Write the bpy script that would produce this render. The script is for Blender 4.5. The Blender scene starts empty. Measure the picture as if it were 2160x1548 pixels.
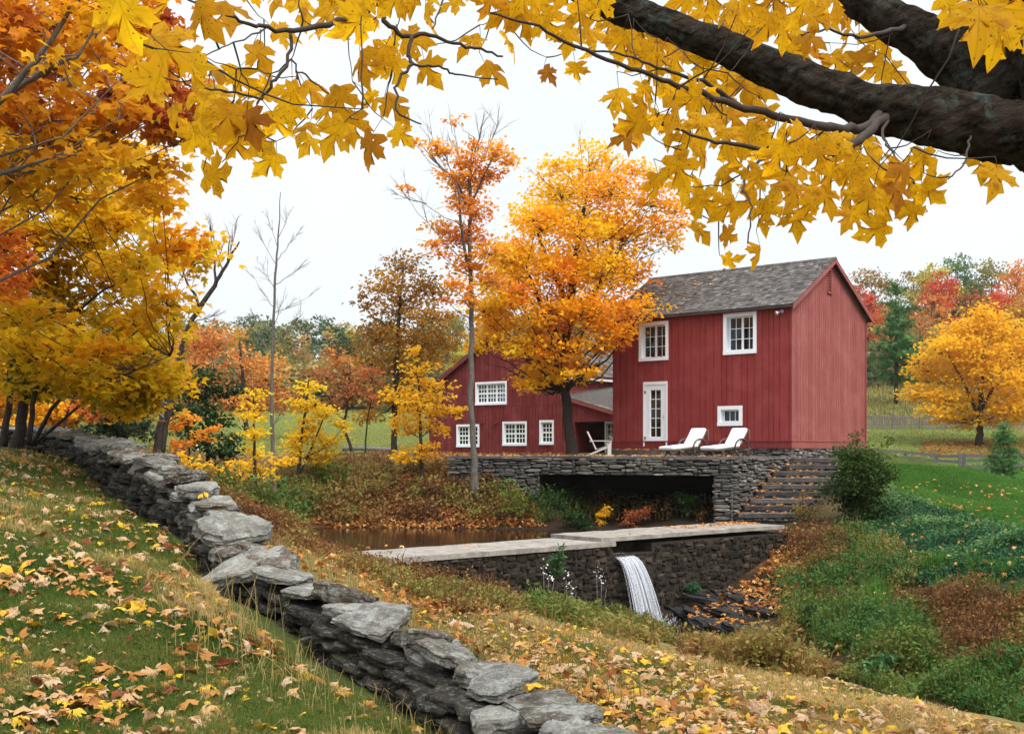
import bpy, math, random
import numpy as np
from mathutils import Matrix, Vector

# ------------------------------------------------------------------ camera, sky, sun, exposure
scene = bpy.context.scene
COL = scene.collection
F_PX, CX, HY = 2470.0, 1080.0, 946.0           # focal length (px of the 2160 wide photograph), centre, eye level

cam_d = bpy.data.cameras.new('camera')
cam = bpy.data.objects.new('camera', cam_d)
COL.objects.link(cam)
cam.rotation_euler = (math.radians(90), 0, 0)
cam_d.sensor_width = 36.0
cam_d.lens = F_PX / 2160 * 36
cam_d.shift_y = (HY - 774) / 2160
cam_d.clip_start, cam_d.clip_end = 0.1, 3000
scene.camera = cam

SUN_EL, SUN_AZ = math.radians(52), math.radians(143)     # azimuth clockwise from +Y (north): from the right, a little behind us
world = bpy.data.worlds.new('World')
scene.world = world
world.use_nodes = True
wn = world.node_tree
bg = wn.nodes['Background']
sky = wn.nodes.new('ShaderNodeTexSky')
sky.sky_type = 'NISHITA'
sky.sun_disc = False
sky.sun_elevation, sky.sun_rotation = SUN_EL, SUN_AZ
sky.air_density, sky.dust_density, sky.ozone_density = 1.0, 4.0, 1.0
hs = wn.nodes.new('ShaderNodeHueSaturation')              # overcast: most of the blue goes
hs.inputs['Saturation'].default_value = 0.12
hs.inputs['Value'].default_value = 1.0
mixw = wn.nodes.new('ShaderNodeMix'); mixw.data_type = 'RGBA'
mixw.inputs[0].default_value = 0.75                       # even cloud layer over the clear sky
mixw.inputs[7].default_value = (7.9, 8.45, 8.8, 1)
wn.links.new(sky.outputs[0], hs.inputs['Color'])
wn.links.new(hs.outputs[0], mixw.inputs[6])
# an overcast sky is brightest overhead (CIE overcast sky): nearly even near the horizon, 2.6 times as bright at the zenith
gen = wn.nodes.new('ShaderNodeTexCoord'); sepz = wn.nodes.new('ShaderNodeSeparateXYZ'); wn.links.new(gen.outputs['Generated'], sepz.inputs[0])
zen = wn.nodes.new('ShaderNodeMapRange'); zen.interpolation_type = 'SMOOTHSTEP'
zen.inputs[1].default_value, zen.inputs[2].default_value, zen.inputs[3].default_value, zen.inputs[4].default_value = 0.33, 0.95, 1.0, 2.9
wn.links.new(sepz.outputs[2], zen.inputs[0])
cl = wn.nodes.new('ShaderNodeTexNoise'); cl.inputs['Scale'].default_value = 2.2; cl.inputs['Detail'].default_value = 4
clr = wn.nodes.new('ShaderNodeMapRange'); clr.inputs[1].default_value, clr.inputs[2].default_value, clr.inputs[3].default_value, clr.inputs[4].default_value = 0.3, 0.7, 0.93, 1.05
wn.links.new(gen.outputs['Generated'], cl.inputs['Vector']); wn.links.new(cl.outputs['Fac'], clr.inputs[0])
mul = wn.nodes.new('ShaderNodeMath'); mul.operation = 'MULTIPLY'; wn.links.new(zen.outputs[0], mul.inputs[0]); wn.links.new(clr.outputs[0], mul.inputs[1])
sc = wn.nodes.new('ShaderNodeVectorMath'); sc.operation = 'SCALE'
wn.links.new(mixw.outputs[2], sc.inputs[0]); wn.links.new(mul.outputs[0], sc.inputs['Scale'])
wn.links.new(sc.outputs[0], bg.inputs['Color'])
bg.inputs['Strength'].default_value = 0.088

sun_d = bpy.data.lights.new('sun', 'SUN')
sun_d.energy, sun_d.angle, sun_d.color = 1.5, math.radians(24), (1.0, 0.95, 0.88)
sun = bpy.data.objects.new('sun', sun_d)
COL.objects.link(sun)
sdir = Vector((math.sin(SUN_AZ) * math.cos(SUN_EL), math.cos(SUN_AZ) * math.cos(SUN_EL), math.sin(SUN_EL)))
sun.rotation_euler = sdir.to_track_quat('Z', 'Y').to_euler()

scene.view_settings.view_transform = 'Standard'
scene.view_settings.look = 'None'
scene.view_settings.exposure = 0.72
scene.view_settings.gamma = 1.0
scene.cycles.max_bounces = 6
scene.cycles.diffuse_bounces = 3
scene.cycles.glossy_bounces = 3
scene.cycles.transmission_bounces = 4
scene.cycles.transparent_max_bounces = 10
scene.cycles.caustics_reflective = False
scene.cycles.caustics_refractive = False

# ------------------------------------------------------------------ helpers
rng = np.random.default_rng(7)
random.seed(7)

def P(px, py, d):
    """a point seen at a pixel of the photograph, d metres away"""
    return np.array([(px - CX) / F_PX * d, d, (HY - py) / F_PX * d])

def unit(v):
    v = np.asarray(v, float)
    return v / (np.linalg.norm(v, axis=-1, keepdims=True) + 1e-12)

def _hash(ix, iy, iz, seed):
    h = (ix.astype(np.int64) * 374761393 + iy.astype(np.int64) * 668265263 + iz.astype(np.int64) * 2147483647 + seed * 974711) & 0xFFFFFFFF
    h = ((h ^ (h >> 13)) * 1274126177) & 0xFFFFFFFF
    h = h ^ (h >> 16)
    return (h & 0xFFFF) / 65535.0 * 2 - 1

def vnoise(p, seed=0):
    p = np.asarray(p, float)
    i = np.floor(p); f = p - i; f = f * f * (3 - 2 * f); i = i.astype(np.int64)
    out = 0
    for dx in (0, 1):
        for dy in (0, 1):
            for dz in (0, 1):
                w = (f[..., 0] if dx else 1 - f[..., 0]) * (f[..., 1] if dy else 1 - f[..., 1]) * (f[..., 2] if dz else 1 - f[..., 2])
                out = out + w * _hash(i[..., 0] + dx, i[..., 1] + dy, i[..., 2] + dz, seed)
    return out

def fbm(p, seed=0, o=3):
    return sum(vnoise(np.asarray(p) * 2 ** k, seed + k) * 0.5 ** k for k in range(o))

class MB:
    """collects pieces of ONE mesh: vertices, tris, quads, a per-vertex value v and uv"""
    def __init__(s):
        s.v, s.t, s.q, s.a, s.uv, s.n = [], [], [], [], [], 0
    def add(s, v, t=None, q=None, a=0.5, uv=None):
        v = np.asarray(v, float).reshape(-1, 3)
        if len(v) == 0: return
        if t is not None and len(t): s.t.append(np.asarray(t, np.int64).reshape(-1, 3) + s.n)
        if q is not None and len(q): s.q.append(np.asarray(q, np.int64).reshape(-1, 4) + s.n)
        s.v.append(v)
        s.a.append(np.broadcast_to(np.asarray(a, float), (len(v),)))
        s.uv.append(np.zeros((len(v), 2)) if uv is None else np.asarray(uv, float))
        s.n += len(v)
    BOXQ = [[0, 3, 2, 1], [4, 5, 6, 7], [0, 1, 5, 4], [1, 2, 6, 5], [2, 3, 7, 6], [3, 0, 4, 7]]
    def hexa(s, c8, a=0.5):
        s.add(c8, q=MB.BOXQ, a=a)
    def box(s, x0, x1, y0, y1, z0, z1, a=0.5):
        s.hexa([[x0, y0, z0], [x1, y0, z0], [x1, y1, z0], [x0, y1, z0], [x0, y0, z1], [x1, y0, z1], [x1, y1, z1], [x0, y1, z1]], a)
    def tube(s, pts, rad, n=8, a=0.5, cap=True, squash=None):
        pts = np.asarray(pts, float); k = len(pts)
        rad = np.broadcast_to(np.asarray(rad, float), (k,))
        tan = unit(np.gradient(pts, axis=0))
        ref = np.array([0.0, 0, 1]) if abs(tan[0][2]) < 0.9 else np.array([1.0, 0, 0])
        nx = unit(np.cross(tan[0], ref)); rings = []
        ang = np.arange(n) / n * 2 * math.pi
        for i in range(k):
            nx = unit(nx - tan[i] * np.dot(nx, tan[i]))
            ny = np.cross(tan[i], nx)
            rings.append(pts[i] + rad[i] * (np.cos(ang)[:, None] * nx + np.sin(ang)[:, None] * ny))
        v = np.concatenate(rings)
        q = []
        for i in range(k - 1):
            b = i * n
            j = np.arange(n); j2 = (j + 1) % n
            q.append(np.stack([b + j, b + j2, b + n + j2, b + n + j], 1))
        q = np.concatenate(q); t = None
        if cap:
            v = np.concatenate([v, pts[:1], pts[-1:]])
            j = np.arange(n); j2 = (j + 1) % n
            t = np.concatenate([np.stack([np.full(n, k * n), j2, j], 1), np.stack([np.full(n, k * n + 1), (k - 1) * n + j, (k - 1) * n + j2], 1)])
        s.add(v, t=t, q=q, a=a)
    def mesh(s, name, mat, smooth=False):
        me = bpy.data.meshes.new(name)
        v = np.concatenate(s.v) if s.v else np.zeros((0, 3))
        t = np.concatenate(s.t) if s.t else np.zeros((0, 3), np.int64)
        q = np.concatenate(s.q) if s.q else np.zeros((0, 4), np.int64)
        me.vertices.add(len(v)); me.vertices.foreach_set('co', v.astype(np.float32).ravel())
        loops = np.concatenate([t.ravel(), q.ravel()])
        me.loops.add(len(loops)); me.loops.foreach_set('vertex_index', loops.astype(np.int32))
        me.polygons.add(len(t) + len(q))
        st = np.concatenate([np.arange(len(t)) * 3, len(t) * 3 + np.arange(len(q)) * 4])
        me.polygons.foreach_set('loop_start', st.astype(np.int32))
        me.polygons.foreach_set('use_smooth', np.full(len(t) + len(q), bool(smooth)))
        at = me.attributes.new('v', 'FLOAT', 'POINT')
        at.data.foreach_set('value', np.concatenate(s.a).astype(np.float32))
        uvl = me.uv_layers.new(name='uv')
        uvl.data.foreach_set('uv', np.concatenate(s.uv)[loops].astype(np.float32).ravel())
        me.update(calc_edges=True)
        if mat is not None: me.materials.append(mat)
        return me

def obj(name, mb, mat, parent=None, smooth=False):
    me = mb.mesh(name, mat, smooth) if isinstance(mb, MB) else mb
    o = bpy.data.objects.new(name, me)
    COL.objects.link(o)
    if parent is not None:
        o.parent = parent
        if parent.parent is None:
            o.matrix_parent_inverse = Matrix.Translation(-parent.location)
    return o

def tag(o, label, cat, group=None):
    o['label'] = label; o['category'] = cat
    if group: o['group'] = group
    return o

def thing(name, label, cat, loc, group=None):
    o = bpy.data.objects.new(name, None)
    o.empty_display_size = 0.3
    COL.objects.link(o)
    o.location = tuple(float(c) for c in loc)
    return tag(o, label, cat, group)

def structure(name, mb, mat, smooth=False, kind='structure'):
    o = obj(name, mb, mat, None, smooth)
    o['kind'] = kind
    return o

def stuff(name, mb, mat, label, cat, smooth=False):
    o = structure(name, mb, mat, smooth, 'stuff')
    return tag(o, label, cat)

def dup(root, loc, rotz=0, scale=1, label=None, mats=None):
    """a copy of a thing with copies of its parts and sub-parts"""
    r = root.copy(); COL.objects.link(r)
    r.location = tuple(float(c) for c in loc); r.rotation_euler = (0, 0, rotz); r.scale = (scale,) * 3 if np.isscalar(scale) else scale
    if label: r['label'] = label
    for ch in list(root.children):
        c = ch.copy(); COL.objects.link(c); c.parent = r
        key = ch.name.split('.')[0]
        if mats and key in mats:
            c.material_slots[0].link = 'OBJECT'; c.material_slots[0].material = mats[key]
        for g in list(ch.children):
            d = g.copy(); COL.objects.link(d); d.parent = c
    return r

class Fr:
    """a wall's frame: s along it, t outwards, z up"""
    def __init__(s, o, e):
        s.o = np.array([o[0], o[1], 0.0]); d = np.array([e[0] - o[0], e[1] - o[1], 0.0])
        s.L = float(np.linalg.norm(d)); s.u = d / s.L
        s.n = np.array([s.u[1], -s.u[0], 0.0])
    def pt(s, a, t, z):
        return s.o + s.u * a + s.n * t + np.array([0, 0, z])
    def box(s, mb, s0, s1, t0, t1, z0, z1, a=0.5):
        mb.hexa([s.pt(s0, t1, z0), s.pt(s1, t1, z0), s.pt(s1, t0, z0), s.pt(s0, t0, z0), s.pt(s0, t1, z1), s.pt(s1, t1, z1), s.pt(s1, t0, z1), s.pt(s0, t0, z1)], a)
    def spx(s, px):
        k = (px - CX) / F_PX
        return float((k * s.o[1] - s.o[0]) / (s.u[0] - k * s.u[1]))
    def zpx(s, a, py):
        return float((HY - py) / F_PX * (s.o[1] + s.u[1] * a))
    def rect(s, x0, y0, x1, y1):
        a, b = s.spx(x0), s.spx(x1)
        m = (a + b) / 2
        return a, b, s.zpx(m, y1), s.zpx(m, y0)

# ------------------------------------------------------------------ materials
def new_mat(name):
    m = bpy.data.materials.new(name); m.use_nodes = True
    nt = m.node_tree
    return m, nt, nt.nodes['Principled BSDF'], nt.nodes['Material Output']

def N(nt, kind, **kw):
    n = nt.nodes.new('ShaderNode' + kind)
    for k, v in kw.items():
        if k in n.inputs: n.inputs[k].default_value = v
        else: setattr(n, k, v)
    return n

def ramp(nt, fac, stops, interp='LINEAR'):
    r = nt.nodes.new('ShaderNodeValToRGB'); r.color_ramp.interpolation = interp
    el = r.color_ramp.elements
    el[0].position, el[0].color = stops[0][0], (*stops[0][1], 1)
    el[1].position, el[1].color = stops[-1][0], (*stops[-1][1], 1)
    for p, c in stops[1:-1]:
        e = el.new(p); e.color = (*c, 1)
    nt.links.new(fac, r.inputs['Fac'])
    return r.outputs['Color']

def mixc(nt, fac, a, b, mode='MIX'):
    m = nt.nodes.new('ShaderNodeMix'); m.data_type = 'RGBA'; m.blend_type = mode
    for sock, v in ((m.inputs[0], fac), (m.inputs[6], a), (m.inputs[7], b)):
        if hasattr(v, 'is_linked') or hasattr(v, 'links'): nt.links.new(v, sock)
        else: sock.default_value = v if np.isscalar(v) else (*v, 1)
    return m.outputs[2]

def noise(nt, scale, detail=4, rough=0.6, vec=None, mapping=None):
    n = N(nt, 'TexNoise', Scale=scale, Detail=detail, Roughness=rough)
    if vec is None:
        vec = nt.nodes.new('ShaderNodeTexCoord').outputs['Object']
    if mapping is not None:
        mp = nt.nodes.new('ShaderNodeMapping'); mp.inputs['Scale'].default_value = mapping
        nt.links.new(vec, mp.inputs['Vector']); vec = mp.outputs['Vector']
    nt.links.new(vec, n.inputs['Vector'])
    return n.outputs['Fac']

def attr(nt, name='v'):
    a = nt.nodes.new('ShaderNodeAttribute'); a.attribute_name = name
    return a

def bump(nt, h, strength, dist, bsdf):
    b = N(nt, 'Bump', Strength=strength, Distance=dist)
    nt.links.new(h, b.inputs['Height']); nt.links.new(b.outputs['Normal'], bsdf.inputs['Normal'])

def leaf_mat(name, stops, trans=0.45, rough=0.55, spots=False, interp='LINEAR', tint=1.15):
    m, nt, b, out = new_mat(name)
    c = ramp(nt, attr(nt).outputs['Fac'], stops, interp)
    alpha = None
    if spots:
        uv = nt.nodes.new('ShaderNodeUVMap').outputs[0]
        # five veins from the leaf base
        sep = nt.nodes.new('ShaderNodeSeparateXYZ'); nt.links.new(uv, sep.inputs[0])
        absx = N(nt, 'Math', operation='ABSOLUTE'); nt.links.new(sep.outputs[0], absx.inputs[0])
        acc = absx.outputs[0]
        for ang in (0.66, 1.35):
            m1 = N(nt, 'Math', operation='MULTIPLY'); nt.links.new(absx.outputs[0], m1.inputs[0]); m1.inputs[1].default_value = math.cos(ang)
            m2 = N(nt, 'Math', operation='MULTIPLY_ADD'); nt.links.new(sep.outputs[1], m2.inputs[0]); m2.inputs[1].default_value = -math.sin(ang); nt.links.new(m1.outputs[0], m2.inputs[2])
            ab = N(nt, 'Math', operation='ABSOLUTE'); nt.links.new(m2.outputs[0], ab.inputs[0])
            mn = N(nt, 'Math', operation='MINIMUM'); nt.links.new(ab.outputs[0], mn.inputs[0]); nt.links.new(acc, mn.inputs[1]); acc = mn.outputs[0]
        v = nt.nodes.new('ShaderNodeMapRange'); nt.links.new(acc, v.inputs[0])
        v.inputs[1].default_value, v.inputs[2].default_value, v.inputs[3].default_value, v.inputs[4].default_value = 0.0, 0.022, 0.5, 0.0
        c = mixc(nt, v.outputs[0], c, (0.30, 0.16, 0.015))
        pos = nt.nodes.new('ShaderNodeTexCoord').outputs['Object']
        blot = noise(nt, 22, 3, 0.6, pos)
        r1 = nt.nodes.new('ShaderNodeMapRange'); nt.links.new(blot, r1.inputs[0])
        r1.inputs[1].default_value, r1.inputs[2].default_value, r1.inputs[3].default_value, r1.inputs[4].default_value = 0.52, 0.72, 0, 0.85
        c = mixc(nt, r1.outputs[0], c, (0.36, 0.135, 0.012) if spots == 'holes' else (0.33, 0.15, 0.05))
        sp = N(nt, 'TexVoronoi', Scale=58.0, Randomness=1.0); nt.links.new(pos, sp.inputs['Vector'])
        r2 = nt.nodes.new('ShaderNodeMapRange'); nt.links.new(sp.outputs['Distance'], r2.inputs[0])
        r2.inputs[1].default_value, r2.inputs[2].default_value, r2.inputs[3].default_value, r2.inputs[4].default_value = 0.13, 0.2, 0.8, 0
        c = mixc(nt, r2.outputs[0], c, (0.14, 0.045, 0.012))
    if spots == 'holes':
        ho = N(nt, 'TexVoronoi', Scale=21.0, Randomness=1.0); nt.links.new(pos, ho.inputs['Vector'])
        r3 = N(nt, 'Math', operation='GREATER_THAN'); nt.links.new(ho.outputs['Distance'], r3.inputs[0]); r3.inputs[1].default_value = 0.085
        alpha = r3.outputs[0]
    nt.links.new(c, b.inputs['Base Color'])
    b.inputs['Roughness'].default_value = rough
    b.inputs['Specular IOR Level'].default_value = 0.06
    tr = nt.nodes.new('ShaderNodeBsdfTranslucent')
    tc = mixc(nt, 1.0, c, (tint, tint * 0.97, tint * 0.8), 'MULTIPLY')
    nt.links.new(tc, tr.inputs['Color'])
    mx = nt.nodes.new('ShaderNodeMixShader'); mx.inputs[0].default_value = trans
    nt.links.new(b.outputs[0], mx.inputs[1]); nt.links.new(tr.outputs[0], mx.inputs[2])
    last = mx.outputs[0]
    if alpha is not None:
        tp = nt.nodes.new('ShaderNodeBsdfTransparent')
        m3 = nt.nodes.new('ShaderNodeMixShader'); nt.links.new(alpha, m3.inputs[0])
        nt.links.new(tp.outputs[0], m3.inputs[1]); nt.links.new(last, m3.inputs[2]); last = m3.outputs[0]
    nt.links.new(last, out.inputs['Surface'])
    return m

def wood_paint(name, c0, c1, rough=0.75):
    m, nt, b, out = new_mat(name)
    v = attr(nt).outputs['Fac']
    c = mixc(nt, v, c0, c1)
    g = noise(nt, 1.0, 5, 0.65, mapping=(22, 22, 1.1))
    c = mixc(nt, ramp(nt, g, [(0.35, (0, 0, 0)), (0.75, (1, 1, 1))]), c, tuple(x * 0.85 for x in c0))
    w = noise(nt, 1.6, 4, 0.6)
    c = mixc(nt, ramp(nt, w, [(0.45, (0, 0, 0)), (0.8, (0.4, 0.4, 0.4))]), c, tuple(min(1, x * 1.25 + 0.035) for x in c1))
    nt.links.new(c, b.inputs['Base Color']); b.inputs['Roughness'].default_value = rough; b.inputs['Specular IOR Level'].default_value = 0.12
    bump(nt, g, 0.25, 0.01, b)
    return m

def plain(name, col, rough=0.6, var=0.12, scale=6, metal=0.0, spec=0.18, bstr=0.1):
    m, nt, b, out = new_mat(name)
    n = noise(nt, scale, 4, 0.6)
    c = mixc(nt, n, tuple(x * (1 - var) for x in col), tuple(min(1, x * (1 + var)) for x in col))
    nt.links.new(c, b.inputs['Base Color'])
    b.inputs['Roughness'].default_value = rough; b.inputs['Metallic'].default_value = metal
    b.inputs['Specular IOR Level'].default_value = spec
    if bstr: bump(nt, n, bstr, 0.01, b)
    return m

def stone_mat(name, stops, lichen=(0.42, 0.43, 0.40), lich_amt=0.5, scale=1.0, strata=True, moss=None, bstr=0.6, patch=False):
    m, nt, b, out = new_mat(name)
    c = ramp(nt, attr(nt).outputs['Fac'], stops)
    big = noise(nt, 3 * scale, 6, 0.65)
    c = mixc(nt, ramp(nt, big, [(0.3, (0, 0, 0)), (0.7, (1, 1, 1))]), mixc(nt, 1.0, c, (0.55, 0.55, 0.57), 'MULTIPLY'), mixc(nt, 1.0, c, (1.3, 1.3, 1.28), 'MULTIPLY'))
    li = noise(nt, 14 * scale, 5, 0.7)
    c = mixc(nt, ramp(nt, li, [(0.52, (0, 0, 0)), (0.68, (lich_amt,) * 3)]), c, lichen)
    if patch:
        pt_ = noise(nt, 2.6 * scale, 7, 0.75)
        c = mixc(nt, ramp(nt, pt_, [(0.50, (0, 0, 0)), (0.60, (0.65,) * 3)]), c, lichen)
        pd_ = noise(nt, 3.7 * scale, 6, 0.7, mapping=(1, 1.3, 0.6))
        c = mixc(nt, ramp(nt, pd_, [(0.36, (0.7,) * 3), (0.46, (0, 0, 0))]), c, (0.07, 0.058, 0.045))
    dk = noise(nt, 30 * scale, 4, 0.7)
    c = mixc(nt, ramp(nt, dk, [(0.3, (0.75,) * 3), (0.48, (0, 0, 0))]), c, tuple(x * 0.3 for x in stops[0][1]))
    if moss is not None:
        mo = noise(nt, 1.7 * scale, 4, 0.6)
        c = mixc(nt, ramp(nt, mo, [(0.6, (0, 0, 0)), (0.7, (0.8,) * 3)]), c, moss)
    nt.links.new(c, b.inputs['Base Color']); b.inputs['Roughness'].default_value = 0.85
    b.inputs['Specular IOR Level'].default_value = 0.1
    h = noise(nt, 9 * scale, 7, 0.7, mapping=(1, 1, 4.5) if strata else None)
    bump(nt, h, bstr, 0.06 / scale, b)
    return m

M = {}
M['red'] = wood_paint('red_siding_paint', (0.232, 0.033, 0.030), (0.292, 0.050, 0.045))
M['red_side'] = wood_paint('lit_side_red_paint', (0.245, 0.062, 0.056), (0.325, 0.100, 0.090))  # paler than the front red: the side wall's stronger light is painted in
M['red_trim'] = wood_paint('red_trim_paint', (0.19, 0.030, 0.028), (0.24, 0.042, 0.040))
M['barn_red'] = wood_paint('barn_siding_paint', (0.150, 0.022, 0.022), (0.24, 0.045, 0.044))
M['white'] = plain('white_window_paint', (0.86, 0.88, 0.91), 0.45, 0.04, 9, bstr=0.05)
M['sage'] = plain('grey_green_door_paint', (0.22, 0.25, 0.20), 0.5, 0.1)
M['dark_in'] = plain('dark_interior', (0.035, 0.03, 0.028), 0.9, 0.2)
M['shingle'] = stone_mat('weathered_wood_shingle', [(0, (0.052, 0.042, 0.037)), (0.5, (0.105, 0.092, 0.085)), (1, (0.20, 0.185, 0.175))], (0.3, 0.29, 0.27), 0.3, 3.0, False, None, 0.3)
M['wall_stone'] = stone_mat('terrace_wall_stone', [(0, (0.050, 0.047, 0.044)), (0.45, (0.115, 0.105, 0.095)), (0.8, (0.22, 0.19, 0.16)), (1, (0.38, 0.33, 0.28))], (0.4, 0.37, 0.33), 0.35, 2.5, True, None, 0.5)
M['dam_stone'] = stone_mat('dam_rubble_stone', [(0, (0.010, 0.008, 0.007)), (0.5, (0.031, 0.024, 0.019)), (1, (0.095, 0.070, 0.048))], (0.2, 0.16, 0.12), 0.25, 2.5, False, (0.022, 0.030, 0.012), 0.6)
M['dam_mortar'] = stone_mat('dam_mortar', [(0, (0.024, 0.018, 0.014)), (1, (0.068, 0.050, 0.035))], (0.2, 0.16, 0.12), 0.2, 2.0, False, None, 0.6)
M['slab'] = stone_mat('weathered_concrete_slab', [(0, (0.25, 0.22, 0.19)), (1, (0.33, 0.295, 0.26))], (0.45, 0.41, 0.37), 0.35, 1.3, False, None, 0.15)
M['step'] = stone_mat('bluestone_step', [(0, (0.06, 0.055, 0.055)), (1, (0.17, 0.15, 0.145))], (0.28, 0.26, 0.24), 0.3, 2.0, True, None, 0.4)
M['field'] = stone_mat('lichened_fieldstone', [(0, (0.125, 0.080, 0.048)), (0.28, (0.100, 0.082, 0.062)), (0.6, (0.150, 0.138, 0.116)), (1, (0.26, 0.247, 0.222))], (0.36, 0.37, 0.34), 0.6, 2.2, True, None, 0.9, True)
M['field_dark'] = stone_mat('shaded_fieldstone', [(0, (0.022, 0.018, 0.014)), (0.6, (0.058, 0.050, 0.040)), (1, (0.125, 0.112, 0.092))], (0.30, 0.31, 0.28), 0.4, 1.8, True, (0.05, 0.06, 0.02), 0.9)  # wall faces: the shade below the caps is put into this darker tone
M['earth'] = plain('dark_earth', (0.03, 0.022, 0.016), 0.95, 0.3)
M['cushion'] = plain('white_canvas_cushion', (0.80, 0.79, 0.78), 0.9, 0.03, 20)
M['bentwood'] = plain('bent_wood_frame', (0.085, 0.055, 0.040), 0.5, 0.3, 20)
M['chair_wood'] = plain('pale_weathered_chair_wood', (0.56, 0.51, 0.47), 0.7, 0.08, 20)
M['fence_wood'] = plain('grey_weathered_fence_wood', (0.13, 0.11, 0.11), 0.85, 0.3, 5)
M['picket_wood'] = plain('dark_picket_wood', (0.15, 0.13, 0.125), 0.9, 0.3, 3)
M['metal'] = plain('lamp_metal', (0.55, 0.55, 0.57), 0.35, 0.1, 20, 0.6)
M['brass'] = plain('brass', (0.45, 0.33, 0.09), 0.4, 0.1, 20, 0.7)

m, nt, b, out = new_mat('window_glass')                   # thin glass: reflects at grazing angles, else lets the room show
gl = N(nt, 'BsdfGlossy', Roughness=0.03); gl.inputs['Color'].default_value = (0.9, 0.92, 0.95, 1)
tp = nt.nodes.new('ShaderNodeBsdfTransparent'); tp.inputs['Color'].default_value = (0.5, 0.52, 0.53, 1)
fr = N(nt, 'Fresnel', IOR=1.5); ad = N(nt, 'Math', operation='ADD'); ad.inputs[1].default_value = 0.0
nt.links.new(fr.outputs[0], ad.inputs[0])
mx = nt.nodes.new('ShaderNodeMixShader'); nt.links.new(ad.outputs[0], mx.inputs[0]); nt.links.new(tp.outputs[0], mx.inputs[1]); nt.links.new(gl.outputs[0], mx.inputs[2])
nt.links.new(mx.outputs[0], out.inputs['Surface']); M['glass'] = m

m, nt, b, out = new_mat('dark_pond_water')
b.inputs['Base Color'].default_value = (0.012, 0.009, 0.006, 1); b.inputs['Roughness'].default_value = 0.06
b.inputs['IOR'].default_value = 1.33; b.inputs['Specular IOR Level'].default_value = 0.5
bump(nt, noise(nt, 2.2, 3, 0.5, mapping=(1, 2.2, 1)), 0.12, 0.05, b); M['water'] = m

m, nt, b, out = new_mat('falling_water')
b.inputs['Base Color'].default_value = (0.82, 0.84, 0.90, 1); b.inputs['Roughness'].default_value = 0.25
tp = nt.nodes.new('ShaderNodeBsdfTransparent')
uvn = nt.nodes.new('ShaderNodeUVMap').outputs[0]
st = noise(nt, 1.0, 3, 0.6, uvn, mapping=(24, 0.8, 1))
mx = nt.nodes.new('ShaderNodeMixShader')
nt.links.new(ramp(nt, st, [(0.36, (0.08,) * 3), (0.70, (0.50,) * 3)]), mx.inputs[0])
nt.links.new(tp.outputs[0], mx.inputs[1]); nt.links.new(b.outputs[0], mx.inputs[2]); nt.links.new(mx.outputs[0], out.inputs['Surface']); M['fall'] = m

def bark_mat(name, c0, c1, lich=None, scale=1.0, bstr=0.6):
    m, nt, b, out = new_mat(name)
    g = noise(nt, 9 * scale, 6, 0.7, mapping=(1, 1, 0.35))
    c = mixc(nt, ramp(nt, g, [(0.35, (0, 0, 0)), (0.7, (1, 1, 1))]), c0, c1)
    if lich is not None:
        l = noise(nt, 3.1 * scale, 5, 0.7)
        c = mixc(nt, ramp(nt, l, [(0.56, (0, 0, 0)), (0.68, (0.8,) * 3)]), c, lich)
    nt.links.new(c, b.inputs['Base Color']); b.inputs['Roughness'].default_value = 0.9; b.inputs['Specular IOR Level'].default_value = 0.06
    bump(nt, g, bstr, 0.04 / scale, b)
    return m
M['bark'] = bark_mat('grey_brown_bark', (0.024, 0.019, 0.016), (0.075, 0.060, 0.050), None, 3)
M['bark_pale'] = bark_mat('pale_grey_bark', (0.070, 0.060, 0.053), (0.18, 0.158, 0.140), (0.14, 0.15, 0.085), 3)
M['twig'] = plain('twig_bark', (0.042, 0.029, 0.022), 0.8, 0.3, 30)
M['twig_grey'] = plain('grey_twig_bark', (0.20, 0.165, 0.16), 0.8, 0.3, 30)

m, nt, b, out = new_mat('rugged_maple_bark')
tc = nt.nodes.new('ShaderNodeTexCoord').outputs['Object']
mp = nt.nodes.new('ShaderNodeMapping'); mp.inputs['Rotation'].default_value = (0, math.radians(22), 0); nt.links.new(tc, mp.inputs['Vector'])
vo = N(nt, 'TexNoise', Scale=1.0, Detail=7.0, Roughness=0.72)
mp2 = nt.nodes.new('ShaderNodeMapping'); mp2.inputs['Scale'].default_value = (7, 20, 26); nt.links.new(mp.outputs[0], mp2.inputs['Vector']); nt.links.new(mp2.outputs[0], vo.inputs['Vector'])
c = ramp(nt, vo.outputs['Fac'], [(0.35, (0.007, 0.005, 0.004)), (0.5, (0.034, 0.025, 0.018)), (0.75, (0.085, 0.064, 0.046))])
l = noise(nt, 5.0, 6, 0.75)
c = mixc(nt, ramp(nt, l, [(0.53, (0, 0, 0)), (0.64, (0.8,) * 3)]), c, (0.075, 0.105, 0.085))
l2 = noise(nt, 11.0, 4, 0.75)
c = mixc(nt, ramp(nt, l2, [(0.62, (0, 0, 0)), (0.7, (0.7,) * 3)]), c, (0.08, 0.05, 0.03))
nt.links.new(c, b.inputs['Base Color']); b.inputs['Roughness'].default_value = 0.95; b.inputs['Specular IOR Level'].default_value = 0.05
bump(nt, vo.outputs['Fac'], 1.0, 0.06, b); M['bark_big'] = m

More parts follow.
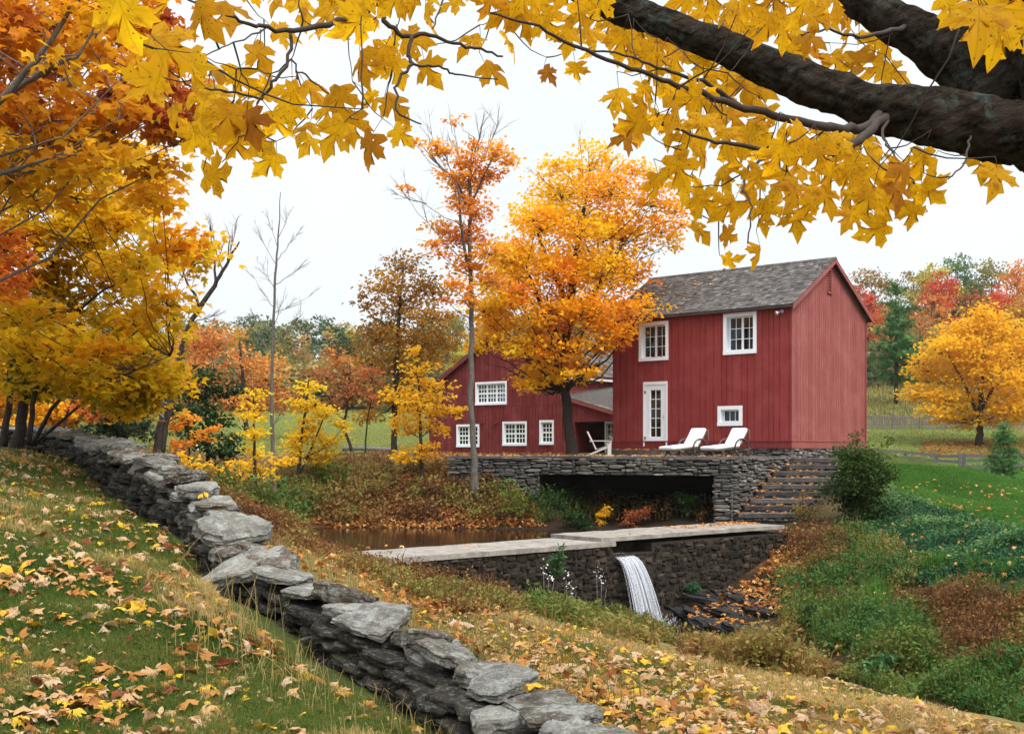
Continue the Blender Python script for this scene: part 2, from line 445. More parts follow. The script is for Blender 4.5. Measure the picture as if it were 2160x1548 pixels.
# leaves: v runs along each ramp
Y1, Y2, Y3 = (0.62, 0.36, 0.012), (0.74, 0.47, 0.02), (0.55, 0.26, 0.012)
M['lf_near'] = leaf_mat('backlit_yellow_maple_leaf', [(0, (0.26, 0.085, 0.012)), (0.12, (0.42, 0.17, 0.012)), (0.22, (0.50, 0.235, 0.008)), (0.6, (0.63, 0.325, 0.008)), (1, (0.70, 0.395, 0.010))], 0.62, 0.5, 'holes', 'LINEAR', 1.3)
M['lf_gold_green'] = leaf_mat('gold_and_olive_maple_leaf', [(0, (0.22, 0.20, 0.012)), (0.22, (0.48, 0.34, 0.012)), (0.6, (0.76, 0.43, 0.012)), (0.9, (0.76, 0.33, 0.018)), (1, (0.56, 0.15, 0.03))], 0.55)
M['lf_orange'] = leaf_mat('burnt_orange_maple_leaf', [(0, (0.32, 0.06, 0.02)), (0.25, (0.50, 0.15, 0.018)), (0.65, (0.66, 0.27, 0.018)), (1, (0.72, 0.42, 0.02))], 0.5)
M['lf_maple'] = leaf_mat('orange_and_yellow_maple_leaf', [(0, (0.68, 0.15, 0.028)), (0.28, (0.78, 0.27, 0.022)), (0.55, (0.80, 0.40, 0.014)), (1, (0.80, 0.50, 0.02))], 0.42)
M['lf_slim'] = leaf_mat('soft_orange_leaf', [(0, (0.58, 0.15, 0.03)), (0.4, (0.72, 0.28, 0.03)), (1, (0.78, 0.45, 0.05))], 0.5)
M['lf_oak'] = leaf_mat('bronze_oak_leaf', [(0, (0.13, 0.06, 0.016)), (0.5, (0.36, 0.165, 0.018)), (1, (0.54, 0.29, 0.03))], 0.4)
M['lf_gold'] = leaf_mat('clear_gold_leaf', [(0, (0.50, 0.21, 0.02)), (0.4, (0.72, 0.38, 0.018)), (1, (0.80, 0.52, 0.03))], 0.5)
M['lf_yellow'] = leaf_mat('lemon_yellow_leaf', [(0, (0.48, 0.32, 0.016)), (0.5, (0.74, 0.48, 0.018)), (1, (0.80, 0.58, 0.03))], 0.5)
M['lf_green'] = leaf_mat('dark_green_leaf', [(0, (0.010, 0.028, 0.011)), (0.6, (0.028, 0.065, 0.018)), (0.85, (0.06, 0.10, 0.02)), (1, (0.20, 0.15, 0.02))], 0.3)
M['lf_bush'] = leaf_mat('glossy_shrub_leaf', [(0, (0.016, 0.035, 0.010)), (0.55, (0.045, 0.085, 0.016)), (0.9, (0.13, 0.15, 0.02)), (1, (0.32, 0.2, 0.03))], 0.3, 0.4)
M['lf_juniper'] = leaf_mat('black_green_needle', [(0, (0.006, 0.012, 0.007)), (1, (0.022, 0.034, 0.014))], 0.1)
M['lf_pine'] = leaf_mat('pine_needle', [(0, (0.025, 0.08, 0.026)), (0.6, (0.07, 0.17, 0.045)), (1, (0.14, 0.26, 0.07))], 0.2)
M['lf_coral'] = leaf_mat('coral_red_leaf', [(0, (0.52, 0.08, 0.03)), (0.6, (0.70, 0.17, 0.05)), (1, (0.74, 0.32, 0.05))], 0.5)
M['lf_red'] = leaf_mat('scarlet_leaf', [(0, (0.38, 0.045, 0.028)), (0.6, (0.58, 0.085, 0.045)), (1, (0.64, 0.16, 0.06))], 0.4)
M['lf_redbrown'] = leaf_mat('russet_leaf', [(0, (0.24, 0.07, 0.03)), (0.6, (0.46, 0.15, 0.05)), (1, (0.54, 0.26, 0.06))], 0.4)
M['lf_far_gold'] = leaf_mat('far_gold_leaf', [(0, (0.40, 0.20, 0.04)), (1, (0.66, 0.38, 0.06))], 0.3)
M['lf_far_orange'] = leaf_mat('far_orange_leaf', [(0, (0.48, 0.16, 0.04)), (1, (0.74, 0.32, 0.07))], 0.3)
M['lf_far_olive'] = leaf_mat('far_olive_leaf', [(0, (0.15, 0.15, 0.05)), (1, (0.34, 0.28, 0.07))], 0.3)
M['lf_far_brown'] = leaf_mat('far_brown_leaf', [(0, (0.20, 0.13, 0.055)), (1, (0.42, 0.27, 0.09))], 0.3)
M['lf_far_green'] = leaf_mat('far_conifer_needle', [(0, (0.055, 0.11, 0.055)), (1, (0.17, 0.25, 0.10))], 0.25)  # greens lightened so that distance haze sits in the colour
M['lf_far_yellow'] = leaf_mat('far_yellow_green_leaf', [(0, (0.32, 0.28, 0.05)), (1, (0.60, 0.50, 0.09))], 0.3)
FALLEN = [(0, (0.13, 0.035, 0.022)), (0.16, (0.20, 0.05, 0.03)), (0.22, (0.34, 0.14, 0.045)), (0.45, (0.46, 0.22, 0.06)), (0.62, (0.52, 0.33, 0.17)), (0.8, (0.56, 0.39, 0.27)), (0.88, (0.62, 0.38, 0.03)), (1, (0.66, 0.43, 0.05))]
M['lf_fallen'] = leaf_mat('fallen_maple_leaf', FALLEN, 0.2, 0.7, 'veins', 'LINEAR', 1.0)
M['lf_litter'] = leaf_mat('russet_leaf_litter', [(0, (0.10, 0.03, 0.018)), (0.4, (0.30, 0.10, 0.03)), (0.75, (0.48, 0.21, 0.05)), (1, (0.60, 0.36, 0.14))], 0.2, 0.7, False, 'LINEAR', 1.0)
M['grass'] = leaf_mat('autumn_grass_blade', [(0, (0.050, 0.095, 0.018)), (0.55, (0.115, 0.150, 0.032)), (0.8, (0.26, 0.22, 0.07)), (1, (0.50, 0.36, 0.15))], 0.3, 0.6)
M['lush'] = leaf_mat('lush_grass_blade', [(0, (0.045, 0.13, 0.022)), (1, (0.11, 0.24, 0.045))], 0.3, 0.6)
M['brush'] = leaf_mat('brush_leaf', [(0, (0.065, 0.035, 0.02)), (0.25, (0.21, 0.09, 0.035)), (0.5, (0.25, 0.19, 0.055)), (0.75, (0.11, 0.15, 0.032)), (1, (0.042, 0.115, 0.028))], 0.3)
M['ivy'] = leaf_mat('ground_ivy_leaf', [(0, (0.018, 0.060, 0.028)), (0.6, (0.045, 0.12, 0.048)), (1, (0.13, 0.23, 0.07))], 0.25, 0.4)
# ------------------------------------------------------------------ terrain
# control points: photograph pixel + distance (or direct x, y, z), with the ground's own colour there
LAWN, STRAW, LITTER, COVER, BRIGHT, MEADOW, MUD, HILL, BROWN = [np.array(c) for c in (
    (0.060, 0.078, 0.022), (0.22, 0.165, 0.068), (0.13, 0.062, 0.028), (0.026, 0.058, 0.022), (0.060, 0.17, 0.03),
    (0.135, 0.165, 0.042), (0.028, 0.021, 0.015), (0.12, 0.10, 0.045), (0.085, 0.058, 0.03))]
CT = []
def cp(px, py, d, c): CT.append((*P(px, py, d), *c))
def cd(x, y, z, c): CT.append((x, y, z, *c))
for a in [(0, 1548, 5.4), (400, 1548, 5.5), (800, 1560, 5.8), (0, 1300, 7.0), (420, 1300, 7.3), (0, 1130, 9.2), (350, 1180, 8.8), (0, 1030, 12), (250, 1068, 11.5), (0, 975, 16), (110, 968, 18), (-300, 1100, 10), (-500, 1400, 6.5)]:
    cp(*a, LAWN)
for a in [(339, 1147, 12.3), (401, 1238, 10.0), (453, 1270, 9.35), (647, 1411, 8.0), (807, 1498, 7.1), (960, 1600, 6.2), (1150, 1720, 5.2), (230, 1040, 16)]: cp(*a, LAWN)
cd(0, 0, -1.5, LAWN); cd(-4, 2, -1.15, LAWN); cd(-3, -8, -1.2, LAWN); cd(6, -6, -2.0, LAWN); cd(3.4, 3, -1.85, STRAW); cd(-12, 6, -0.3, LAWN); cd(-14, 15, 0.35, LAWN)
cp(0, 935, 24, LITTER); cp(-250, 925, 28, LITTER)
for a in [(1420, 1560, 5.9), (1800, 1548, 7.0), (2160, 1548, 7.6), (1200, 1405, 8), (1500, 1455, 9), (1000, 1310, 10.5), (1250, 1330, 12.5), (1900, 1485, 9.4), (2150, 1522, 9.2), (1800, 1437, 11.6), (1450, 1372, 13.5), (1130, 1290, 15.5)]:
    cp(*a, STRAW)
cp(820, 1235, 11.5, STRAW); cp(700, 1190, 13, STRAW); cp(620, 1135, 15, BROWN); cp(720, 1175, 18, BROWN); cp(770, 1185, 22.5, BROWN); cp(560, 1085, 19, BROWN)
cp(440, 1030, 20, BROWN); cp(640, 1140, 27, BROWN); cp(560, 1120, 28, MUD); cp(480, 1065, 29, BROWN); cp(330, 975, 27, BROWN); cp(400, 1010, 34, BROWN); cp(150, 955, 34, LITTER); cp(0, 935, 45, LITTER)
cp(1000, 1255, 24.3, BROWN); cp(900, 1228, 22.6, BROWN); cp(1200, 1305, 25.0, BROWN); cp(1240, 1345, 20, BROWN); cp(1420, 1372, 22, BROWN); cp(1600, 1425, 18, BROWN); cp(1850, 1475, 16.5, BROWN); cp(2100, 1545, 12.6, BROWN); cp(2300, 1600, 11, BROWN)
for a in [(1390, 1338, 26.3), (1460, 1335, 27.3), (1600, 1375, 24.5), (1750, 1418, 22), (1920, 1458, 20.3), (2160, 1525, 17.6), (2600, 1640, 14.5)]:
    cp(*a, MUD)
cp(1600, 1245, 30, MUD); cp(1500, 1305, 28.3, MUD); cp(1650, 1165, 31.6, LITTER)
cp(1700, 1125, 33.5, BROWN); cp(1720, 1045, 36, BROWN); cp(1800, 1100, 33, COVER); cp(1900, 1062, 36, COVER); cp(2160, 1135, 25, COVER); cp(1900, 1180, 28, COVER); cp(2160, 1235, 22, COVER); cp(1750, 1250, 28, BROWN); cp(1900, 1335, 24, BROWN); cp(2160, 1355, 20, BROWN); cp(1750, 1355, 25, BROWN); cp(2160, 1455, 18.4, BROWN); cp(2500, 1300, 18, COVER)
cp(1920, 1010, 60, BRIGHT); cp(2160, 1030, 50, BRIGHT); cp(2000, 1050, 40, BRIGHT); cp(2160, 1085, 32, BRIGHT); cp(1990, 994, 80, BRIGHT); cp(2200, 997, 75, BRIGHT); cp(1850, 985, 50, BRIGHT); cp(2500, 1060, 34, BRIGHT)
cp(1900, 958, 88, MEADOW); cp(2065, 937, 95, MEADOW); cp(2200, 930, 97, MEADOW); cp(1900, 902, 108, MEADOW); cp(2200, 902, 108, MEADOW)
for a in [(1900, 852, 130), (2200, 835, 140), (1980, 770, 190), (2200, 745, 225), (1860, 772, 220), (2500, 780, 160), (1700, 800, 190), (2300, 700, 420), (1700, 700, 420)]:
    cp(*a, HILL)
cd(9.5, 41, -0.35, LAWN); cd(13.6, 43.2, -0.1, LAWN); cd(8, 50, -0.2, LAWN); cd(15, 42, -0.6, LAWN); cd(5, 46, -0.3, LAWN); cd(1.2, 44, -0.36, STRAW); cd(0, 50, -0.35, STRAW); cd(-3, 43, -0.38, STRAW); cd(-2, 40.4, -0.42, STRAW); cd(2, 56, -0.3, LAWN); cd(-4.3, 61, -0.3, LAWN)
cd(2.5, 36.5, -2.3, MUD); cd(5.0, 35.6, -2.3, MUD); cd(3.5, 38.5, -2.2, MUD); cd(6.0, 37.5, -2.0, MUD); cd(0.8, 37.8, -1.8, MUD)
cp(700, 958, 44, LITTER); cp(820, 958, 44, LITTER); cp(930, 965, 42, STRAW); cp(850, 1040, 38.6, LITTER); cp(650, 1040, 38.6, LITTER); cp(1000, 1040, 37.6, LITTER); cp(1090, 1060, 36.8, LITTER)
cp(650, 1108, 36.4, LITTER); cp(760, 1110, 36.3, LITTER); cp(900, 1111, 36.0, MUD); cp(1100, 1112, 35.6, MUD); cp(1000, 1108, 36, MUD); cp(1200, 1112, 35.3, MUD); cp(1300, 1108, 35.4, MUD); cp(1480, 1104, 35.4, MUD)
cp(500, 1030, 38, BROWN); cp(560, 975, 46, LITTER)
for x, y in [(0, 30), (3, 31.7), (5, 33.2), (-3, 32), (-5.5, 33.5), (-1.5, 28.5), (-4, 29.5)]: cd(x, y, -3.1, MUD)
cd(-3.6, 24.6, -2.3, BROWN); cd(-4.5, 27, -2.25, BROWN)
for a in [(560, 952, 60), (800, 949, 62), (680, 935, 75), (300, 945, 62), (680, 890, 108), (500, 888, 110), (900, 888, 110), (1000, 935, 72)]: cp(*a, MEADOW)
for x, y, z in [(-40, 150, 7), (-15, 150, 6.5), (-60, 170, 8), (-45, 210, 12), (-15, 220, 13), (-85, 220, 14), (10, 190, 12), (25, 160, 9), (-40, 300, 20), (20, 300, 20), (-120, 320, 22), (80, 500, 32), (-200, 500, 26), (250, 500, 32), (0, 700, 36)]: cd(x, y, z, HILL)
cd(-30, 60, 1.0, MEADOW); cd(-30, 34, 1.0, LITTER)
CT = np.array(CT)

def uvw(x, y):
    return np.stack([x / (y + 14.0), np.log(y + 14.0)], -1)
_c = uvw(CT[:, 0], CT[:, 1])
_n = len(_c)
_A = np.zeros((_n + 3, _n + 3))
_A[:_n, :_n] = np.linalg.norm(_c[:, None] - _c[None], axis=-1) - 0.004 * np.eye(_n)
_A[:_n, _n] = 1; _A[:_n, _n + 1:_n + 3] = _c; _A[_n:, :_n] = _A[:_n, _n:].T
_w = np.linalg.solve(_A, np.concatenate([CT[:, 2], np.zeros(3)]))

GA = np.concatenate([np.linspace(-1.6, -0.75, 40)[:-1], np.linspace(-0.75, 0.62, 330), np.linspace(0.62, 1.6, 44)[1:]])
GV = np.concatenate([np.log(np.linspace(3.0, 17.0, 30))[:-1], np.linspace(math.log(17.0), math.log(85.0), 330), np.linspace(math.log(85), math.log(914), 90)[1:]])
gu, gv = np.meshgrid(GA, GV)
_g = np.stack([gu.ravel(), gv.ravel()], -1)
gz = np.concatenate([np.linalg.norm(c[:, None] - _c[None], axis=-1) @ _w[:_n] + _w[_n] + c @ _w[_n + 1:] for c in np.array_split(_g, 40)])
gy = np.exp(_g[:, 1]) - 14.0; gx = _g[:, 0] * (gy + 14.0)
gz = gz + 0.035 * fbm(np.stack([gx * 1.3, gy * 1.3, gx * 0], -1), 3) * np.clip((gy - 2) / 6, 0.3, 1)
gz = gz + 0.10 * fbm(np.stack([gx * 0.6, gy * 0.6, gx * 0], -1), 9) * np.clip(((gy - 18) / 6), 0, 1) * np.clip((60 - gy) / 15, 0.25, 1)
GZ = gz.reshape(gu.shape)

def hz(x, y):
    x = np.asarray(x, float); y = np.asarray(y, float)
    a = x / (y + 14.0); v = np.log(np.maximum(y + 14.0, 3.01))
    i = np.clip(np.searchsorted(GV, v) - 1, 0, len(GV) - 2); j = np.clip(np.searchsorted(GA, a) - 1, 0, len(GA) - 2)
    fy = np.clip((v - GV[i]) / (GV[i + 1] - GV[i]), 0, 1); fx = np.clip((a - GA[j]) / (GA[j + 1] - GA[j]), 0, 1)
    return (GZ[i, j] * (1 - fx) + GZ[i, j + 1] * fx) * (1 - fy) + (GZ[i + 1, j] * (1 - fx) + GZ[i + 1, j + 1] * fx) * fy

def in_poly(px, py, poly):
    poly = np.asarray(poly, float); ins = np.zeros(len(px), bool)
    j = len(poly) - 1
    for i in range(len(poly)):
        xi, yi = poly[i]; xj, yj = poly[j]
        with np.errstate(divide='ignore', invalid='ignore'):
            ins ^= ((yi > py) != (yj > py)) & (px < (xj - xi) * (py - yi) / (yj - yi + 1e-12) + xi)
        j = i
    return ins

_T = np.geomspace(4.0, 420, 620)
def ground_at(px, py, dmin=4.0):
    """where the line of sight through a pixel meets the ground"""
    px = np.asarray(px, float); py = np.asarray(py, float)
    out = np.full((len(px), 3), np.nan)
    for idx in np.array_split(np.arange(len(px)), max(1, len(px) // 4000)):
        kx = (px[idx] - CX) / F_PX; kz = (HY - py[idx]) / F_PX
        d = _T[_T >= dmin][None]
        zz = hz(kx[:, None] * d, np.broadcast_to(d, (len(idx), d.shape[1])))
        hit = (kz[:, None] * d) < zz
        k = hit.argmax(1); ok = hit.any(1)
        k = np.maximum(k, 1); rows = np.arange(len(idx)); e1 = zz[rows, k] - kz * d[0][k]; e0 = kz * d[0][k - 1] - zz[rows, k - 1]
        dd = d[0][k - 1] + (d[0][k] - d[0][k - 1]) * np.clip(e0 / (e0 + e1 + 1e-9), 0, 1)
        out[idx[ok]] = np.stack([kx * dd, dd, hz(kx * dd, dd)], -1)[ok]
    return out[~np.isnan(out[:, 0])]

def scatter_px(poly, n, dmin=4.0, seed=0):
    r = np.random.default_rng(seed + 991)
    poly = np.asarray(poly, float); lo, hi = poly.min(0), poly.max(0)
    q = lo + (hi - lo) * r.random((n * 4, 2))
    q = q[in_poly(q[:, 0], q[:, 1], poly)][:n]
    return ground_at(q[:, 0], q[:, 1], dmin)

# colour of the ground: nearest control points
dd = np.concatenate([1.0 / (np.linalg.norm(c[:, None] - _c[None], axis=-1) ** 3 + 1e-6) for c in np.array_split(_g, 40)])
gcol = (dd @ CT[:, 3:6]) / dd.sum(1, keepdims=True)
me = bpy.data.meshes.new('ground')
nr, nc = gu.shape
me.vertices.add(nr * nc); me.vertices.foreach_set('co', np.stack([gx, gy, gz], -1).astype(np.float32).ravel())
ii = (np.arange(nr - 1)[:, None] * nc + np.arange(nc - 1)[None]).ravel()
q = np.stack([ii, ii + 1, ii + nc + 1, ii + nc], 1)
me.loops.add(q.size); me.loops.foreach_set('vertex_index', q.ravel().astype(np.int32))
me.polygons.add(len(q)); me.polygons.foreach_set('loop_start', (np.arange(len(q)) * 4).astype(np.int32))
me.polygons.foreach_set('use_smooth', np.ones(len(q), bool))
ca = me.attributes.new('soil', 'FLOAT_COLOR', 'POINT')
ca.data.foreach_set('color', np.concatenate([gcol, np.ones((len(gcol), 1))], 1).astype(np.float32).ravel())
me.update(calc_edges=True)
m, nt, b, out = new_mat('ground_soil_and_turf')
c = attr(nt, 'soil').outputs['Color']
n1 = noise(nt, 1.3, 6, 0.7); n2 = noise(nt, 9, 5, 0.75)
c = mixc(nt, ramp(nt, n1, [(0.3, (0, 0, 0)), (0.7, (1, 1, 1))]), mixc(nt, 1.0, c, (0.7, 0.72, 0.7), 'MULTIPLY'), mixc(nt, 1.0, c, (1.3, 1.22, 1.1), 'MULTIPLY'))
c = mixc(nt, ramp(nt, n2, [(0.3, (0.7,) * 3), (0.55, (0, 0, 0))]), c, mixc(nt, 1.0, c, (0.35, 0.35, 0.35), 'MULTIPLY'))
nt.links.new(c, b.inputs['Base Color']); b.inputs['Roughness'].default_value = 0.95; b.inputs['Specular IOR Level'].default_value = 0.04
bump(nt, n2, 0.7, 0.08, b)
me.materials.append(m)
g = bpy.data.objects.new('ground', me); COL.objects.link(g); g['kind'] = 'structure'

# ------------------------------------------------------------------ the dam, its water and the pond
DL, DR = np.array([-2.75, 23.3]), np.array([7.35, 32.15])        # front edge of the dam's top
DF = Fr(DL, DR)
ZD = -2.2

def rubble(mb, fr, s0, s1, zb, zt, lw, lh, depth, seed, round_=0.6, vlo=0.0, vhi=1.0, t0=0.0, skip=None, bin_=0.04):
    """random stones packed by a skyline into the strip s0..s1 between zb(s) and zt(s)"""
    r = np.random.default_rng(seed)
    nb = max(4, int((s1 - s0) / bin_)); xs = s0 + (np.arange(nb) + 0.5) * (s1 - s0) / nb
    h = np.array([zb(x) for x in xs]); top = np.array([zt(x) for x in xs]); bw = (s1 - s0) / nb
    full = h >= top - 0.015
    guard = 0
    while not full.all() and guard < 40000:
        guard += 1
        i = int(np.argmin(np.where(full, 1e9, h)))
        w = max(1, int(r.uniform(*lw) / bw)); j = min(nb, i + w)
        # stay at about the same height
        k = i
        while k < j and not full[k] and h[k] <= h[i] + 0.45 * lh[1]: k += 1
        j = max(k, i + 1)
        base = h[i:j].max() if j - i > 2 else h[i]
        hh = r.uniform(*lh)
        room = top[i:j].min() - base
        if room < hh * 1.35: hh = max(room, 0.02)
        a0, a1, z0, z1 = s0 + i * bw, s0 + j * bw, base, base + hh
        cx, cz, rx, rz = (a0 + a1) / 2, (z0 + z1) / 2, (a1 - a0) / 2 * 0.97, hh / 2 * 0.96
        h[i:j] = z1; full = h >= top - 0.015
        if skip is not None and skip(cx, cz): continue
        ang = np.arange(8) / 8 * 2 * math.pi + math.pi / 8 + r.normal(0, 0.12, 8)
        pw = 1 - round_ * 0.55
        ca, sa = np.cos(ang), np.sin(ang)
        ox = np.sign(ca) * np.abs(ca) ** pw * 1.08; oz = np.sign(sa) * np.abs(sa) ** pw * 1.08
        ox = np.clip(ox * r.uniform(0.88, 1.1, 8), -1.02, 1.02); oz = np.clip(oz * r.uniform(0.85, 1.1, 8), -1.02, 1.02)
        d = depth * r.uniform(0.45, 1.15)
        tilt = r.normal(0, 0.12, 2)
        rings = []
        for sc, tt in ((1.0, -0.03), (1.0, d * 0.6), (0.78 - 0.1 * round_, d)):
            for x, z in zip(ox, oz):
                rings.append(fr.pt(cx + x * rx * sc, t0 + tt + (x * tilt[0] + z * tilt[1]) * d * (tt > 0), cz + z * rz * sc))
        rings.append(fr.pt(cx, t0 + d * 1.05, cz))
        q = []; t = []
        for k in range(8):
            k2 = (k + 1) % 8
            q += [[k, k2, 8 + k2, 8 + k], [8 + k, 8 + k2, 16 + k2, 16 + k]]; t.append([16 + k, 16 + k2, 24])
        mb.add(rings, t=t, q=q, a=float(np.clip(r.beta(1.7, 2.4) * (vhi - vlo) + vlo, 0, 1)))

dam = thing('stone_dam', 'long low rubble stone dam with pale slab top and a spout of water', 'dam', (*((DL + DR) / 2), -4.2))
NS0, NS1 = DF.spx(1290), DF.spx(1372)
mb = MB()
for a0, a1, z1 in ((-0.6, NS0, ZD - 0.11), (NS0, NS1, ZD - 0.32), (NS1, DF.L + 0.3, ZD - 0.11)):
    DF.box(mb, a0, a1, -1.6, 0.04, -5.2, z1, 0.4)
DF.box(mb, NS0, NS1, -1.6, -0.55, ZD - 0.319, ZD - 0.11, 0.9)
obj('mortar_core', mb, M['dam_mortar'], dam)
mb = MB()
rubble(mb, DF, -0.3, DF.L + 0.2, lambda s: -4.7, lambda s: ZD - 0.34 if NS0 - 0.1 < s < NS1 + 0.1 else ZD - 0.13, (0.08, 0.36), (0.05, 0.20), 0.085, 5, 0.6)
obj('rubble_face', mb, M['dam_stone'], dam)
def slab_mb(a0, a1, t0, t1, z0, z1, seed):
    r = np.random.default_rng(seed); mb = MB(); n = max(3, int((a1 - a0) / 0.25))
    s = np.linspace(a0, a1, n + 1); e0 = t0 + r.normal(0, 0.02, n + 1); e1 = t1 + r.normal(0, 0.022, n + 1); dz = r.normal(0, 0.006, n + 1)
    V = []
    for i in range(n + 1):
        V += [DF.pt(s[i], e1[i], z0), DF.pt(s[i], e1[i] - 0.01, z1 + dz[i]), DF.pt(s[i], e0[i], z1 + dz[i]), DF.pt(s[i], e0[i], z0)]
    q = []
    for i in range(n):
        b = i * 4
        for k in range(4): q.append([b + k, b + 4 + k, b + 4 + (k + 1) % 4, b + (k + 1) % 4])
    q += [[3, 2, 1, 0], [n * 4, n * 4 + 1, n * 4 + 2, n * 4 + 3]]
    mb.add(V, q=q, a=r.random()); return mb
obj('top_slab', slab_mb(-0.9, NS0 + 0.05, -1.72, 0.10, ZD - 0.11, ZD, 1), M['slab'], dam)
obj('top_slab', slab_mb(NS0 - 0.35, DF.L + 0.15, -1.74, 0.05, ZD + 0.003, ZD + 0.10, 2), M['slab'], dam)

def water_sheet(name, poly, z):
    mb = MB(); V = [(x, y, z) for x, y in poly]
    me = bpy.data.meshes.new(name); me.from_pydata(V, [], [list(range(len(V)))]); me.update(); me.materials.append(M['water'])
    o = bpy.data.objects.new(name, me); COL.objects.link(o); o['kind'] = 'structure'; return o
back = lambda s: DF.pt(s, -1.3, 0)[:2]
water_sheet('pond_water', [back(-0.6), back(DF.L + 1.2), (8.6, 35.4), (7, 38.5), (-2, 38.5), (-8, 38.5), (-8, 33), (-5.4, 26.6)], ZD - 0.24)
water_sheet('stream_water', [(2.2, 27.6), (4.2, 29.6), (6.0, 29.0), (9, 24.5), (12, 20), (12, 12), (7, 12), (4.5, 20), (3.0, 24)], -4.24)

# the falling water: a bundle of thick strands leaving the spout
mb = MB(); r = np.random.default_rng(3)
g_ = 9.8
for k in range(120):
    s = NS0 + 0.06 + 0.60 * ((k + r.uniform(-0.4, 0.4)) / 119)
    v0 = 1.35 + r.normal(0, 0.10); T = math.sqrt(2 * (1.80 + r.uniform(-0.05, 0.12)) / g_)
    tt = np.linspace(0, 1, 14)
    cs = s + (s - NS0 - 0.36) * 0.50 * tt ** 1.5 + 0.22 * tt + r.normal(0, 0.02) * tt
    pts = np.array([DF.pt(cs[i], -0.30 + 0.34 * min(1, tt[i] * 4) + v0 * T * tt[i] * 0.85, ZD - 0.335 + 0.02 * math.sin(k) - 0.5 * g_ * (T * tt[i]) ** 2 * 0.985) for i in range(14)])
    mb.tube(pts, r.uniform(0.006, 0.014) * (1 - 0.2 * tt) , 5)
    nv = 14 * 5 + 2
    mb.uv[-1] = np.concatenate([np.stack([np.repeat(0.5 * k / 120, 70) + np.tile(np.arange(5) * 0.0005, 14), np.repeat(tt, 5)], 1), [[0.5 * k / 120, 0], [0.5 * k / 120, 1]]])
for k in range(420):                                                   # spray where it lands
    s = NS0 + 0.6 + r.normal(0, 0.30); c = DF.pt(s, 0.80 + r.normal(0, 0.16), -4.22 + abs(r.normal(0, 0.10)))
    mb.tube([c, c + [r.normal(0, 0.03), r.normal(0, 0.03), r.uniform(0.02, 0.09)]], r.uniform(0.003, 0.009), 4)
    mb.uv[-1] = np.tile([[0.5, 0.5]], (10, 1))
wf = structure('waterfall', mb, M['fall'], True)

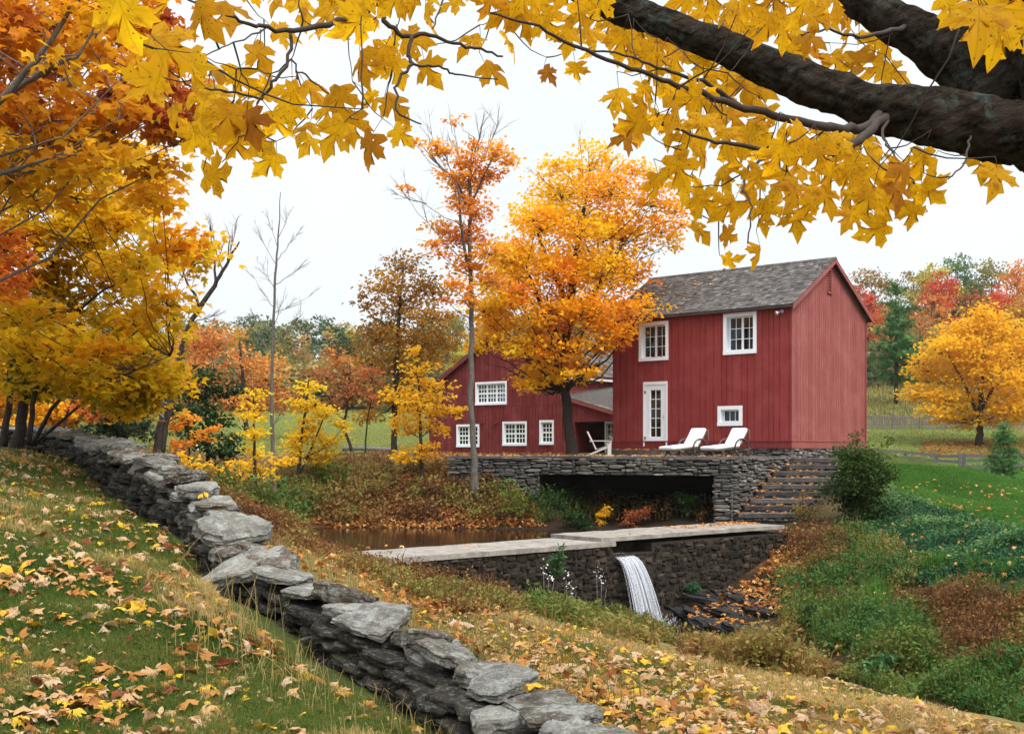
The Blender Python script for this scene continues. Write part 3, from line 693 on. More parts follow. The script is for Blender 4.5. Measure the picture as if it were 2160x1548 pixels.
M['ledge'] = stone_mat('wet_black_ledge', [(0, (0.015, 0.014, 0.014)), (1, (0.06, 0.055, 0.05))], (0.12, 0.11, 0.10), 0.3, 2.0, True, None, 0.6)
M['ledge'].node_tree.nodes['Principled BSDF'].inputs['Roughness'].default_value = 0.45
def make_stone(nx=11, ny=11, nz=6, seed=0, flat=0.6, layers=5, tilt=0.16):
    r = np.random.default_rng(seed)
    P_, Q_ = [], []
    idx = {}
    def vid(i, j, k):
        if (i, j, k) not in idx: idx[(i, j, k)] = len(P_); P_.append((i / nx * 2 - 1, j / ny * 2 - 1, k / nz * 2 - 1))
        return idx[(i, j, k)]
    for i in range(nx):
        for j in range(ny):
            Q_ += [[vid(i, j, 0), vid(i, j + 1, 0), vid(i + 1, j + 1, 0), vid(i + 1, j, 0)], [vid(i, j, nz), vid(i + 1, j, nz), vid(i + 1, j + 1, nz), vid(i, j + 1, nz)]]
    for k in range(nz):
        for i in range(nx):
            Q_ += [[vid(i, 0, k), vid(i + 1, 0, k), vid(i + 1, 0, k + 1), vid(i, 0, k + 1)], [vid(i, ny, k), vid(i, ny, k + 1), vid(i + 1, ny, k + 1), vid(i + 1, ny, k)]]
        for j in range(ny):
            Q_ += [[vid(0, j, k), vid(0, j, k + 1), vid(0, j + 1, k + 1), vid(0, j + 1, k)], [vid(nx, j, k), vid(nx, j + 1, k), vid(nx, j + 1, k + 1), vid(nx, j, k + 1)]]
    p = np.array(P_, float)
    rr = np.maximum(np.abs(p[:, 0]), np.abs(p[:, 1])); ang = np.arctan2(p[:, 1], p[:, 0])
    # broken-edged outline: a random polygon
    m = int(r.integers(6, 9)); th = np.sort((np.arange(m) + r.uniform(-0.36, 0.36, m)) / m * 2 * math.pi); ra = r.uniform(0.84, 1.14, m)
    V = np.stack([np.cos(th), np.sin(th)], -1) * ra[:, None] * np.where(np.abs(np.abs(np.cos(th)) - 0.707) < 0.3, 1.15, 1.0)[:, None]
    rad = np.full(len(p), 9.0)
    for k in range(m):
        A, B = V[k], V[(k + 1) % m]; e = B - A; nn = np.array([e[1], -e[0]]); dn = nn[0] * np.cos(ang) + nn[1] * np.sin(ang)
        with np.errstate(divide='ignore', invalid='ignore'):
            t_ = np.where(dn > 1e-6, np.dot(nn, A) / dn, 9.0)
        rad = np.minimum(rad, np.where(t_ > 0, t_, 9.0))
    rad = rad * (1 + 0.05 * vnoise(np.stack([np.cos(ang) * 3, np.sin(ang) * 3, 0 * ang + seed * 3.1], -1), seed))
    lay = np.floor((p[:, 2] + 1) / 2 * layers + 0.35 * p[:, 0] + 0.2 * p[:, 1]).astype(np.int64)
    edge = np.clip((rr - 0.72) / 0.28, 0, 1)
    lj = _hash(lay, np.full(len(p), seed), np.floor(ang * 1.6).astype(np.int64), 5) * 0.055
    f_ = rr * rad * (1 + lj * edge) * (1 - 0.05 * (np.abs(p[:, 2]) > 0.99) * edge)
    x = f_ * np.cos(ang); y = f_ * np.sin(ang)
    n3 = np.stack([x * 1.7, y * 1.7, p[:, 2] * 0.6], -1) + seed * 7.3
    taper = 1 - 0.45 * edge * np.clip(fbm(np.stack([np.cos(ang), np.sin(ang), 0 * ang + seed], -1) * 1.3, seed + 8) + 0.4, 0, 1)
    z = p[:, 2] * taper + tilt * r.normal() * x + tilt * r.normal() * y
    step = np.round(3.0 * fbm(n3 * np.array([0.8, 1.2, 0.1]), seed + 4, 2)) / 3.0
    z = z + 0.22 * step + 0.10 * fbm(n3 * 1.5, seed + 3) + 0.06 * vnoise(n3 * 6, seed + 6)
    x = x + 0.025 * vnoise(n3 * 3, seed + 1) + 0.012 * vnoise(n3 * 8, seed + 2); y = y + 0.025 * vnoise(n3 * 3 + 9, seed + 1) + 0.012 * vnoise(n3 * 8 + 9, seed + 2)
    return np.stack([x, y, z], -1), np.array(Q_)
STONES = [make_stone(26, 22, 7, seed=k) for k in range(18)]
LOWST = [make_stone(11, 7, 4, seed=40 + k, layers=3, tilt=0.06) for k in range(14)]

def put_stone(mb, c, size, yaw, pitch=0.0, roll=0.0, a=0.5, which=0, lib=None):
    v, q = (lib or STONES)[which % len(lib or STONES)]
    R = np.array(Matrix.Rotation(yaw, 3, 'Z') @ Matrix.Rotation(pitch, 3, 'Y') @ Matrix.Rotation(roll, 3, 'X'))
    mb.add((v * np.asarray(size)) @ R.T + np.asarray(c), q=q, a=a)

ROCK_SPOTS = [(1560, 1268, 29.2, 'black slanting ledge under the heaped leaves, nearest the dam wall'), (1490, 1298, 28.3, 'black slanting ledge just right of the waterfall foot'), (1610, 1290, 28.2, 'dark ledge at the right edge of the leafy rocks'), (1550, 1325, 27.0, 'low dark ledge at the front of the leafy rocks')]
for k, (px, py, d, lab) in enumerate(ROCK_SPOTS):
    c = P(px, py, d); mb = MB(); rr = np.random.default_rng(140 + k)
    for j in range(13):                                                  # one outcrop: tilted beds
        put_stone(mb, (rr.normal(0, 0.45), -0.07 * j + 0.4, 0.012 * j - 0.12 + rr.normal(0, 0.06)), (rr.uniform(0.25, 0.75), rr.uniform(0.12, 0.26), rr.uniform(0.05, 0.10)), -0.25 + rr.normal(0, 0.15), 0.26 + rr.normal(0, 0.06), 0.30 + rr.normal(0, 0.08), 0.12, k * 7 + j)
    o = obj('ledge_rock', mb, M['ledge']); o.location = c
    tag(o, lab, 'rock', 'ledge rocks below the dam')

# ------------------------------------------------------------------ terrace, stair, house foundation
TL, TR = np.array([-1.75, 38.2]), np.array([6.55, 34.75])
TF = Fr(TL, TR)
ZT = -0.24
terr = thing('stone_terrace', 'dark dry-laid stone terrace with a black cave-like recess under it', 'terrace', (2.5, 38, -2.4))
CV0, CV1 = TF.spx(1138), TF.spx(1508)
DEEP = 4.6
mb = MB()
TF.box(mb, -0.3, CV0, -DEEP - 2.5, -0.05, -2.9, ZT - 0.09)              # solid left of the recess
TF.box(mb, CV0, CV1, -DEEP - 2.5, -0.05, ZT - 0.56, ZT - 0.09)         # lid
TF.box(mb, CV0, CV1, -DEEP - 2.5, -DEEP, -2.9, ZT - 0.561)            # back
TF.box(mb, CV1, TF.L, -DEEP - 2.5, -0.05, -2.9, ZT - 0.09)              # pier
obj('core', mb, M['earth'], terr)
mb = MB()
rubble(mb, TF, -0.4, TF.L + 0.02, lambda s: ZT - 0.58 if CV0 < s < CV1 else -2.75, lambda s: ZT - 0.05, (0.12, 0.62), (0.035, 0.13), 0.09, 11, 0.5)
obj('stone_face', mb, M['wall_stone'], terr)
SF = Fr(TR, TR + np.array([2.2, 2.75]))                                   # right side, along the stair
mb = MB()
SF.box(mb, -0.02, SF.L + 0.6, -0.45, -0.05, -2.9, ZT - 0.09)
obj('core', mb, M['earth'], terr)
mb = MB()
rubble(mb, SF, 0.0, SF.L + 0.6, lambda s: -2.75, lambda s: ZT - 0.05, (0.12, 0.55), (0.035, 0.14), 0.08, 12, 0.5)
IF = Fr(TF.pt(CV1, -DEEP, 0)[:2], TF.pt(CV1, -0.02, 0)[:2])
rubble(mb, IF, 0.0, IF.L - 0.02, lambda s: -2.75, lambda s: ZT - 0.57, (0.12, 0.55), (0.035, 0.14), 0.08, 13, 0.5)
obj('stone_face', mb, M['wall_stone'], terr)
mb = MB()                                                              # flagstones on top
r = np.random.default_rng(4)
s = -0.45
while s < TF.L + 0.05:
    w = r.uniform(0.5, 1.1); s2 = min(s + w, TF.L + 0.06); t = 0.06 + r.uniform(-0.02, 0.03)
    while t > -4.4:
        dp = r.uniform(0.5, 0.9)
        TF.box(mb, s + 0.008, s2 - 0.008, t - dp + 0.012, t, ZT - 0.085, ZT + r.uniform(-0.008, 0.008), r.random())
        t -= dp
    s = s2
t = 0.05
for k in range(6):
    SF.box(mb, 0.05 + k * 0.62, 0.65 + k * 0.62, -1.5, 0.03, ZT - 0.085, ZT - 0.006 + r.uniform(-0.006, 0.006), r.random())
obj('flagstone_paving', mb, M['step'], terr)

stair = thing('stone_stair', 'wide bluestone outdoor stair strewn with leaves, beside the terrace wall', 'stairs', (7.4, 34.8, -2.2))
STEPS = []
for k in range(9):
    z1 = ZD + 0.10 + 0.2 * (k + 1); y0 = 34.45 + 0.31 * k; x0 = 6.62 + 0.24 * k + 0.05; x1 = x0 + 1.75 + 0.07 * k
    if k > 6: x0 += 0.3
    mb = MB(); rr = np.random.default_rng(60 + k)
    xs = np.linspace(x0, x1, 8); V = []; q = []
    for i, x in enumerate(xs):
        f = rr.normal(0, 0.02); u = rr.normal(0, 0.006)
        V += [(x, y0 + f, z1 - 0.13), (x, y0 + f * 0.6 - 0.02, z1 + u - 0.012), (x, y0 + 0.015, z1 + u), (x, y0 + 0.45, z1 + u), (x, y0 + 0.45, z1 - 0.13)]
    for i in range(7):
        for k2 in range(5): q.append([i * 5 + k2, i * 5 + 5 + k2, i * 5 + 5 + (k2 + 1) % 5, i * 5 + (k2 + 1) % 5])
    mb.add(V, q=q, t=[[0, 1, 2], [0, 2, 3], [0, 3, 4], [37, 36, 35], [38, 37, 35], [39, 38, 35]], a=rr.random())
    obj('step', mb, M['step'], stair); STEPS.append((x0, x1, y0, z1))
mb = MB()
for k, (x0, x1, y0, z1) in enumerate(STEPS):
    rf = Fr((x0 - 0.05, y0 + 0.07), (x1 + 0.05, y0 + 0.07))
    rf.box(mb, 0, rf.L, -0.5, -0.03, z1 - 0.9, z1 - 0.135, 0.2)
    rubble(mb, rf, 0, rf.L, lambda s: z1 - 0.24, lambda s: z1 - 0.135, (0.15, 0.4), (0.04, 0.08), 0.05, 70 + k, 0.4, 0, 0.7)
obj('riser_stones', mb, M['wall_stone'], stair)

# ------------------------------------------------------------------ red house
HA, HL_ = np.array([9.29, 39.0]), np.array([3.78, 43.76])
HS = HA + np.array([3.81, 4.40])
FRONT, SIDE = Fr(HL_, HA), Fr(HA, HS)
BACKL = HL_ + (HS - HA)
HB, HE, HR = -0.02, 4.90, 6.64
house = thing('red_house', 'tall red board-sided house with weathered shingle roof above stone terrace', 'house', (*((HA + BACKL) / 2), HB))

def boards(mb, fr, s0, s1, zb, ztop, openings, bw, th, seed, jit=0.35, gap=0.006):
    r = np.random.default_rng(seed); x = s0; edges = [s0]
    while x < s1 - bw * 0.6:
        x += bw * r.uniform(1 - jit, 1 + jit); edges.append(min(x, s1))
    edges[-1] = s1
    for a, b_ in zip(edges[:-1], edges[1:]):
        cuts = sorted({a + gap / 2, b_ - gap / 2} | {c for o in openings for c in o[:2] if a + gap / 2 < c < b_ - gap / 2})
        v = float(r.random()); dt = r.uniform(0, 0.003)
        for c0, c1 in zip(cuts[:-1], cuts[1:]):
            mid = (c0 + c1) / 2; segs = [(zb, None)]
            for o in openings:
                if o[0] < mid < o[1]:
                    segs2 = []
                    for z0, z1 in segs:
                        if (z1 is None or z1 > o[2]) and z0 < o[3]: segs2.append((z0, o[2])); segs2.append((o[3], z1))
                        else: segs2.append((z0, z1))
                    segs = segs2
            for z0, z1 in segs:
                t0, t1 = (z1, z1) if z1 is not None else (ztop(c0), ztop(c1))
                if min(t0, t1) <= z0 + 0.01: continue
                mb.hexa([fr.pt(c0, th + dt, z0), fr.pt(c1, th + dt, z0), fr.pt(c1, 0, z0), fr.pt(c0, 0, z0),
                         fr.pt(c0, th + dt, t0), fr.pt(c1, th + dt, t1), fr.pt(c1, 0, t1), fr.pt(c0, 0, t0)], v)

def frame_ring(mb, fr, s0, s1, z0, z1, w, t0, t1, a=0.5, sill=0.0):
    fr.box(mb, s0, s1, t0, t1, z1 - w, z1, a); fr.box(mb, s0, s1, t0, t1 + sill, z0, z0 + w, a)
    fr.box(mb, s0, s0 + w, t0, t1, z0 + w, z1 - w, a); fr.box(mb, s1 - w, s1, t0, t1, z0 + w, z1 - w, a)

def window(parent, fr, rect, casing, recess, leaves, cols, rows, name='window', bar=0.022, sashw=0.05, mat=None, blind=None, label=None, meet=False):
    s0, s1, z0, z1 = rect; mat = mat or M['white']
    mb = MB(); frame_ring(mb, fr, s0, s1, z0, z1, casing, 0.0, 0.055, sill=0.02)
    i0, i1, j0, j1 = s0 + casing, s1 - casing, z0 + casing, z1 - casing
    frame_ring(mb, fr, i0 - 0.03, i1 + 0.03, j0 - 0.03, j1 + 0.03, 0.028, -recess - 0.04, 0.0)
    w = obj(name, mb, mat, parent)
    if label: w['label'] = label
    mb, gl = MB(), MB()
    lw = (i1 - i0) / leaves
    for k in range(leaves):
        a0, a1 = i0 + k * lw + 0.003, i0 + (k + 1) * lw - 0.003
        frame_ring(mb, fr, a0, a1, j0 + 0.003, j1 - 0.003, sashw, -recess - 0.035, -recess)
        b0, b1, c0, c1 = a0 + sashw, a1 - sashw, j0 + sashw, j1 - sashw
        for i in range(1, cols): x = b0 + (b1 - b0) * i / cols; fr.box(mb, x - bar / 2, x + bar / 2, -recess - 0.03, -recess - 0.004, c0, c1)
        for i in range(1, rows):
            z = c0 + (c1 - c0) * i / rows; bb = bar * (2.2 if meet and i * 2 == rows else 1)
            for k2 in range(cols):
                x0 = b0 + (b1 - b0) * k2 / cols + (bar / 2 if k2 else 0); x1 = b0 + (b1 - b0) * (k2 + 1) / cols - (bar / 2 if k2 < cols - 1 else 0)
                fr.box(mb, x0, x1, -recess - 0.031, -recess - 0.003, z - bb / 2, z + bb / 2)
        fr.box(gl, b0, b1, -recess - 0.022, -recess - 0.016, c0, c1)
    obj('sash', mb, mat, w); obj('pane', gl, M['glass'], w)
    if blind:
        bl = MB(); fr.box(bl, i0 + 0.02, i1 - 0.02, -recess - 0.10, -recess - 0.09, j1 - (j1 - j0) * blind[0], j1 - 0.01); obj('roller_blind', bl, blind[1], w)
    return w, (i0 - 0.03, i1 + 0.03, j0 - 0.03, j1 + 0.03)

W1 = FRONT.rect(1349, 679, 1411, 761); W2 = FRONT.rect(1527, 659, 1597, 747); W3 = FRONT.rect(1515, 856, 1567, 898); D1 = FRONT.rect(1358, 805, 1409, 941)
shade = plain('linen_blind', (0.45, 0.40, 0.33), 0.9, 0.05); curt = plain('striped_curtain', (0.42, 0.30, 0.14), 0.9, 0.3, 12)
ops = []
for rct, cas, rec, lv, cl, rw, bl, lab in ((W1, 0.12, 0.13, 2, 2, 3, (0.34, shade), 'upper left deep-set window with leaves on its sill'), (W2, 0.13, 0.16, 2, 2, 3, (0.3, shade), 'upper right deep-set window with dark panes'), (W3, 0.13, 0.14, 1, 3, 1, None, 'small low window above the lounge chairs')):
    w, o = window(house, FRONT, rct, cas, rec, lv, cl, rw, 'window', 0.02, 0.04, None, bl, lab); ops.append(o)
mb = MB(); a, b_, c0, c1 = ops[0]
for k in range(7): FRONT.box(mb, a + 0.1 + k * 0.1, a + 0.16 + k * 0.1, -0.30, -0.28, c0, c1, 0.5)
obj('curtain', mb, curt, house)
# glazed door
mb = MB(); s0, s1, z0, z1 = D1
FRONT.box(mb, s0, s1, 0.0, 0.05, z1 - 0.11, z1); FRONT.box(mb, s0, s0 + 0.07, 0, 0.05, z0, z1 - 0.11); FRONT.box(mb, s1 - 0.07, s1, 0, 0.05, z0, z1 - 0.11)
a0, a1 = s0 + 0.07, s1 - 0.07
g0, g1 = FRONT.spx(1372), FRONT.spx(1395); zz0, zz1 = FRONT.zpx((g0 + g1) / 2, 922), FRONT.zpx((g0 + g1) / 2, 822)
FRONT.box(mb, a0 + 0.004, g0, 0.0, 0.03, z0, z1 - 0.114); FRONT.box(mb, g1, a1 - 0.004, 0.0, 0.03, z0, z1 - 0.114); FRONT.box(mb, g0, g1, 0.0, 0.03, z0, zz0); FRONT.box(mb, g0, g1, 0.0, 0.03, zz1, z1 - 0.114)
dr = obj('door', mb, M['white'], house); dr['label'] = 'white narrow door with ten small panes in two columns'
mb = MB(); frame_ring(mb, FRONT, g0, g1, zz0, zz1, 0.018, -0.02, 0.012)
FRONT.box(mb, (g0 + g1) / 2 - 0.012, (g0 + g1) / 2 + 0.012, -0.012, 0.012, zz0, zz1)
for k in range(1, 5): z = zz0 + (zz1 - zz0) * k / 5; FRONT.box(mb, g0 + 0.018, g1 - 0.018, -0.010, 0.010, z - 0.012, z + 0.012)
obj('glazing_bars', mb, M['white'], dr)
mb = MB(); FRONT.box(mb, g0, g1, -0.024, -0.02, zz0, zz1); obj('pane', mb, M['glass'], dr)
mb = MB(); mb.tube([FRONT.pt(s1 - 0.14, 0.05, z0 + 1.0), FRONT.pt(s1 - 0.14, 0.09, z0 + 1.06), FRONT.pt(s1 - 0.14, 0.05, z0 + 1.15)], 0.012, 6); obj('handle', mb, M['metal'], dr)
for hzv in (z0 + 0.25, z1 - 0.42):
    mb = MB(); FRONT.box(mb, s0 + 0.045, s0 + 0.115, 0.03, 0.056, hzv, hzv + 0.1); obj('hinge', mb, M['brass'], dr)
ops.append((s0 + 0.005, s1 - 0.005, z0 + 0.005, z1 - 0.005))

mb = MB(); boards(mb, FRONT, 0.02, FRONT.L - 0.06, HB + 0.30, lambda s: HE - 0.02, ops, 0.27, 0.025, 21, 0.35, 0.018)
obj('front_siding', mb, M['red'], house)
half = SIDE.L / 2
def gz_(s): return HE + (HR - 0.10 - HE) * (1 - abs(s - half) / half)
VR = SIDE.rect(1741, 570, 1764, 613)
vs0, vs1 = half - 0.28, half + 0.02; vz0, vz1 = 5.45, 6.25
mb = MB(); boards(mb, SIDE, 0.02, SIDE.L - 0.10, HB + 0.30, gz_, [(vs0, vs1, vz0, vz1)], 0.17, 0.025, 22, 0.3, 0.011)
obj('side_siding', mb, M['red_side'], house)
for fr in (Fr(HS, BACKL), Fr(BACKL, HL_)):
    mb = MB(); fr.box(mb, 0, fr.L, -0.05, 0.02, HB + 0.02, HE - 0.02)
    if fr.L < 6.5: mb.add([fr.pt(0, 0, HE), fr.pt(fr.L, 0, HE), fr.pt(fr.L / 2, 0, HR - 0.1), fr.pt(0, -0.05, HE), fr.pt(fr.L, -0.05, HE), fr.pt(fr.L / 2, -0.05, HR - 0.1)], t=[[0, 1, 2], [5, 4, 3]])
    obj('rear_wall', mb, M['red_side'], house)
mb = MB()                                                              # inner lining: dark room behind the panes
for fr, op in ((FRONT, ops), (SIDE, [(vs0, vs1, vz0, vz1)])):
    boards(mb, fr, 0.05, fr.L - 0.05, HB, (lambda s: HE - 0.05) if fr is FRONT else (lambda s: gz_(s) - 0.1), op, 3.0, -0.02, 1, 0, 0.0)
c8 = [FRONT.pt(0.1, -0.1, HB + 0.02), FRONT.pt(FRONT.L - 0.1, -0.1, HB + 0.02), FRONT.pt(FRONT.L - 0.1, -SIDE.L + 0.1, HB + 0.02), FRONT.pt(0.1, -SIDE.L + 0.1, HB + 0.02)]
mb.hexa(c8 + [p + [0, 0, 0.05] for p in c8]); mb.hexa([p + [0, 0, 2.5] for p in c8] + [p + [0, 0, 2.56] for p in c8])
obj('inner_lining', mb, M['dark_in'], house)
# corner boards, skirt, rakes, eaves
mb = MB()
FRONT.box(mb, FRONT.L - 0.055, FRONT.L + 0.03, 0.0, 0.036, HB + 0.30, HE - 0.02); obj('corner_board', mb, M['red_trim'], house); mb = MB()
SIDE.box(mb, SIDE.L - 0.095, SIDE.L + 0.03, 0.0, 0.036, HB + 0.30, HE + 0.02)
obj('corner_board', mb, M['red_trim'], house)
mb = MB(); FRONT.box(mb, -0.02, FRONT.L + 0.045, 0.0, 0.045, HB + 0.03, HB + 0.26); FRONT.box(mb, -0.02, FRONT.L + 0.06, 0.0, 0.065, HB + 0.26, HB + 0.30)
obj('skirt_board', mb, M['red_trim'], house)
mb = MB(); SIDE.box(mb, 0.0, SIDE.L + 0.03, 0.0, 0.045, HB + 0.03, HB + 0.26); SIDE.box(mb, 0.0, SIDE.L + 0.03, 0.0, 0.065, HB + 0.26, HB + 0.30)
obj('skirt_board', mb, M['red_side'], house)

def roof_slope(mb, a0, a1, b0, b1, rows, cols, seed, lift=0.03):
    """shingle courses on the slope from eave a0-a1 up to ridge b0-b1"""
    r = np.random.default_rng(seed); a0, a1, b0, b1 = [np.asarray(p, float) for p in (a0, a1, b0, b1)]
    nrm = unit(np.cross(a1 - a0, b0 - a0))
    if nrm[2] < 0: nrm = -nrm
    for k in range(rows):
        f0, f1 = k / rows, min(1.0, (k + 1.9) / rows)
        e = 0.0; w = 1.0 / cols
        while e < 0.999:
            e2 = min(1.0, e + w * r.uniform(0.6, 1.5))
            fa = f0 + r.normal(0, 0.06) / rows
            def pt(x, f, up): return (a0 + (a1 - a0) * x) * (1 - f) + (b0 + (b1 - b0) * x) * f + nrm * up
            ea, eb = e + 0.0006, e2 - 0.0006; l0 = lift + r.uniform(0, 0.008)
            mb.hexa([pt(ea, fa, l0 - 0.018), pt(eb, fa, l0 - 0.018), pt(eb, f1, 0.004), pt(ea, f1, 0.004), pt(ea, fa, l0), pt(eb, fa, l0), pt(eb, f1, 0.012), pt(ea, f1, 0.012)], float(np.clip(r.normal(0.45, 0.24), 0, 1)))
            e = e2
ov, rk = 0.26, 0.22
slope = (HR - HE) / half
E0, E1 = FRONT.pt(-0.3, ov, HE - ov * slope + 0.02), FRONT.pt(FRONT.L + rk, ov, HE - ov * slope + 0.02)
R0, R1 = FRONT.pt(-0.3, -half, HR + 0.02), FRONT.pt(FRONT.L + rk, -half, HR + 0.02)
K0, K1 = FRONT.pt(-0.3, -2 * half - ov, HE - ov * slope + 0.02), FRONT.pt(FRONT.L + rk, -2 * half - ov, HE - ov * slope + 0.02)
mb = MB()
for q4 in ((E0, E1, R1, R0), (K1, K0, R0, R1)):
    mb.hexa([p - np.array([0, 0, 0.07]) for p in q4] + [p - np.array([0, 0, 0.005]) for p in q4], 0.2)
roof_slope(mb, E0, E1, R0, R1, 23, 46, 31); roof_slope(mb, K1, K0, R1, R0, 14, 20, 32)
for k in range(26):
    p = R0 + (R1 - R0) * k / 26; p2 = R0 + (R1 - R0) * (k + 1.03) / 26; w = np.array([FRONT.n[0], FRONT.n[1], 0]) * 0.11
    for sg in (1, -1):
        mb.hexa([p, p2, p2 + sg * w - [0, 0, 0.07], p + sg * w - [0, 0, 0.07], p + [0, 0, 0.06], p2 + [0, 0, 0.065], p2 + sg * w - [0, 0, 0.02], p + sg * w - [0, 0, 0.025]], random.random() * 0.6)
rf = obj('roof', mb, M['shingle'], house)
mb = MB()
for A_, B_ in ((E1, R1), (K1, R1)):
    dn = np.array([0, 0, 0.17]); o_ = SIDE.n * 0.012
    mb.hexa([A_ - dn + o_, B_ - dn + o_, B_ - dn - SIDE.n * 0.02, A_ - dn - SIDE.n * 0.02, A_ - [0, 0, 0.01] + o_, B_ - [0, 0, 0.01] + o_, B_ - [0, 0, 0.01] - SIDE.n * 0.02, A_ - [0, 0, 0.01] - SIDE.n * 0.02])
obj('rake_board', mb, M['red_side'], rf)
mb = MB(); FRONT.box(mb, -0.28, FRONT.L + rk - 0.03, 0.03, ov - 0.05, HE - 0.23, HE - 0.16, 0.1); obj('soffit', mb, M['red'], rf)
# louvred vent
mb = MB(); frame_ring(mb, SIDE, vs0 - 0.03, vs1 + 0.03, vz0 - 0.03, vz1 + 0.03, 0.05, 0.0, 0.05, sill=0.03)
vt = obj('gable_vent', mb, M['red_side'], house)
mb = MB()
for k in range(9):
    z = vz0 + 0.03 + k * (vz1 - vz0 - 0.05) / 9
    mb.hexa([SIDE.pt(vs0 + 0.02, 0.035, z), SIDE.pt(vs1 - 0.02, 0.035, z), SIDE.pt(vs1 - 0.02, -0.03, z + 0.06), SIDE.pt(vs0 + 0.02, -0.03, z + 0.06), SIDE.pt(vs0 + 0.02, 0.037, z + 0.016), SIDE.pt(vs1 - 0.02, 0.037, z + 0.016), SIDE.pt(vs1 - 0.02, -0.028, z + 0.076), SIDE.pt(vs0 + 0.02, -0.028, z + 0.076)])
obj('louvre', mb, M['red_side'], vt)
# flood lamp under the eave
ls, lz = FRONT.spx(1648), FRONT.zpx(FRONT.spx(1648), 660)
mb = MB(); mb.tube([FRONT.pt(ls + 0.05, 0.02, lz + 0.04), FRONT.pt(ls + 0.05, 0.06, lz + 0.04)], 0.06, 12); mb.tube([FRONT.pt(ls + 0.05, 0.05, lz + 0.04), FRONT.pt(ls + 0.02, 0.12, lz + 0.03)], 0.018, 8)
fl = obj('flood_lamp', mb, M['metal'], house)
mb = MB(); mb.tube([FRONT.pt(ls + 0.03, 0.11, lz + 0.035), FRONT.pt(ls - 0.01, 0.16, lz + 0.01), FRONT.pt(ls - 0.05, 0.21, lz - 0.02), FRONT.pt(ls - 0.07, 0.235, lz - 0.035)], [0.03, 0.045, 0.075, 0.08], 12); obj('lamp_head', mb, M['metal'], fl)
# foundation
mb = MB(); fnd = MB()
for fr, zb in ((FRONT, -0.6), (SIDE, -1.9)):
    fr.box(fnd, 0.02, fr.L - 0.02, -0.4, -0.03, zb - 0.6, HB + 0.02)
    rubble(mb, fr, 0.0, fr.L, lambda s: zb, lambda s: HB + 0.025, (0.12, 0.5), (0.04, 0.14), 0.07, 81 if fr is FRONT else 82, 0.5, 0.1, 1.0, -0.03)
fo = obj('foundation', fnd, M['earth'], house); obj('foundation_stones', mb, M['wall_stone'], fo)

mb = MB()
ds0 = FRONT.spx(1342)
for k in range(3): FRONT.box(mb, ds0 - 0.25 + k * 0.72, ds0 + 0.46 + k * 0.72, 0.35, 1.25, ZT + 0.005, ZT + 0.165 + 0.006 * k, 0.15 + 0.2 * k)
tag(obj('door_step', mb, M['step'], None), 'dark low stone step with fallen leaves below the white door', 'step')

# ------------------------------------------------------------------ barn
BL_, BR_ = np.array([-4.25, 60.2]), np.array([2.38, 54.5])
BF = Fr(BL_, BR_)
barn = thing('red_barn', 'wide red gabled barn with white multi-pane windows behind the trees', 'barn', (-0.6, 57.4, -0.3))
sl = BF.spx(934); BZ = -0.42
mid = (sl + BF.L) / 2; bhalf = BF.L - mid; BE, BRZ = 3.55, 5.78
def bt(s): return BE + (BRZ - BE) * (1 - abs(s - mid) / bhalf) if s > sl else 1.75
bw = []
for px in ((1004, 805, 1070, 854), (964, 895, 1012, 943), (1061, 889, 1112, 940), (1139, 886, 1169, 938)):
    rct = BF.rect(*px)
    lv = (3, 2, 2, 1)[len(bw)]
    lab = ('wide upper window of three sashes', 'lower left window partly behind the grey trunk', 'middle lower window of two sashes', 'narrow lower window beside the big maple trunk')[len(bw)]
    w, o = window(barn, BF, rct, 0.10, 0.04, lv, 3, 4, 'window', 0.036, 0.05, None, None, lab, True); bw.append(o)
zsm = BF.zpx(mid, 858)
mb = MB()
boards(mb, BF, sl, BF.L - 0.02, zsm + 0.012, bt, bw[:1], 0.24, 0.03, 41, 0.4, 0.02)
boards(mb, BF, 0.0, BF.L - 0.02, BZ, lambda s: min(bt(s), zsm), bw[1:], 0.24, 0.022, 42, 0.4, 0.02)
obj('gable_siding', mb, M['barn_red'], barn)
BD = 12.0
def bp(s, t, z): return BF.pt(s, t, z)
mb = MB()
BF.box(mb, BF.L - 0.06, BF.L, -BD, -0.03, BZ, BE - 0.05); BF.box(mb, 0, 0.06, -BD, -0.03, BZ, 1.7); BF.box(mb, sl, sl + 0.06, -BD, -0.03, 1.7, BE - 0.05); BF.box(mb, 0, BF.L, -BD - 0.06, -BD, BZ, BE)
obj('side_wall', mb, M['barn_red'], barn)
mb = MB(); boards(mb, BF, 0.05, BF.L - 0.05, BZ, lambda s: bt(s) - 0.05, bw, 4.0, -0.02, 1, 0, 0); BF.box(mb, 0.1, BF.L - 0.1, -4.0, -3.95, BZ, 3.4); BF.box(mb, 0.1, BF.L - 0.1, -3.9, -0.05, zsm - 0.1, zsm)
obj('inner_lining', mb, M['dark_in'], barn)
mb = MB()
bs = (BRZ - BE) / bhalf; o2 = 0.25
for sg, ends in ((-1, sl), (1, BF.L)):
    e0 = bp(ends + sg * o2, 0.25, BE - o2 * bs + 0.03); e1 = bp(ends + sg * o2, -BD - 0.2, BE - o2 * bs + 0.03)
    r0 = bp(mid, 0.25, BRZ + 0.03); r1 = bp(mid, -BD - 0.2, BRZ + 0.03)
    q4 = (e0, e1, r1, r0); mb.hexa([p - np.array([0, 0, 0.08]) for p in q4] + [p for p in q4], 0.2)
    roof_slope(mb, e0, e1, r0, r1, 20, 60, 90 + sg)
e0, e1 = bp(-0.2, 0.15, 1.62), bp(-0.2, -BD, 1.62); r0, r1 = bp(sl + 0.02, 0.15, 2.3), bp(sl + 0.02, -BD, 2.3)
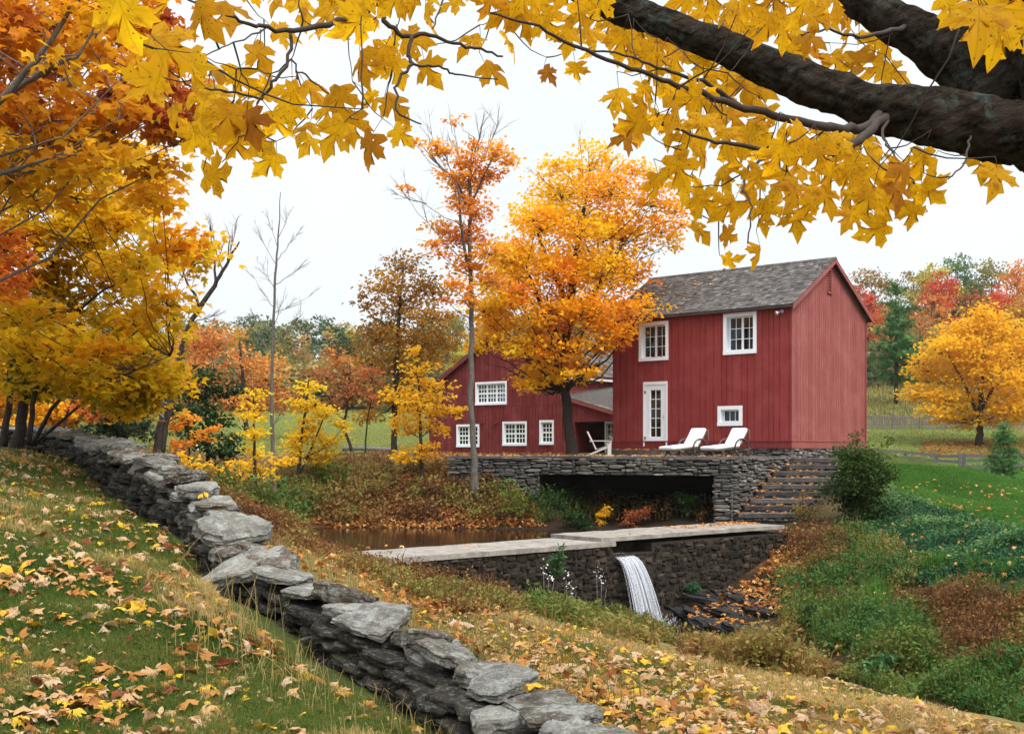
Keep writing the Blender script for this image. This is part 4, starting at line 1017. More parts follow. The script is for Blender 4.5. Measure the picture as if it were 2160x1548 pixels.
mb.hexa([p - np.array([0, 0, 0.08]) for p in (e0, e1, r1, r0)] + [e0, e1, r1, r0], 0.2)
br = obj('roof', mb, M['shingle'], barn)
mb = MB()
for ends, sg in ((sl, -1), (BF.L, 1)):
    A_ = bp(ends + sg * o2, 0.262, BE - o2 * bs + 0.03); B_ = bp(mid, 0.262, BRZ + 0.03); dn = np.array([0, 0, 0.22]); k_ = BF.n * 0.05
    mb.hexa([A_ - dn, B_ - dn, B_ - dn - k_, A_ - dn - k_, A_ - [0, 0, 0.02], B_ - [0, 0, 0.02], B_ - [0, 0, 0.02] - k_, A_ - [0, 0, 0.02] - k_])
BF.box(mb, BF.L + 0.2, BF.L + 0.25, -BD, 0.2, BE - 0.30, BE - 0.12)
obj('rake_board', mb, M['barn_red'], br)
mb = MB(); BF.box(mb, BF.L + 0.25, BF.L + 0.33, -BD, 0.15, BE - 0.32, BE - 0.22); obj('gutter', mb, M['chair_wood'], br)
for px in (1018, 1047):
    s = BF.spx(px); z = BF.zpx(s, 897); mb = MB(); frame_ring(mb, BF, s - 0.11, s + 0.11, z - 0.08, z + 0.10, 0.04, 0.02, 0.055); BF.box(mb, s - 0.14, s + 0.14, 0.02, 0.08, z + 0.10, z + 0.14); obj('wall_vent', mb, M['barn_red'], barn)
# lean-to between barn and house
LS = BF.L + 5.2; q0, q1 = BF.spx(1213), BF.spx(1276); zo = BF.zpx(q0, 890)
zA, zB = BF.zpx(BF.L, 834), BF.zpx(BF.spx(1293), 866); sB = BF.spx(1293)
def lt(s): return zA + (zB - zA) * (s - BF.L) / (sB - BF.L)
mb = MB(); q2 = BF.spx(1298)
boards(mb, BF, BF.L + 0.01, LS, BZ, lambda s: lt(s) - 0.03, [(q0, q2, BZ - 0.1, zo)], 0.22, 0.01, 43)
ln = obj('lean_to', mb, M['barn_red'], barn)
mb = MB(); BF.box(mb, q0 - 0.3, LS, -3.0, -2.9, BZ, 2.0); BF.box(mb, q0 - 0.1, q0 - 0.02, -2.9, -0.03, BZ, 2.0); BF.box(mb, q0 - 0.1, LS, -2.9, -0.03, 1.72, 1.8); BF.box(mb, q1 + 0.02, q1 + 0.07, -2.9, -0.3, BZ, 1.71)
obj('porch_recess', mb, M['barn_red'], ln)
mb = MB()
e0, e1 = bp(BF.L, 0.2, zA), bp(LS, 0.2, lt(LS)); r0, r1 = bp(BF.L, -4.5, BE - 0.45), bp(LS, -4.5, BE - 0.6)
mb.hexa([p - np.array([0, 0, 0.08]) for p in (e0, e1, r1, r0)] + [e0, e1, r1, r0], 0.2); roof_slope(mb, e0, e1, r0, r1, 18, 22, 95)
lr = obj('lean_to_roof', mb, M['shingle'], ln)
mb = MB(); dn = np.array([0, 0, 0.16]); k_ = BF.n * 0.05
mb.hexa([e0 - dn + BF.n * 0.02, e1 - dn + BF.n * 0.02, e1 - dn - k_, e0 - dn - k_, e0 + BF.n * 0.02, e1 + BF.n * 0.02, e1 - k_, e0 - k_]); obj('lean_to_fascia', mb, M['red_side'], ln)
w, o = window(barn, BF, (q1 + 0.03, q2 + 0.5, BZ + 0.05, zo - 0.02), 0.06, 0.02, 2, 2, 6, 'french_door', 0.03, 0.06, M['sage'], None, 'grey-green glazed french door in the porch')
# ------------------------------------------------------------------ leaves: templates and batches
def maple_outline():
    h = [(0.10, -0.05), (0.26, -0.10), (0.44, 0.00), (0.36, 0.12), (0.30, 0.19), (0.50, 0.20), (0.52, 0.31), (0.66, 0.47), (0.50, 0.48), (0.44, 0.57), (0.30, 0.50), (0.15, 0.44), (0.17, 0.62), (0.31, 0.74), (0.18, 0.77), (0.12, 0.90), (0.0, 1.08)]
    return np.array([(0.0, 0.0)] + h + [(-x, y) for x, y in h[-2::-1]])

def leaf_template(kind, seed=0, curl=0.25):
    r = np.random.default_rng(seed)
    if kind == 'full':
        o = maple_outline(); n = len(o); c = np.array([0, 0.27])
        rings = [c + (o - c) * f for f in (1.0, 0.55)]
        p = np.concatenate(rings + [c[None]])
        j = np.arange(n); j2 = (j + 1) % n
        t = np.concatenate([np.stack([j, j2, n + j2], 1), np.stack([j, n + j2, n + j], 1), np.stack([n + j, n + j2, np.full(n, 2 * n)], 1)])
    elif kind == 'simple':
        o = np.array([(0, 0), (0.36, -0.04), (0.34, 0.16), (0.60, 0.44), (0.30, 0.48), (0.20, 0.60), (0, 1.0), (-0.20, 0.60), (-0.30, 0.48), (-0.60, 0.44), (-0.34, 0.16), (-0.36, -0.04)])
        n = len(o); p = np.concatenate([o, [[0, 0.3]]]); j = np.arange(n); t = np.stack([j, (j + 1) % n, np.full(n, n)], 1)
    elif kind == 'star':
        p = np.array([(0, 0), (0.45, 0.1), (0.3, 0.45), (0, 1.0), (-0.3, 0.45), (-0.45, 0.1)]); t = np.array([[0, 1, 2], [0, 2, 3], [0, 3, 4], [0, 4, 5]])
    elif kind == 'oval':
        p = np.array([(0, 0), (0.26, 0.35), (0.2, 0.7), (0, 1.0), (-0.2, 0.7), (-0.26, 0.35)]); t = np.array([[0, 1, 5], [1, 2, 5], [5, 2, 4], [2, 3, 4]])
    elif kind == 'tuft':                                           # a spray of seven needles
        P_, T_ = [], []
        for k in range(7):
            a = (k - 3) * 0.36 + r.normal(0, 0.1); L = r.uniform(0.7, 1.0); b = len(P_)
            w = 0.045
            P_ += [(-w * math.cos(a), w * math.sin(a)), (w * math.cos(a), -w * math.sin(a)), (L * math.sin(a), L * math.cos(a))]; T_.append([b, b + 1, b + 2])
        p, t = np.array(P_), np.array(T_)
    x, y = p[:, 0], p[:, 1]
    rr2 = x ** 2 + (y - 0.3) ** 2
    z = -curl * rr2 + curl * r.normal(0, 0.9) * x * np.abs(x) + curl * r.normal(0, 0.7) * (y - 0.3) * x + curl * 0.5 * np.abs(x) * r.normal(0.4, 0.6) + 0.12 * curl * np.sin(9 * x + r.uniform(0, 6)) * np.cos(8 * y)
    return np.stack([x, y, z], -1), t, np.stack([x, y], -1)

def leaf_batch(mb, temps, pos, tip, nrm, size, v, r):
    """many leaves; tip: direction the tip points, nrm: facing"""
    nrm = unit(nrm); tip = unit(tip - nrm * (tip * nrm).sum(-1, keepdims=True)); side = np.cross(tip, nrm)
    size = np.broadcast_to(np.asarray(size, float), (len(pos),)); v = np.broadcast_to(np.asarray(v, float), (len(pos),))
    which = r.integers(0, len(temps), len(pos))
    for k, (p, t, uv) in enumerate(temps):
        i = np.nonzero(which == k)[0]
        if not len(i): continue
        s = size[i][:, None, None]
        V = pos[i][:, None] + s * (p[None, :, :1] * side[i][:, None] + p[None, :, 1:2] * tip[i][:, None] + p[None, :, 2:] * nrm[i][:, None])
        T = t[None] + (np.arange(len(i)) * len(p))[:, None, None]
        mb.add(V.reshape(-1, 3), t=T.reshape(-1, 3), a=np.repeat(v[i], len(p)), uv=np.tile(uv, (len(i), 1)))

TEMP = {k: [leaf_template(k, s, c) for s in range(n)] for k, n, c in (('full', 8, 0.5), ('simple', 5, 0.3), ('star', 4, 0.3), ('oval', 3, 0.2), ('tuft', 3, 0.2))}
TEMP['fallen'] = [leaf_template('full', 20 + s, 0.75) for s in range(6)]
TEMP['fallen_s'] = [leaf_template('simple', 20 + s, 0.7) for s in range(5)]

DENS = 2.0
def rand_dirs(n, r):
    return unit(r.normal(size=(n, 3)))

def spray_leaves(mb, tw, clumps, r, kind, size, dens, vfun, flat=0.5, twig_r=0.006, sprays=None, tree_c=None, up=0.9):
    """clumps: centre(3), radii(3): flat sprays of leaves through each clump, on thin twigs from its middle"""
    for ci, (c, rad) in enumerate(clumps):
        c = np.asarray(c, float); rad = np.asarray(rad, float)
        area = rad[0] * rad[2] * math.pi
        n_l = max(6, int(dens * area / size ** 2)); per = 14
        n_l = int(n_l * DENS); ns = max(3, int(n_l / per)); cv = r.random()
        d = rand_dirs(ns, r); rr = r.random(ns) ** 0.45
        sp = c + d * rr[:, None] * rad
        for s_ in (sp if tw is not None else []):
            if r.random() < 0.65:
                b = c + np.array([0, 0, -0.35 * rad[2]]); m = (b + s_) / 2 + r.normal(0, 0.08, 3) * rad
                tw.tube([b, m, s_], [twig_r * 1.6, twig_r * 1.1, twig_r * 0.6], 4, cap=False)
        k = np.repeat(np.arange(ns), per)
        spread = np.array([1, 1, 0.35]) * (min(rad) * 0.42 + size)
        pos = sp[k] + r.normal(size=(len(k), 3)) * spread * 0.55
        out = pos - sp[k]; out[:, 2] *= 0.3
        tip = unit(out + 0.2 * r.normal(size=out.shape)) * 1.0 + np.array([0, 0, -0.45])
        nrm = np.array([0, 0, up]) + r.normal(size=pos.shape) * flat
        if tree_c is not None:
            o2 = unit(pos - tree_c); nrm = nrm + 0.35 * o2
        vv = vfun(pos, cv, r.random(len(pos)))
        leaf_batch(mb, TEMP[kind], pos, tip, nrm, size * r.uniform(0.65, 1.15, len(pos)), np.clip(vv, 0, 1), r)

def limb(mb, a, b, r0, r1, r, sag=0.15, n=7, seg=6):
    a = np.asarray(a, float); b = np.asarray(b, float); L = np.linalg.norm(b - a)
    t = np.linspace(0, 1, n)[:, None]
    mid = np.array([0, 0, 1.0]) * sag * L
    p = a + (b - a) * t + mid * (t * (1 - t)) * 2 * -1 * np.sign(sag) * 0 + np.array([0, 0, -abs(sag) * L]) * (t * (1 - t)) * 2
    p[1:-1] += r.normal(0, 0.022 * L, (n - 2, 3))
    mb.tube(p, np.linspace(r0, r1, n), seg)
    return p

def poly_clumps(poly, spacing, rad_px, dfun, r, jitter=0.5, depth_r=0.9):
    poly = np.asarray(poly, float); lo, hi = poly.min(0), poly.max(0); res = []
    row = 0; y = lo[1]
    while y <= hi[1]:
        x = lo[0] + (spacing / 2 if row % 2 else 0)
        while x <= hi[0]:
            q = np.array([x, y]) + r.uniform(-jitter, jitter, 2) * spacing
            if in_poly(q[:1], q[1:], poly)[0]:
                d = dfun(q[0], q[1]); s = d / F_PX; f = r.uniform(0.75, 1.2)
                res.append((P(q[0], q[1], d), (rad_px * s * f * 1.15, rad_px * s * f * depth_r * 1.2, rad_px * s * f * 0.78)))
            x += spacing
        y += spacing * 0.85; row += 1
    return res

def px_clumps(lst, d, r, jd=0.0, depth_f=1.0):
    out = []
    for e in lst:
        dd = (e[4] if len(e) > 4 else d) + r.uniform(-jd, jd); s = dd / F_PX
        out.append((P(e[0], e[1], dd), (e[2] * s, max(e[2], e[3]) * s * depth_f, e[3] * s)))
    return out

def make_tree(name, label, trunk, clumps, leaf, kind, size, dens, vfun=None, bark='bark', seed=0, cat='tree', group=None, forks=None, limbs=True, flat=0.5, bare=None, twig='twig', seg=10, up=0.9, twig_r=0.006, lr=0.32):
    """trunk: list of (px, py, d, width_px) from the foot up; clumps as above; forks: further stems"""
    r = np.random.default_rng(1000 + seed)
    base = P(*trunk[0][:3]); base[2] = min(base[2], float(hz(base[0], base[1])) + 0.02) if abs(base[2] - float(hz(base[0], base[1]))) < 1.6 else base[2]
    t = thing(name, label, cat, base, group)
    def path(tr):
        p = np.array([P(*q[:3]) for q in tr]); w = np.array([q[3] / F_PX * q[2] / 2 for q in tr])
        k = np.linspace(0, len(tr) - 1, max(len(tr) * 4, 6)); i = np.arange(len(tr))
        pp = np.stack([np.interp(k, i, p[:, c]) for c in range(3)], -1); pp[1:-1] += r.normal(0, 0.25, (len(pp) - 2, 3)) * w.mean() * np.array([1, 1, 0.3])
        return pp, np.interp(k, i, w)
    mb = MB(); pp, ww = path(trunk); pp = np.concatenate([[pp[0] - [0, 0, 0.3]], pp]); ww = np.concatenate([[ww[0] * 1.35], ww]); ww[1] *= 1.18
    mb.tube(pp, ww, seg)
    stems = [(pp, ww)]
    for f in (forks or []):
        q, w = path(f); mb.tube(q, w, max(5, seg - 2)); stems.append((q, w))
    lm = MB(); ap = np.concatenate([s[0][1:] for s in stems]); aw = np.concatenate([s[1][1:] for s in stems])
    if limbs:
        for c, rad in clumps:
            c = np.asarray(c)
            hd = np.linalg.norm((ap - c)[:, :2], axis=1); want = c[2] - 0.75 * np.maximum(hd, 0.2)
            i = int(np.argmin(np.abs(ap[:, 2] - np.maximum(want, ap[:, 2].min() + 0.25 * (ap[:, 2].max() - ap[:, 2].min()))) + 0.6 * hd))
            limb(lm, ap[i], c + np.array([0, 0, -0.2 * rad[2]]), min(aw[i] * lr, 0.09) * 0.8 + 0.006, 0.005 + 0.03 * aw[i], r, 0.12)
    if bare: bare(lm, ap, aw, r)
    obj('trunk', mb, M[bark], t, True)
    lv = MB(); tw = lm
    vf = vfun or (lambda p, cv, rnd: 0.55 * cv + 0.45 * rnd)
    if clumps: spray_leaves(lv, tw, clumps, r, kind, size, dens, vf, flat, twig_r, up=up)
    if lm.n: obj('branches', lm, M[twig], t, True)
    if lv.n: obj('crown', lv, M[leaf], t, True)
    return t

def bare_twigs(specs, twr=0.012, fork=6, spread=0.35):
    """specs: (px0, py0, px1, py1, d): bare branches that fork upwards into fine twigs"""
    def f(lm, ap, aw, r):
        for x0, y0, x1, y1, d in specs:
            a, b = P(x0, y0, d), P(x1, y1, d + r.uniform(-1, 1)); L = np.linalg.norm(b - a)
            t = np.linspace(0, 1, 9)[:, None]; p = a + (b - a) * t + np.array([0, 0, 0.10 * L]) * (t * t - t) + r.normal(0, 0.012 * L, (9, 3)) * (t > 0)
            lm.tube(p, np.linspace(twr, twr * 0.3, 9), 5)
            for k in range(fork):
                i = r.integers(2, 8); dirn = unit(unit(b - a) + r.normal(0, spread, 3) + [0, 0, 0.25]); l2 = L * r.uniform(0.2, 0.45)
                q = p[i] + dirn * np.linspace(0, l2, 5)[:, None] + r.normal(0, 0.012 * l2, (5, 3)) * np.arange(5)[:, None] / 4
                lm.tube(q, np.linspace(twr * 0.5, twr * 0.2, 5), 4)
                for k2 in range(3):
                    j = r.integers(1, 4); d3 = unit(dirn + r.normal(0, spread, 3)); l3 = l2 * r.uniform(0.3, 0.6)
                    lm.tube(q[j] + d3 * np.linspace(0, l3, 4)[:, None], [twr * 0.3, twr * 0.25, twr * 0.2, twr * 0.15], 3)
    return f

# ------------------------------------------------------------------ middle distance trees
r0 = np.random.default_rng(55)
mz = lambda py, d: (HY - py) / F_PX * d
BIG = [(1245, 345, 60, 45), (1185, 400, 66, 50), (1290, 395, 78, 48), (1375, 420, 60, 45), (1140, 470, 66, 50), (1225, 475, 80, 55), (1315, 490, 70, 55), (1395, 480, 48, 38), (1090, 540, 60, 42), (1170, 560, 80, 55), (1265, 565, 80, 60), (1330, 575, 52, 46), (1080, 615, 66, 46), (1160, 645, 80, 52), (1250, 655, 80, 50, 42), (1325, 660, 52, 42, 41), (1040, 680, 46, 36), (1105, 715, 72, 46), (1190, 735, 72, 52, 42), (1275, 715, 50, 36, 41.5), (1150, 785, 50, 36), (1115, 800, 40, 28), (1225, 780, 46, 28), (1365, 640, 40, 26, 40.5), (1040, 590, 36, 26), (1050, 640, 46, 34), (1420, 505, 30, 20), (1320, 700, 30, 18, 41), (1425, 440, 34, 24), (1440, 470, 20, 14), (1410, 385, 30, 20), (1020, 650, 36, 30), (1015, 720, 30, 22), (1085, 560, 50, 34), (1330, 360, 50, 24), (1180, 350, 40, 24)]
mc = px_clumps(BIG, 43, r0, 1.2)
mc += px_clumps([(e[0] + r0.uniform(-20, 20), e[1] + r0.uniform(-15, 15), e[2] * 0.8, e[3] * 0.8, 45.0 + r0.uniform(0, 2.0)) for e in BIG if e[0] < 1330 and e[1] > 380], 44, r0)
mc += px_clumps([(e[0] + r0.uniform(-20, 20), e[1] + r0.uniform(-15, 15), e[2] * 0.8, e[3] * 0.7, 41.0 + r0.uniform(-1, 0.5)) for e in BIG if 1060 < e[0] < 1310 and e[1] > 450], 41, r0)
def v_big(p, cv, rnd):
    px = CX + p[:, 0] / p[:, 1] * F_PX; py = HY - p[:, 2] / p[:, 1] * F_PX
    n = fbm(p * 0.55, 17, 2)
    return 0.78 + 0.5 * n + 0.3 * (cv - 0.5) + 0.35 * (rnd - 0.5) - 0.2 * ((px > 1300) & (py > 540)) + 0.12 * (px < 1130)
make_tree('sugar_maple', 'big orange and yellow maple standing at the left corner of the tall red house', [(1206, 964, 43, 28), (1198, 900, 43, 22), (1190, 800, 43, 20), (1196, 700, 43, 18), (1206, 600, 43, 17), (1222, 500, 43, 11), (1236, 420, 43, 7)], mc, 'lf_maple', 'star', 0.165, 3.0, v_big, seed=1, forks=[[(1192, 740, 43, 14), (1150, 660, 42.5, 11), (1110, 570, 42, 6)], [(1196, 690, 43, 14), (1260, 610, 42.5, 11), (1310, 520, 42, 7)], [(1200, 650, 43, 12), (1150, 540, 43.5, 9), (1130, 480, 44, 5)]], bare=bare_twigs([(1240, 420, 1220, 290, 43), (1250, 400, 1300, 330, 43), (1330, 440, 1400, 350, 43), (1170, 400, 1120, 360, 43)], 0.012))

SL = [(985, 345, 42, 26), (1048, 320, 40, 26), (1075, 340, 24, 18), (922, 322, 34, 22), (985, 390, 46, 26), (1035, 365, 38, 22), (955, 370, 28, 18), (965, 425, 30, 28), (1002, 445, 36, 32), (985, 500, 46, 32), (940, 482, 42, 24), (1032, 530, 40, 26), (990, 560, 40, 30), (925, 525, 30, 20), (960, 600, 36, 20), (1040, 590, 36, 20), (992, 635, 32, 20), (945, 632, 22, 10), (1000, 300, 18, 14), (960, 250, 16, 10), (870, 300, 16, 12), (862, 395, 14, 9)]
make_tree('slim_maple', 'tall slim half-bare tree with grey trunk and soft orange leaves by the pond', [(1001, 1026, 37, 16), (1000, 950, 37, 13), (994, 860, 37, 12), (994, 740, 37, 11), (995, 640, 37, 10), (990, 540, 37, 8), (992, 450, 37, 8), (990, 370, 37, 6), (1000, 290, 37, 3)], px_clumps(SL, 37, r0, 0.7), 'lf_slim', 'star', 0.14, 4.2, lambda p, cv, rnd: 0.5 * cv + 0.5 * rnd, 'bark_pale', 2, twig='twig_grey', forks=[[(985, 560, 37, 7), (972, 470, 36.5, 6), (968, 400, 36.3, 4)], [(992, 450, 37, 6), (960, 380, 37.5, 5), (905, 330, 38, 3)], [(994, 430, 37, 5), (1040, 330, 36.5, 3)]],
          bare=bare_twigs([(990, 380, 1022, 235, 37), (985, 390, 950, 260, 37), (970, 400, 880, 290, 37), (985, 560, 850, 410, 37), (992, 380, 1060, 250, 37), (900, 430, 830, 408, 37), (985, 420, 900, 260, 37)], 0.020, 8))

OAK = [(850, 560, 48, 28), (818, 605, 52, 34), (890, 600, 48, 38), (842, 655, 70, 38), (915, 660, 50, 35), (800, 705, 58, 38), (872, 715, 70, 40), (940, 715, 38, 30), (785, 760, 46, 30), (850, 775, 60, 40), (812, 835, 56, 32), (868, 840, 50, 28), (780, 880, 36, 18), (765, 640, 14, 22), (900, 760, 44, 30), (930, 620, 30, 20)]
make_tree('oak', 'bronze leafed oak with open crown at the meadow edge left of the barn', [(832, 952, 50, 13), (832, 860, 50, 12), (838, 760, 50, 10), (842, 660, 50, 7), (850, 560, 50, 4)], px_clumps(OAK, 50, r0, 1.0), 'lf_oak', 'oval', 0.20, 4.6, lambda p, cv, rnd: 0.35 * cv + 0.4 * rnd + np.clip((6.5 - p[:, 2]) / 14, 0, 0.35), seed=3, flat=0.8, bare=bare_twigs([(846, 600, 828, 530, 50), (850, 580, 905, 540, 50), (842, 640, 770, 600, 50)], 0.012))
GS = [(880, 785, 38, 26), (842, 825, 34, 28), (918, 820, 38, 26), (882, 858, 48, 32), (935, 868, 30, 24), (848, 895, 32, 24), (902, 905, 40, 20), (955, 860, 22, 10), (880, 740, 20, 16), (900, 945, 34, 18), (865, 965, 40, 20)]
make_tree('maple_sapling', 'golden sapling in front of the barn corner, above the leafy bank', [(890, 1005, 39, 9), (888, 940, 39, 7), (885, 850, 39, 5), (880, 760, 39, 3)], px_clumps(GS, 39, r0, 0.6), 'lf_gold', 'star', 0.15, 3.6, lambda p, cv, rnd: 0.3 * cv + 0.45 * rnd + np.clip((p[:, 2] + 1) / 5, 0, 0.4), seed=4)
YS = [(652, 812, 20, 22), (640, 850, 34, 24), (682, 868, 38, 24), (648, 900, 40, 28), (628, 940, 28, 24), (690, 935, 38, 24), (668, 968, 34, 18), (620, 965, 26, 16), (720, 900, 22, 16)]
make_tree('maple_sapling', 'lemon yellow sapling cluster against the green meadow, right of the bare tree', [(628, 1015, 39, 9), (634, 940, 39, 7), (645, 860, 39, 5), (652, 800, 39, 3)], px_clumps(YS, 39, r0, 0.6), 'lf_yellow', 'star', 0.15, 4.2, seed=5, forks=[[(632, 1000, 39, 5), (664, 930, 39, 4), (690, 860, 39, 2)]])
NS_ = [(535, 830, 18, 18), (534, 868, 26, 24), (540, 912, 29, 28), (536, 955, 29, 24), (552, 995, 30, 18), (520, 985, 22, 14)]
make_tree('maple_sapling', 'narrow bright yellow sapling just left of the bare tree', [(538, 1040, 35, 8), (537, 960, 35, 6), (535, 880, 35, 4), (535, 815, 35, 2)], px_clumps(NS_, 35, r0, 0.4), 'lf_yellow', 'star', 0.14, 3.6, lambda p, cv, rnd: 0.25 + 0.3 * cv + 0.45 * rnd, seed=6)
LOWY = [(430, 985, 44, 20), (485, 1003, 36, 18), (398, 1008, 34, 16), (505, 978, 28, 14), (590, 972, 32, 12), (450, 1025, 30, 14), (380, 960, 20, 12)]
make_tree('maple_sapling', 'low spreading orange-yellow sapling just behind the stone wall', [(470, 1075, 27, 8), (465, 1030, 27, 6), (455, 990, 27, 4)], px_clumps(LOWY, 27, r0, 0.8), 'lf_gold', 'star', 0.125, 4.0, lambda p, cv, rnd: 0.2 + 0.3 * cv + 0.5 * rnd, seed=7)
GB = [(440, 790, 38, 22), (408, 830, 38, 22), (472, 825, 32, 22), (430, 868, 50, 22), (388, 900, 38, 18), (462, 890, 28, 22), (430, 930, 38, 26), (482, 935, 26, 26), (365, 870, 24, 18), (470, 960, 30, 18), (350, 830, 20, 14)]
make_tree('beech', 'dark green leafed small tree among orange foliage behind the wall', [(442, 1060, 31, 10), (440, 960, 31, 8), (435, 870, 31, 6), (438, 780, 31, 3)], px_clumps(GB, 31, r0, 0.6), 'lf_green', 'oval', 0.14, 8, seed=8)
CO = [(398, 885, 34, 18), (415, 925, 30, 16), (360, 900, 22, 14), (385, 940, 30, 14), (440, 905, 18, 12)]
make_tree('maple_sapling', 'coral orange sapling in front of the dark green small tree', [(402, 1040, 29, 6), (400, 960, 29, 5), (396, 880, 29, 3)], px_clumps(CO, 29, r0, 0.4), 'lf_slim', 'star', 0.13, 3.6, seed=9)
JU = [(250, 800, 34, 26), (235, 835, 52, 30), (262, 868, 60, 32), (228, 890, 58, 30), (255, 915, 56, 24), (205, 915, 40, 20), (290, 905, 34, 22)]
make_tree('juniper', 'black-green bushy evergreen just behind the far end of the stone wall', [(250, 955, 25.5, 10), (250, 880, 25.5, 8), (250, 800, 25.5, 4)], px_clumps(JU, 25.5, r0, 0.5), 'lf_juniper', 'tuft', 0.17, 7, seed=10, flat=1.6)
make_tree('leaning_tree', 'bare leaning tree with forked grey trunk behind the stone wall', [(325, 985, 28, 18), (335, 920, 28, 15), (352, 850, 28, 14), (372, 770, 28, 12), (392, 700, 28, 10), (420, 650, 28, 11), (455, 600, 28, 9), (480, 555, 28, 6), (505, 510, 28, 3)], [], 'lf_gold', 'star', 0.14, 1, None, 'bark', 11, twig='twig_grey', forks=[[(340, 960, 28.3, 16), (352, 880, 28.4, 13), (380, 800, 28.5, 10), (388, 740, 28.5, 6)], [(420, 650, 28, 7), (412, 622, 28, 6), (396, 600, 28, 4), (380, 560, 28, 2)], [(455, 600, 28, 6), (452, 545, 28, 4), (442, 480, 28, 2)], [(480, 555, 28, 4), (484, 500, 28, 2)]],
          bare=bare_twigs([(420, 640, 380, 560, 28), (470, 570, 440, 470, 28), (480, 560, 500, 460, 28), (400, 680, 470, 660, 28), (390, 700, 340, 640, 28), (370, 780, 300, 830, 27.5), (350, 850, 260, 830, 27), (352, 850, 290, 880, 27), (345, 880, 280, 800, 27)], 0.018, 8))
BT = [(577, 800, 610, 700, 36)] * 0
make_tree('bare_tree', 'tall leafless straight tree rising against the white sky left of the oak', [(579, 1040, 36, 10), (575, 930, 36, 8), (573, 800, 36, 7), (577, 680, 36, 5.5), (581, 580, 36, 5), (588, 490, 36, 3), (592, 405, 36, 1.4)], [], 'lf_oak', 'oval', 0.14, 1, None, 'bark_pale', 12, twig='twig_grey',
          bare=lambda lm, ap, aw, r: bare_twigs([(586, 520, 560, 450, 36), (588, 500, 615, 440, 36), (584, 560, 545, 490, 36), (584, 550, 630, 490, 36), (580, 610, 540, 540, 36), (581, 600, 640, 560, 36), (579, 650, 530, 580, 36), (579, 660, 660, 620, 36), (577, 690, 600, 620, 36), (577, 700, 530, 660, 36), (576, 720, 640, 660, 36), (576, 760, 545, 700, 36), (573, 900, 600, 860, 36), (573, 990, 610, 950, 36)], 0.013, 7)(lm, ap, aw, r))
RB = [(732, 780, 52, 32), (782, 800, 40, 26), (690, 790, 38, 28), (745, 828, 50, 28), (712, 750, 30, 20), (790, 835, 26, 20), (700, 850, 30, 22)]
make_tree('dogwood', 'russet small tree at the meadow edge, just left of the bronze oak', [(745, 962, 44, 7), (725, 900, 44, 6), (735, 830, 44, 5), (738, 770, 44, 3)], px_clumps(RB, 44, r0, 0.8), 'lf_redbrown', 'oval', 0.16, 3.0, seed=13, forks=[[(770, 960, 44, 4), (775, 880, 44, 3), (790, 820, 44, 2)]])
OB = [(460, 720, 60, 40), (440, 790, 60, 50), (520, 770, 40, 40), (560, 790, 46, 44), (545, 850, 50, 40), (600, 840, 30, 30), (490, 850, 50, 36), (410, 720, 40, 40)]
make_tree('far_maple', 'rounded soft orange tree across the meadow, behind the yellow sapling', [(520, 905, 78, 10), (515, 830, 78, 8), (505, 720, 78, 4)], px_clumps(OB, 78, r0, 3), 'lf_far_orange', 'star', 0.24, 2.6, seed=14)
UN = [(40, 830, 70, 40), (110, 870, 60, 36), (30, 900, 60, 26), (160, 885, 44, 24), (80, 780, 60, 36), (150, 820, 44, 26), (-40, 860, 60, 50), (200, 870, 20, 16), (100, 915, 60, 18), (20, 740, 60, 36), (120, 735, 60, 30), (-60, 790, 60, 50), (180, 770, 40, 26), (230, 840, 34, 30), (300, 830, 40, 30), (270, 780, 36, 26)]
make_tree('orange_maple', 'glowing orange low tree behind the far end of the stone wall', [(120, 945, 30, 12), (118, 880, 30, 10), (110, 800, 30, 5)], px_clumps(UN, 30, r0, 1.2), 'lf_gold', 'star', 0.15, 6.0, lambda p, cv, rnd: 0.5 * rnd + 0.2 * cv, seed=15)
CR = [(180, 800, 34, 16), (212, 805, 22, 12), (150, 795, 30, 16), (190, 862, 30, 12), (165, 850, 26, 14), (214, 878, 16, 9)]
make_tree('red_maple_sapling', 'coral red sapling branches over the far end of the stone wall', [(130, 950, 26, 6), (138, 880, 26, 5), (170, 800, 26, 3)], px_clumps(CR, 26, r0, 0.4), 'lf_coral', 'star', 0.13, 2.6, seed=16)

# the two maples at the left edge
L1P = [(-90, 300), (230, 290), (300, 330), (355, 390), (395, 440), (412, 520), (418, 570), (395, 620), (375, 680), (390, 770), (350, 850), (260, 890), (150, 820), (60, 770), (-90, 740)]
def v_l1(p, cv, rnd):
    px = CX + p[:, 0] / p[:, 1] * F_PX; py = HY - p[:, 2] / p[:, 1] * F_PX
    n = fbm(p * 0.8, 23, 2)
    edge = np.clip((px - 180) / 280, 0, 1)
    return 0.44 - 0.12 * (py > 620) + 0.14 * edge + 0.28 * n + 0.2 * (cv - 0.5) + 0.4 * (rnd - 0.4) + 0.45 * ((px < 70) & (py > 480) & (py < 640))
lc = poly_clumps(L1P, 82, 62, lambda x, y: r0.uniform(13.5, 15.5) if r0.random() < 0.45 else r0.uniform(16, 20), r0, 0.45)
lc += poly_clumps([(-80, 730), (350, 720), (340, 800), (300, 890), (200, 870), (110, 815), (-80, 790)], 70, 52, lambda x, y: r0.uniform(17, 20), r0, 0.45)
lc += poly_clumps(L1P, 105, 66, lambda x, y: r0.uniform(17.5, 21), r0, 0.45)
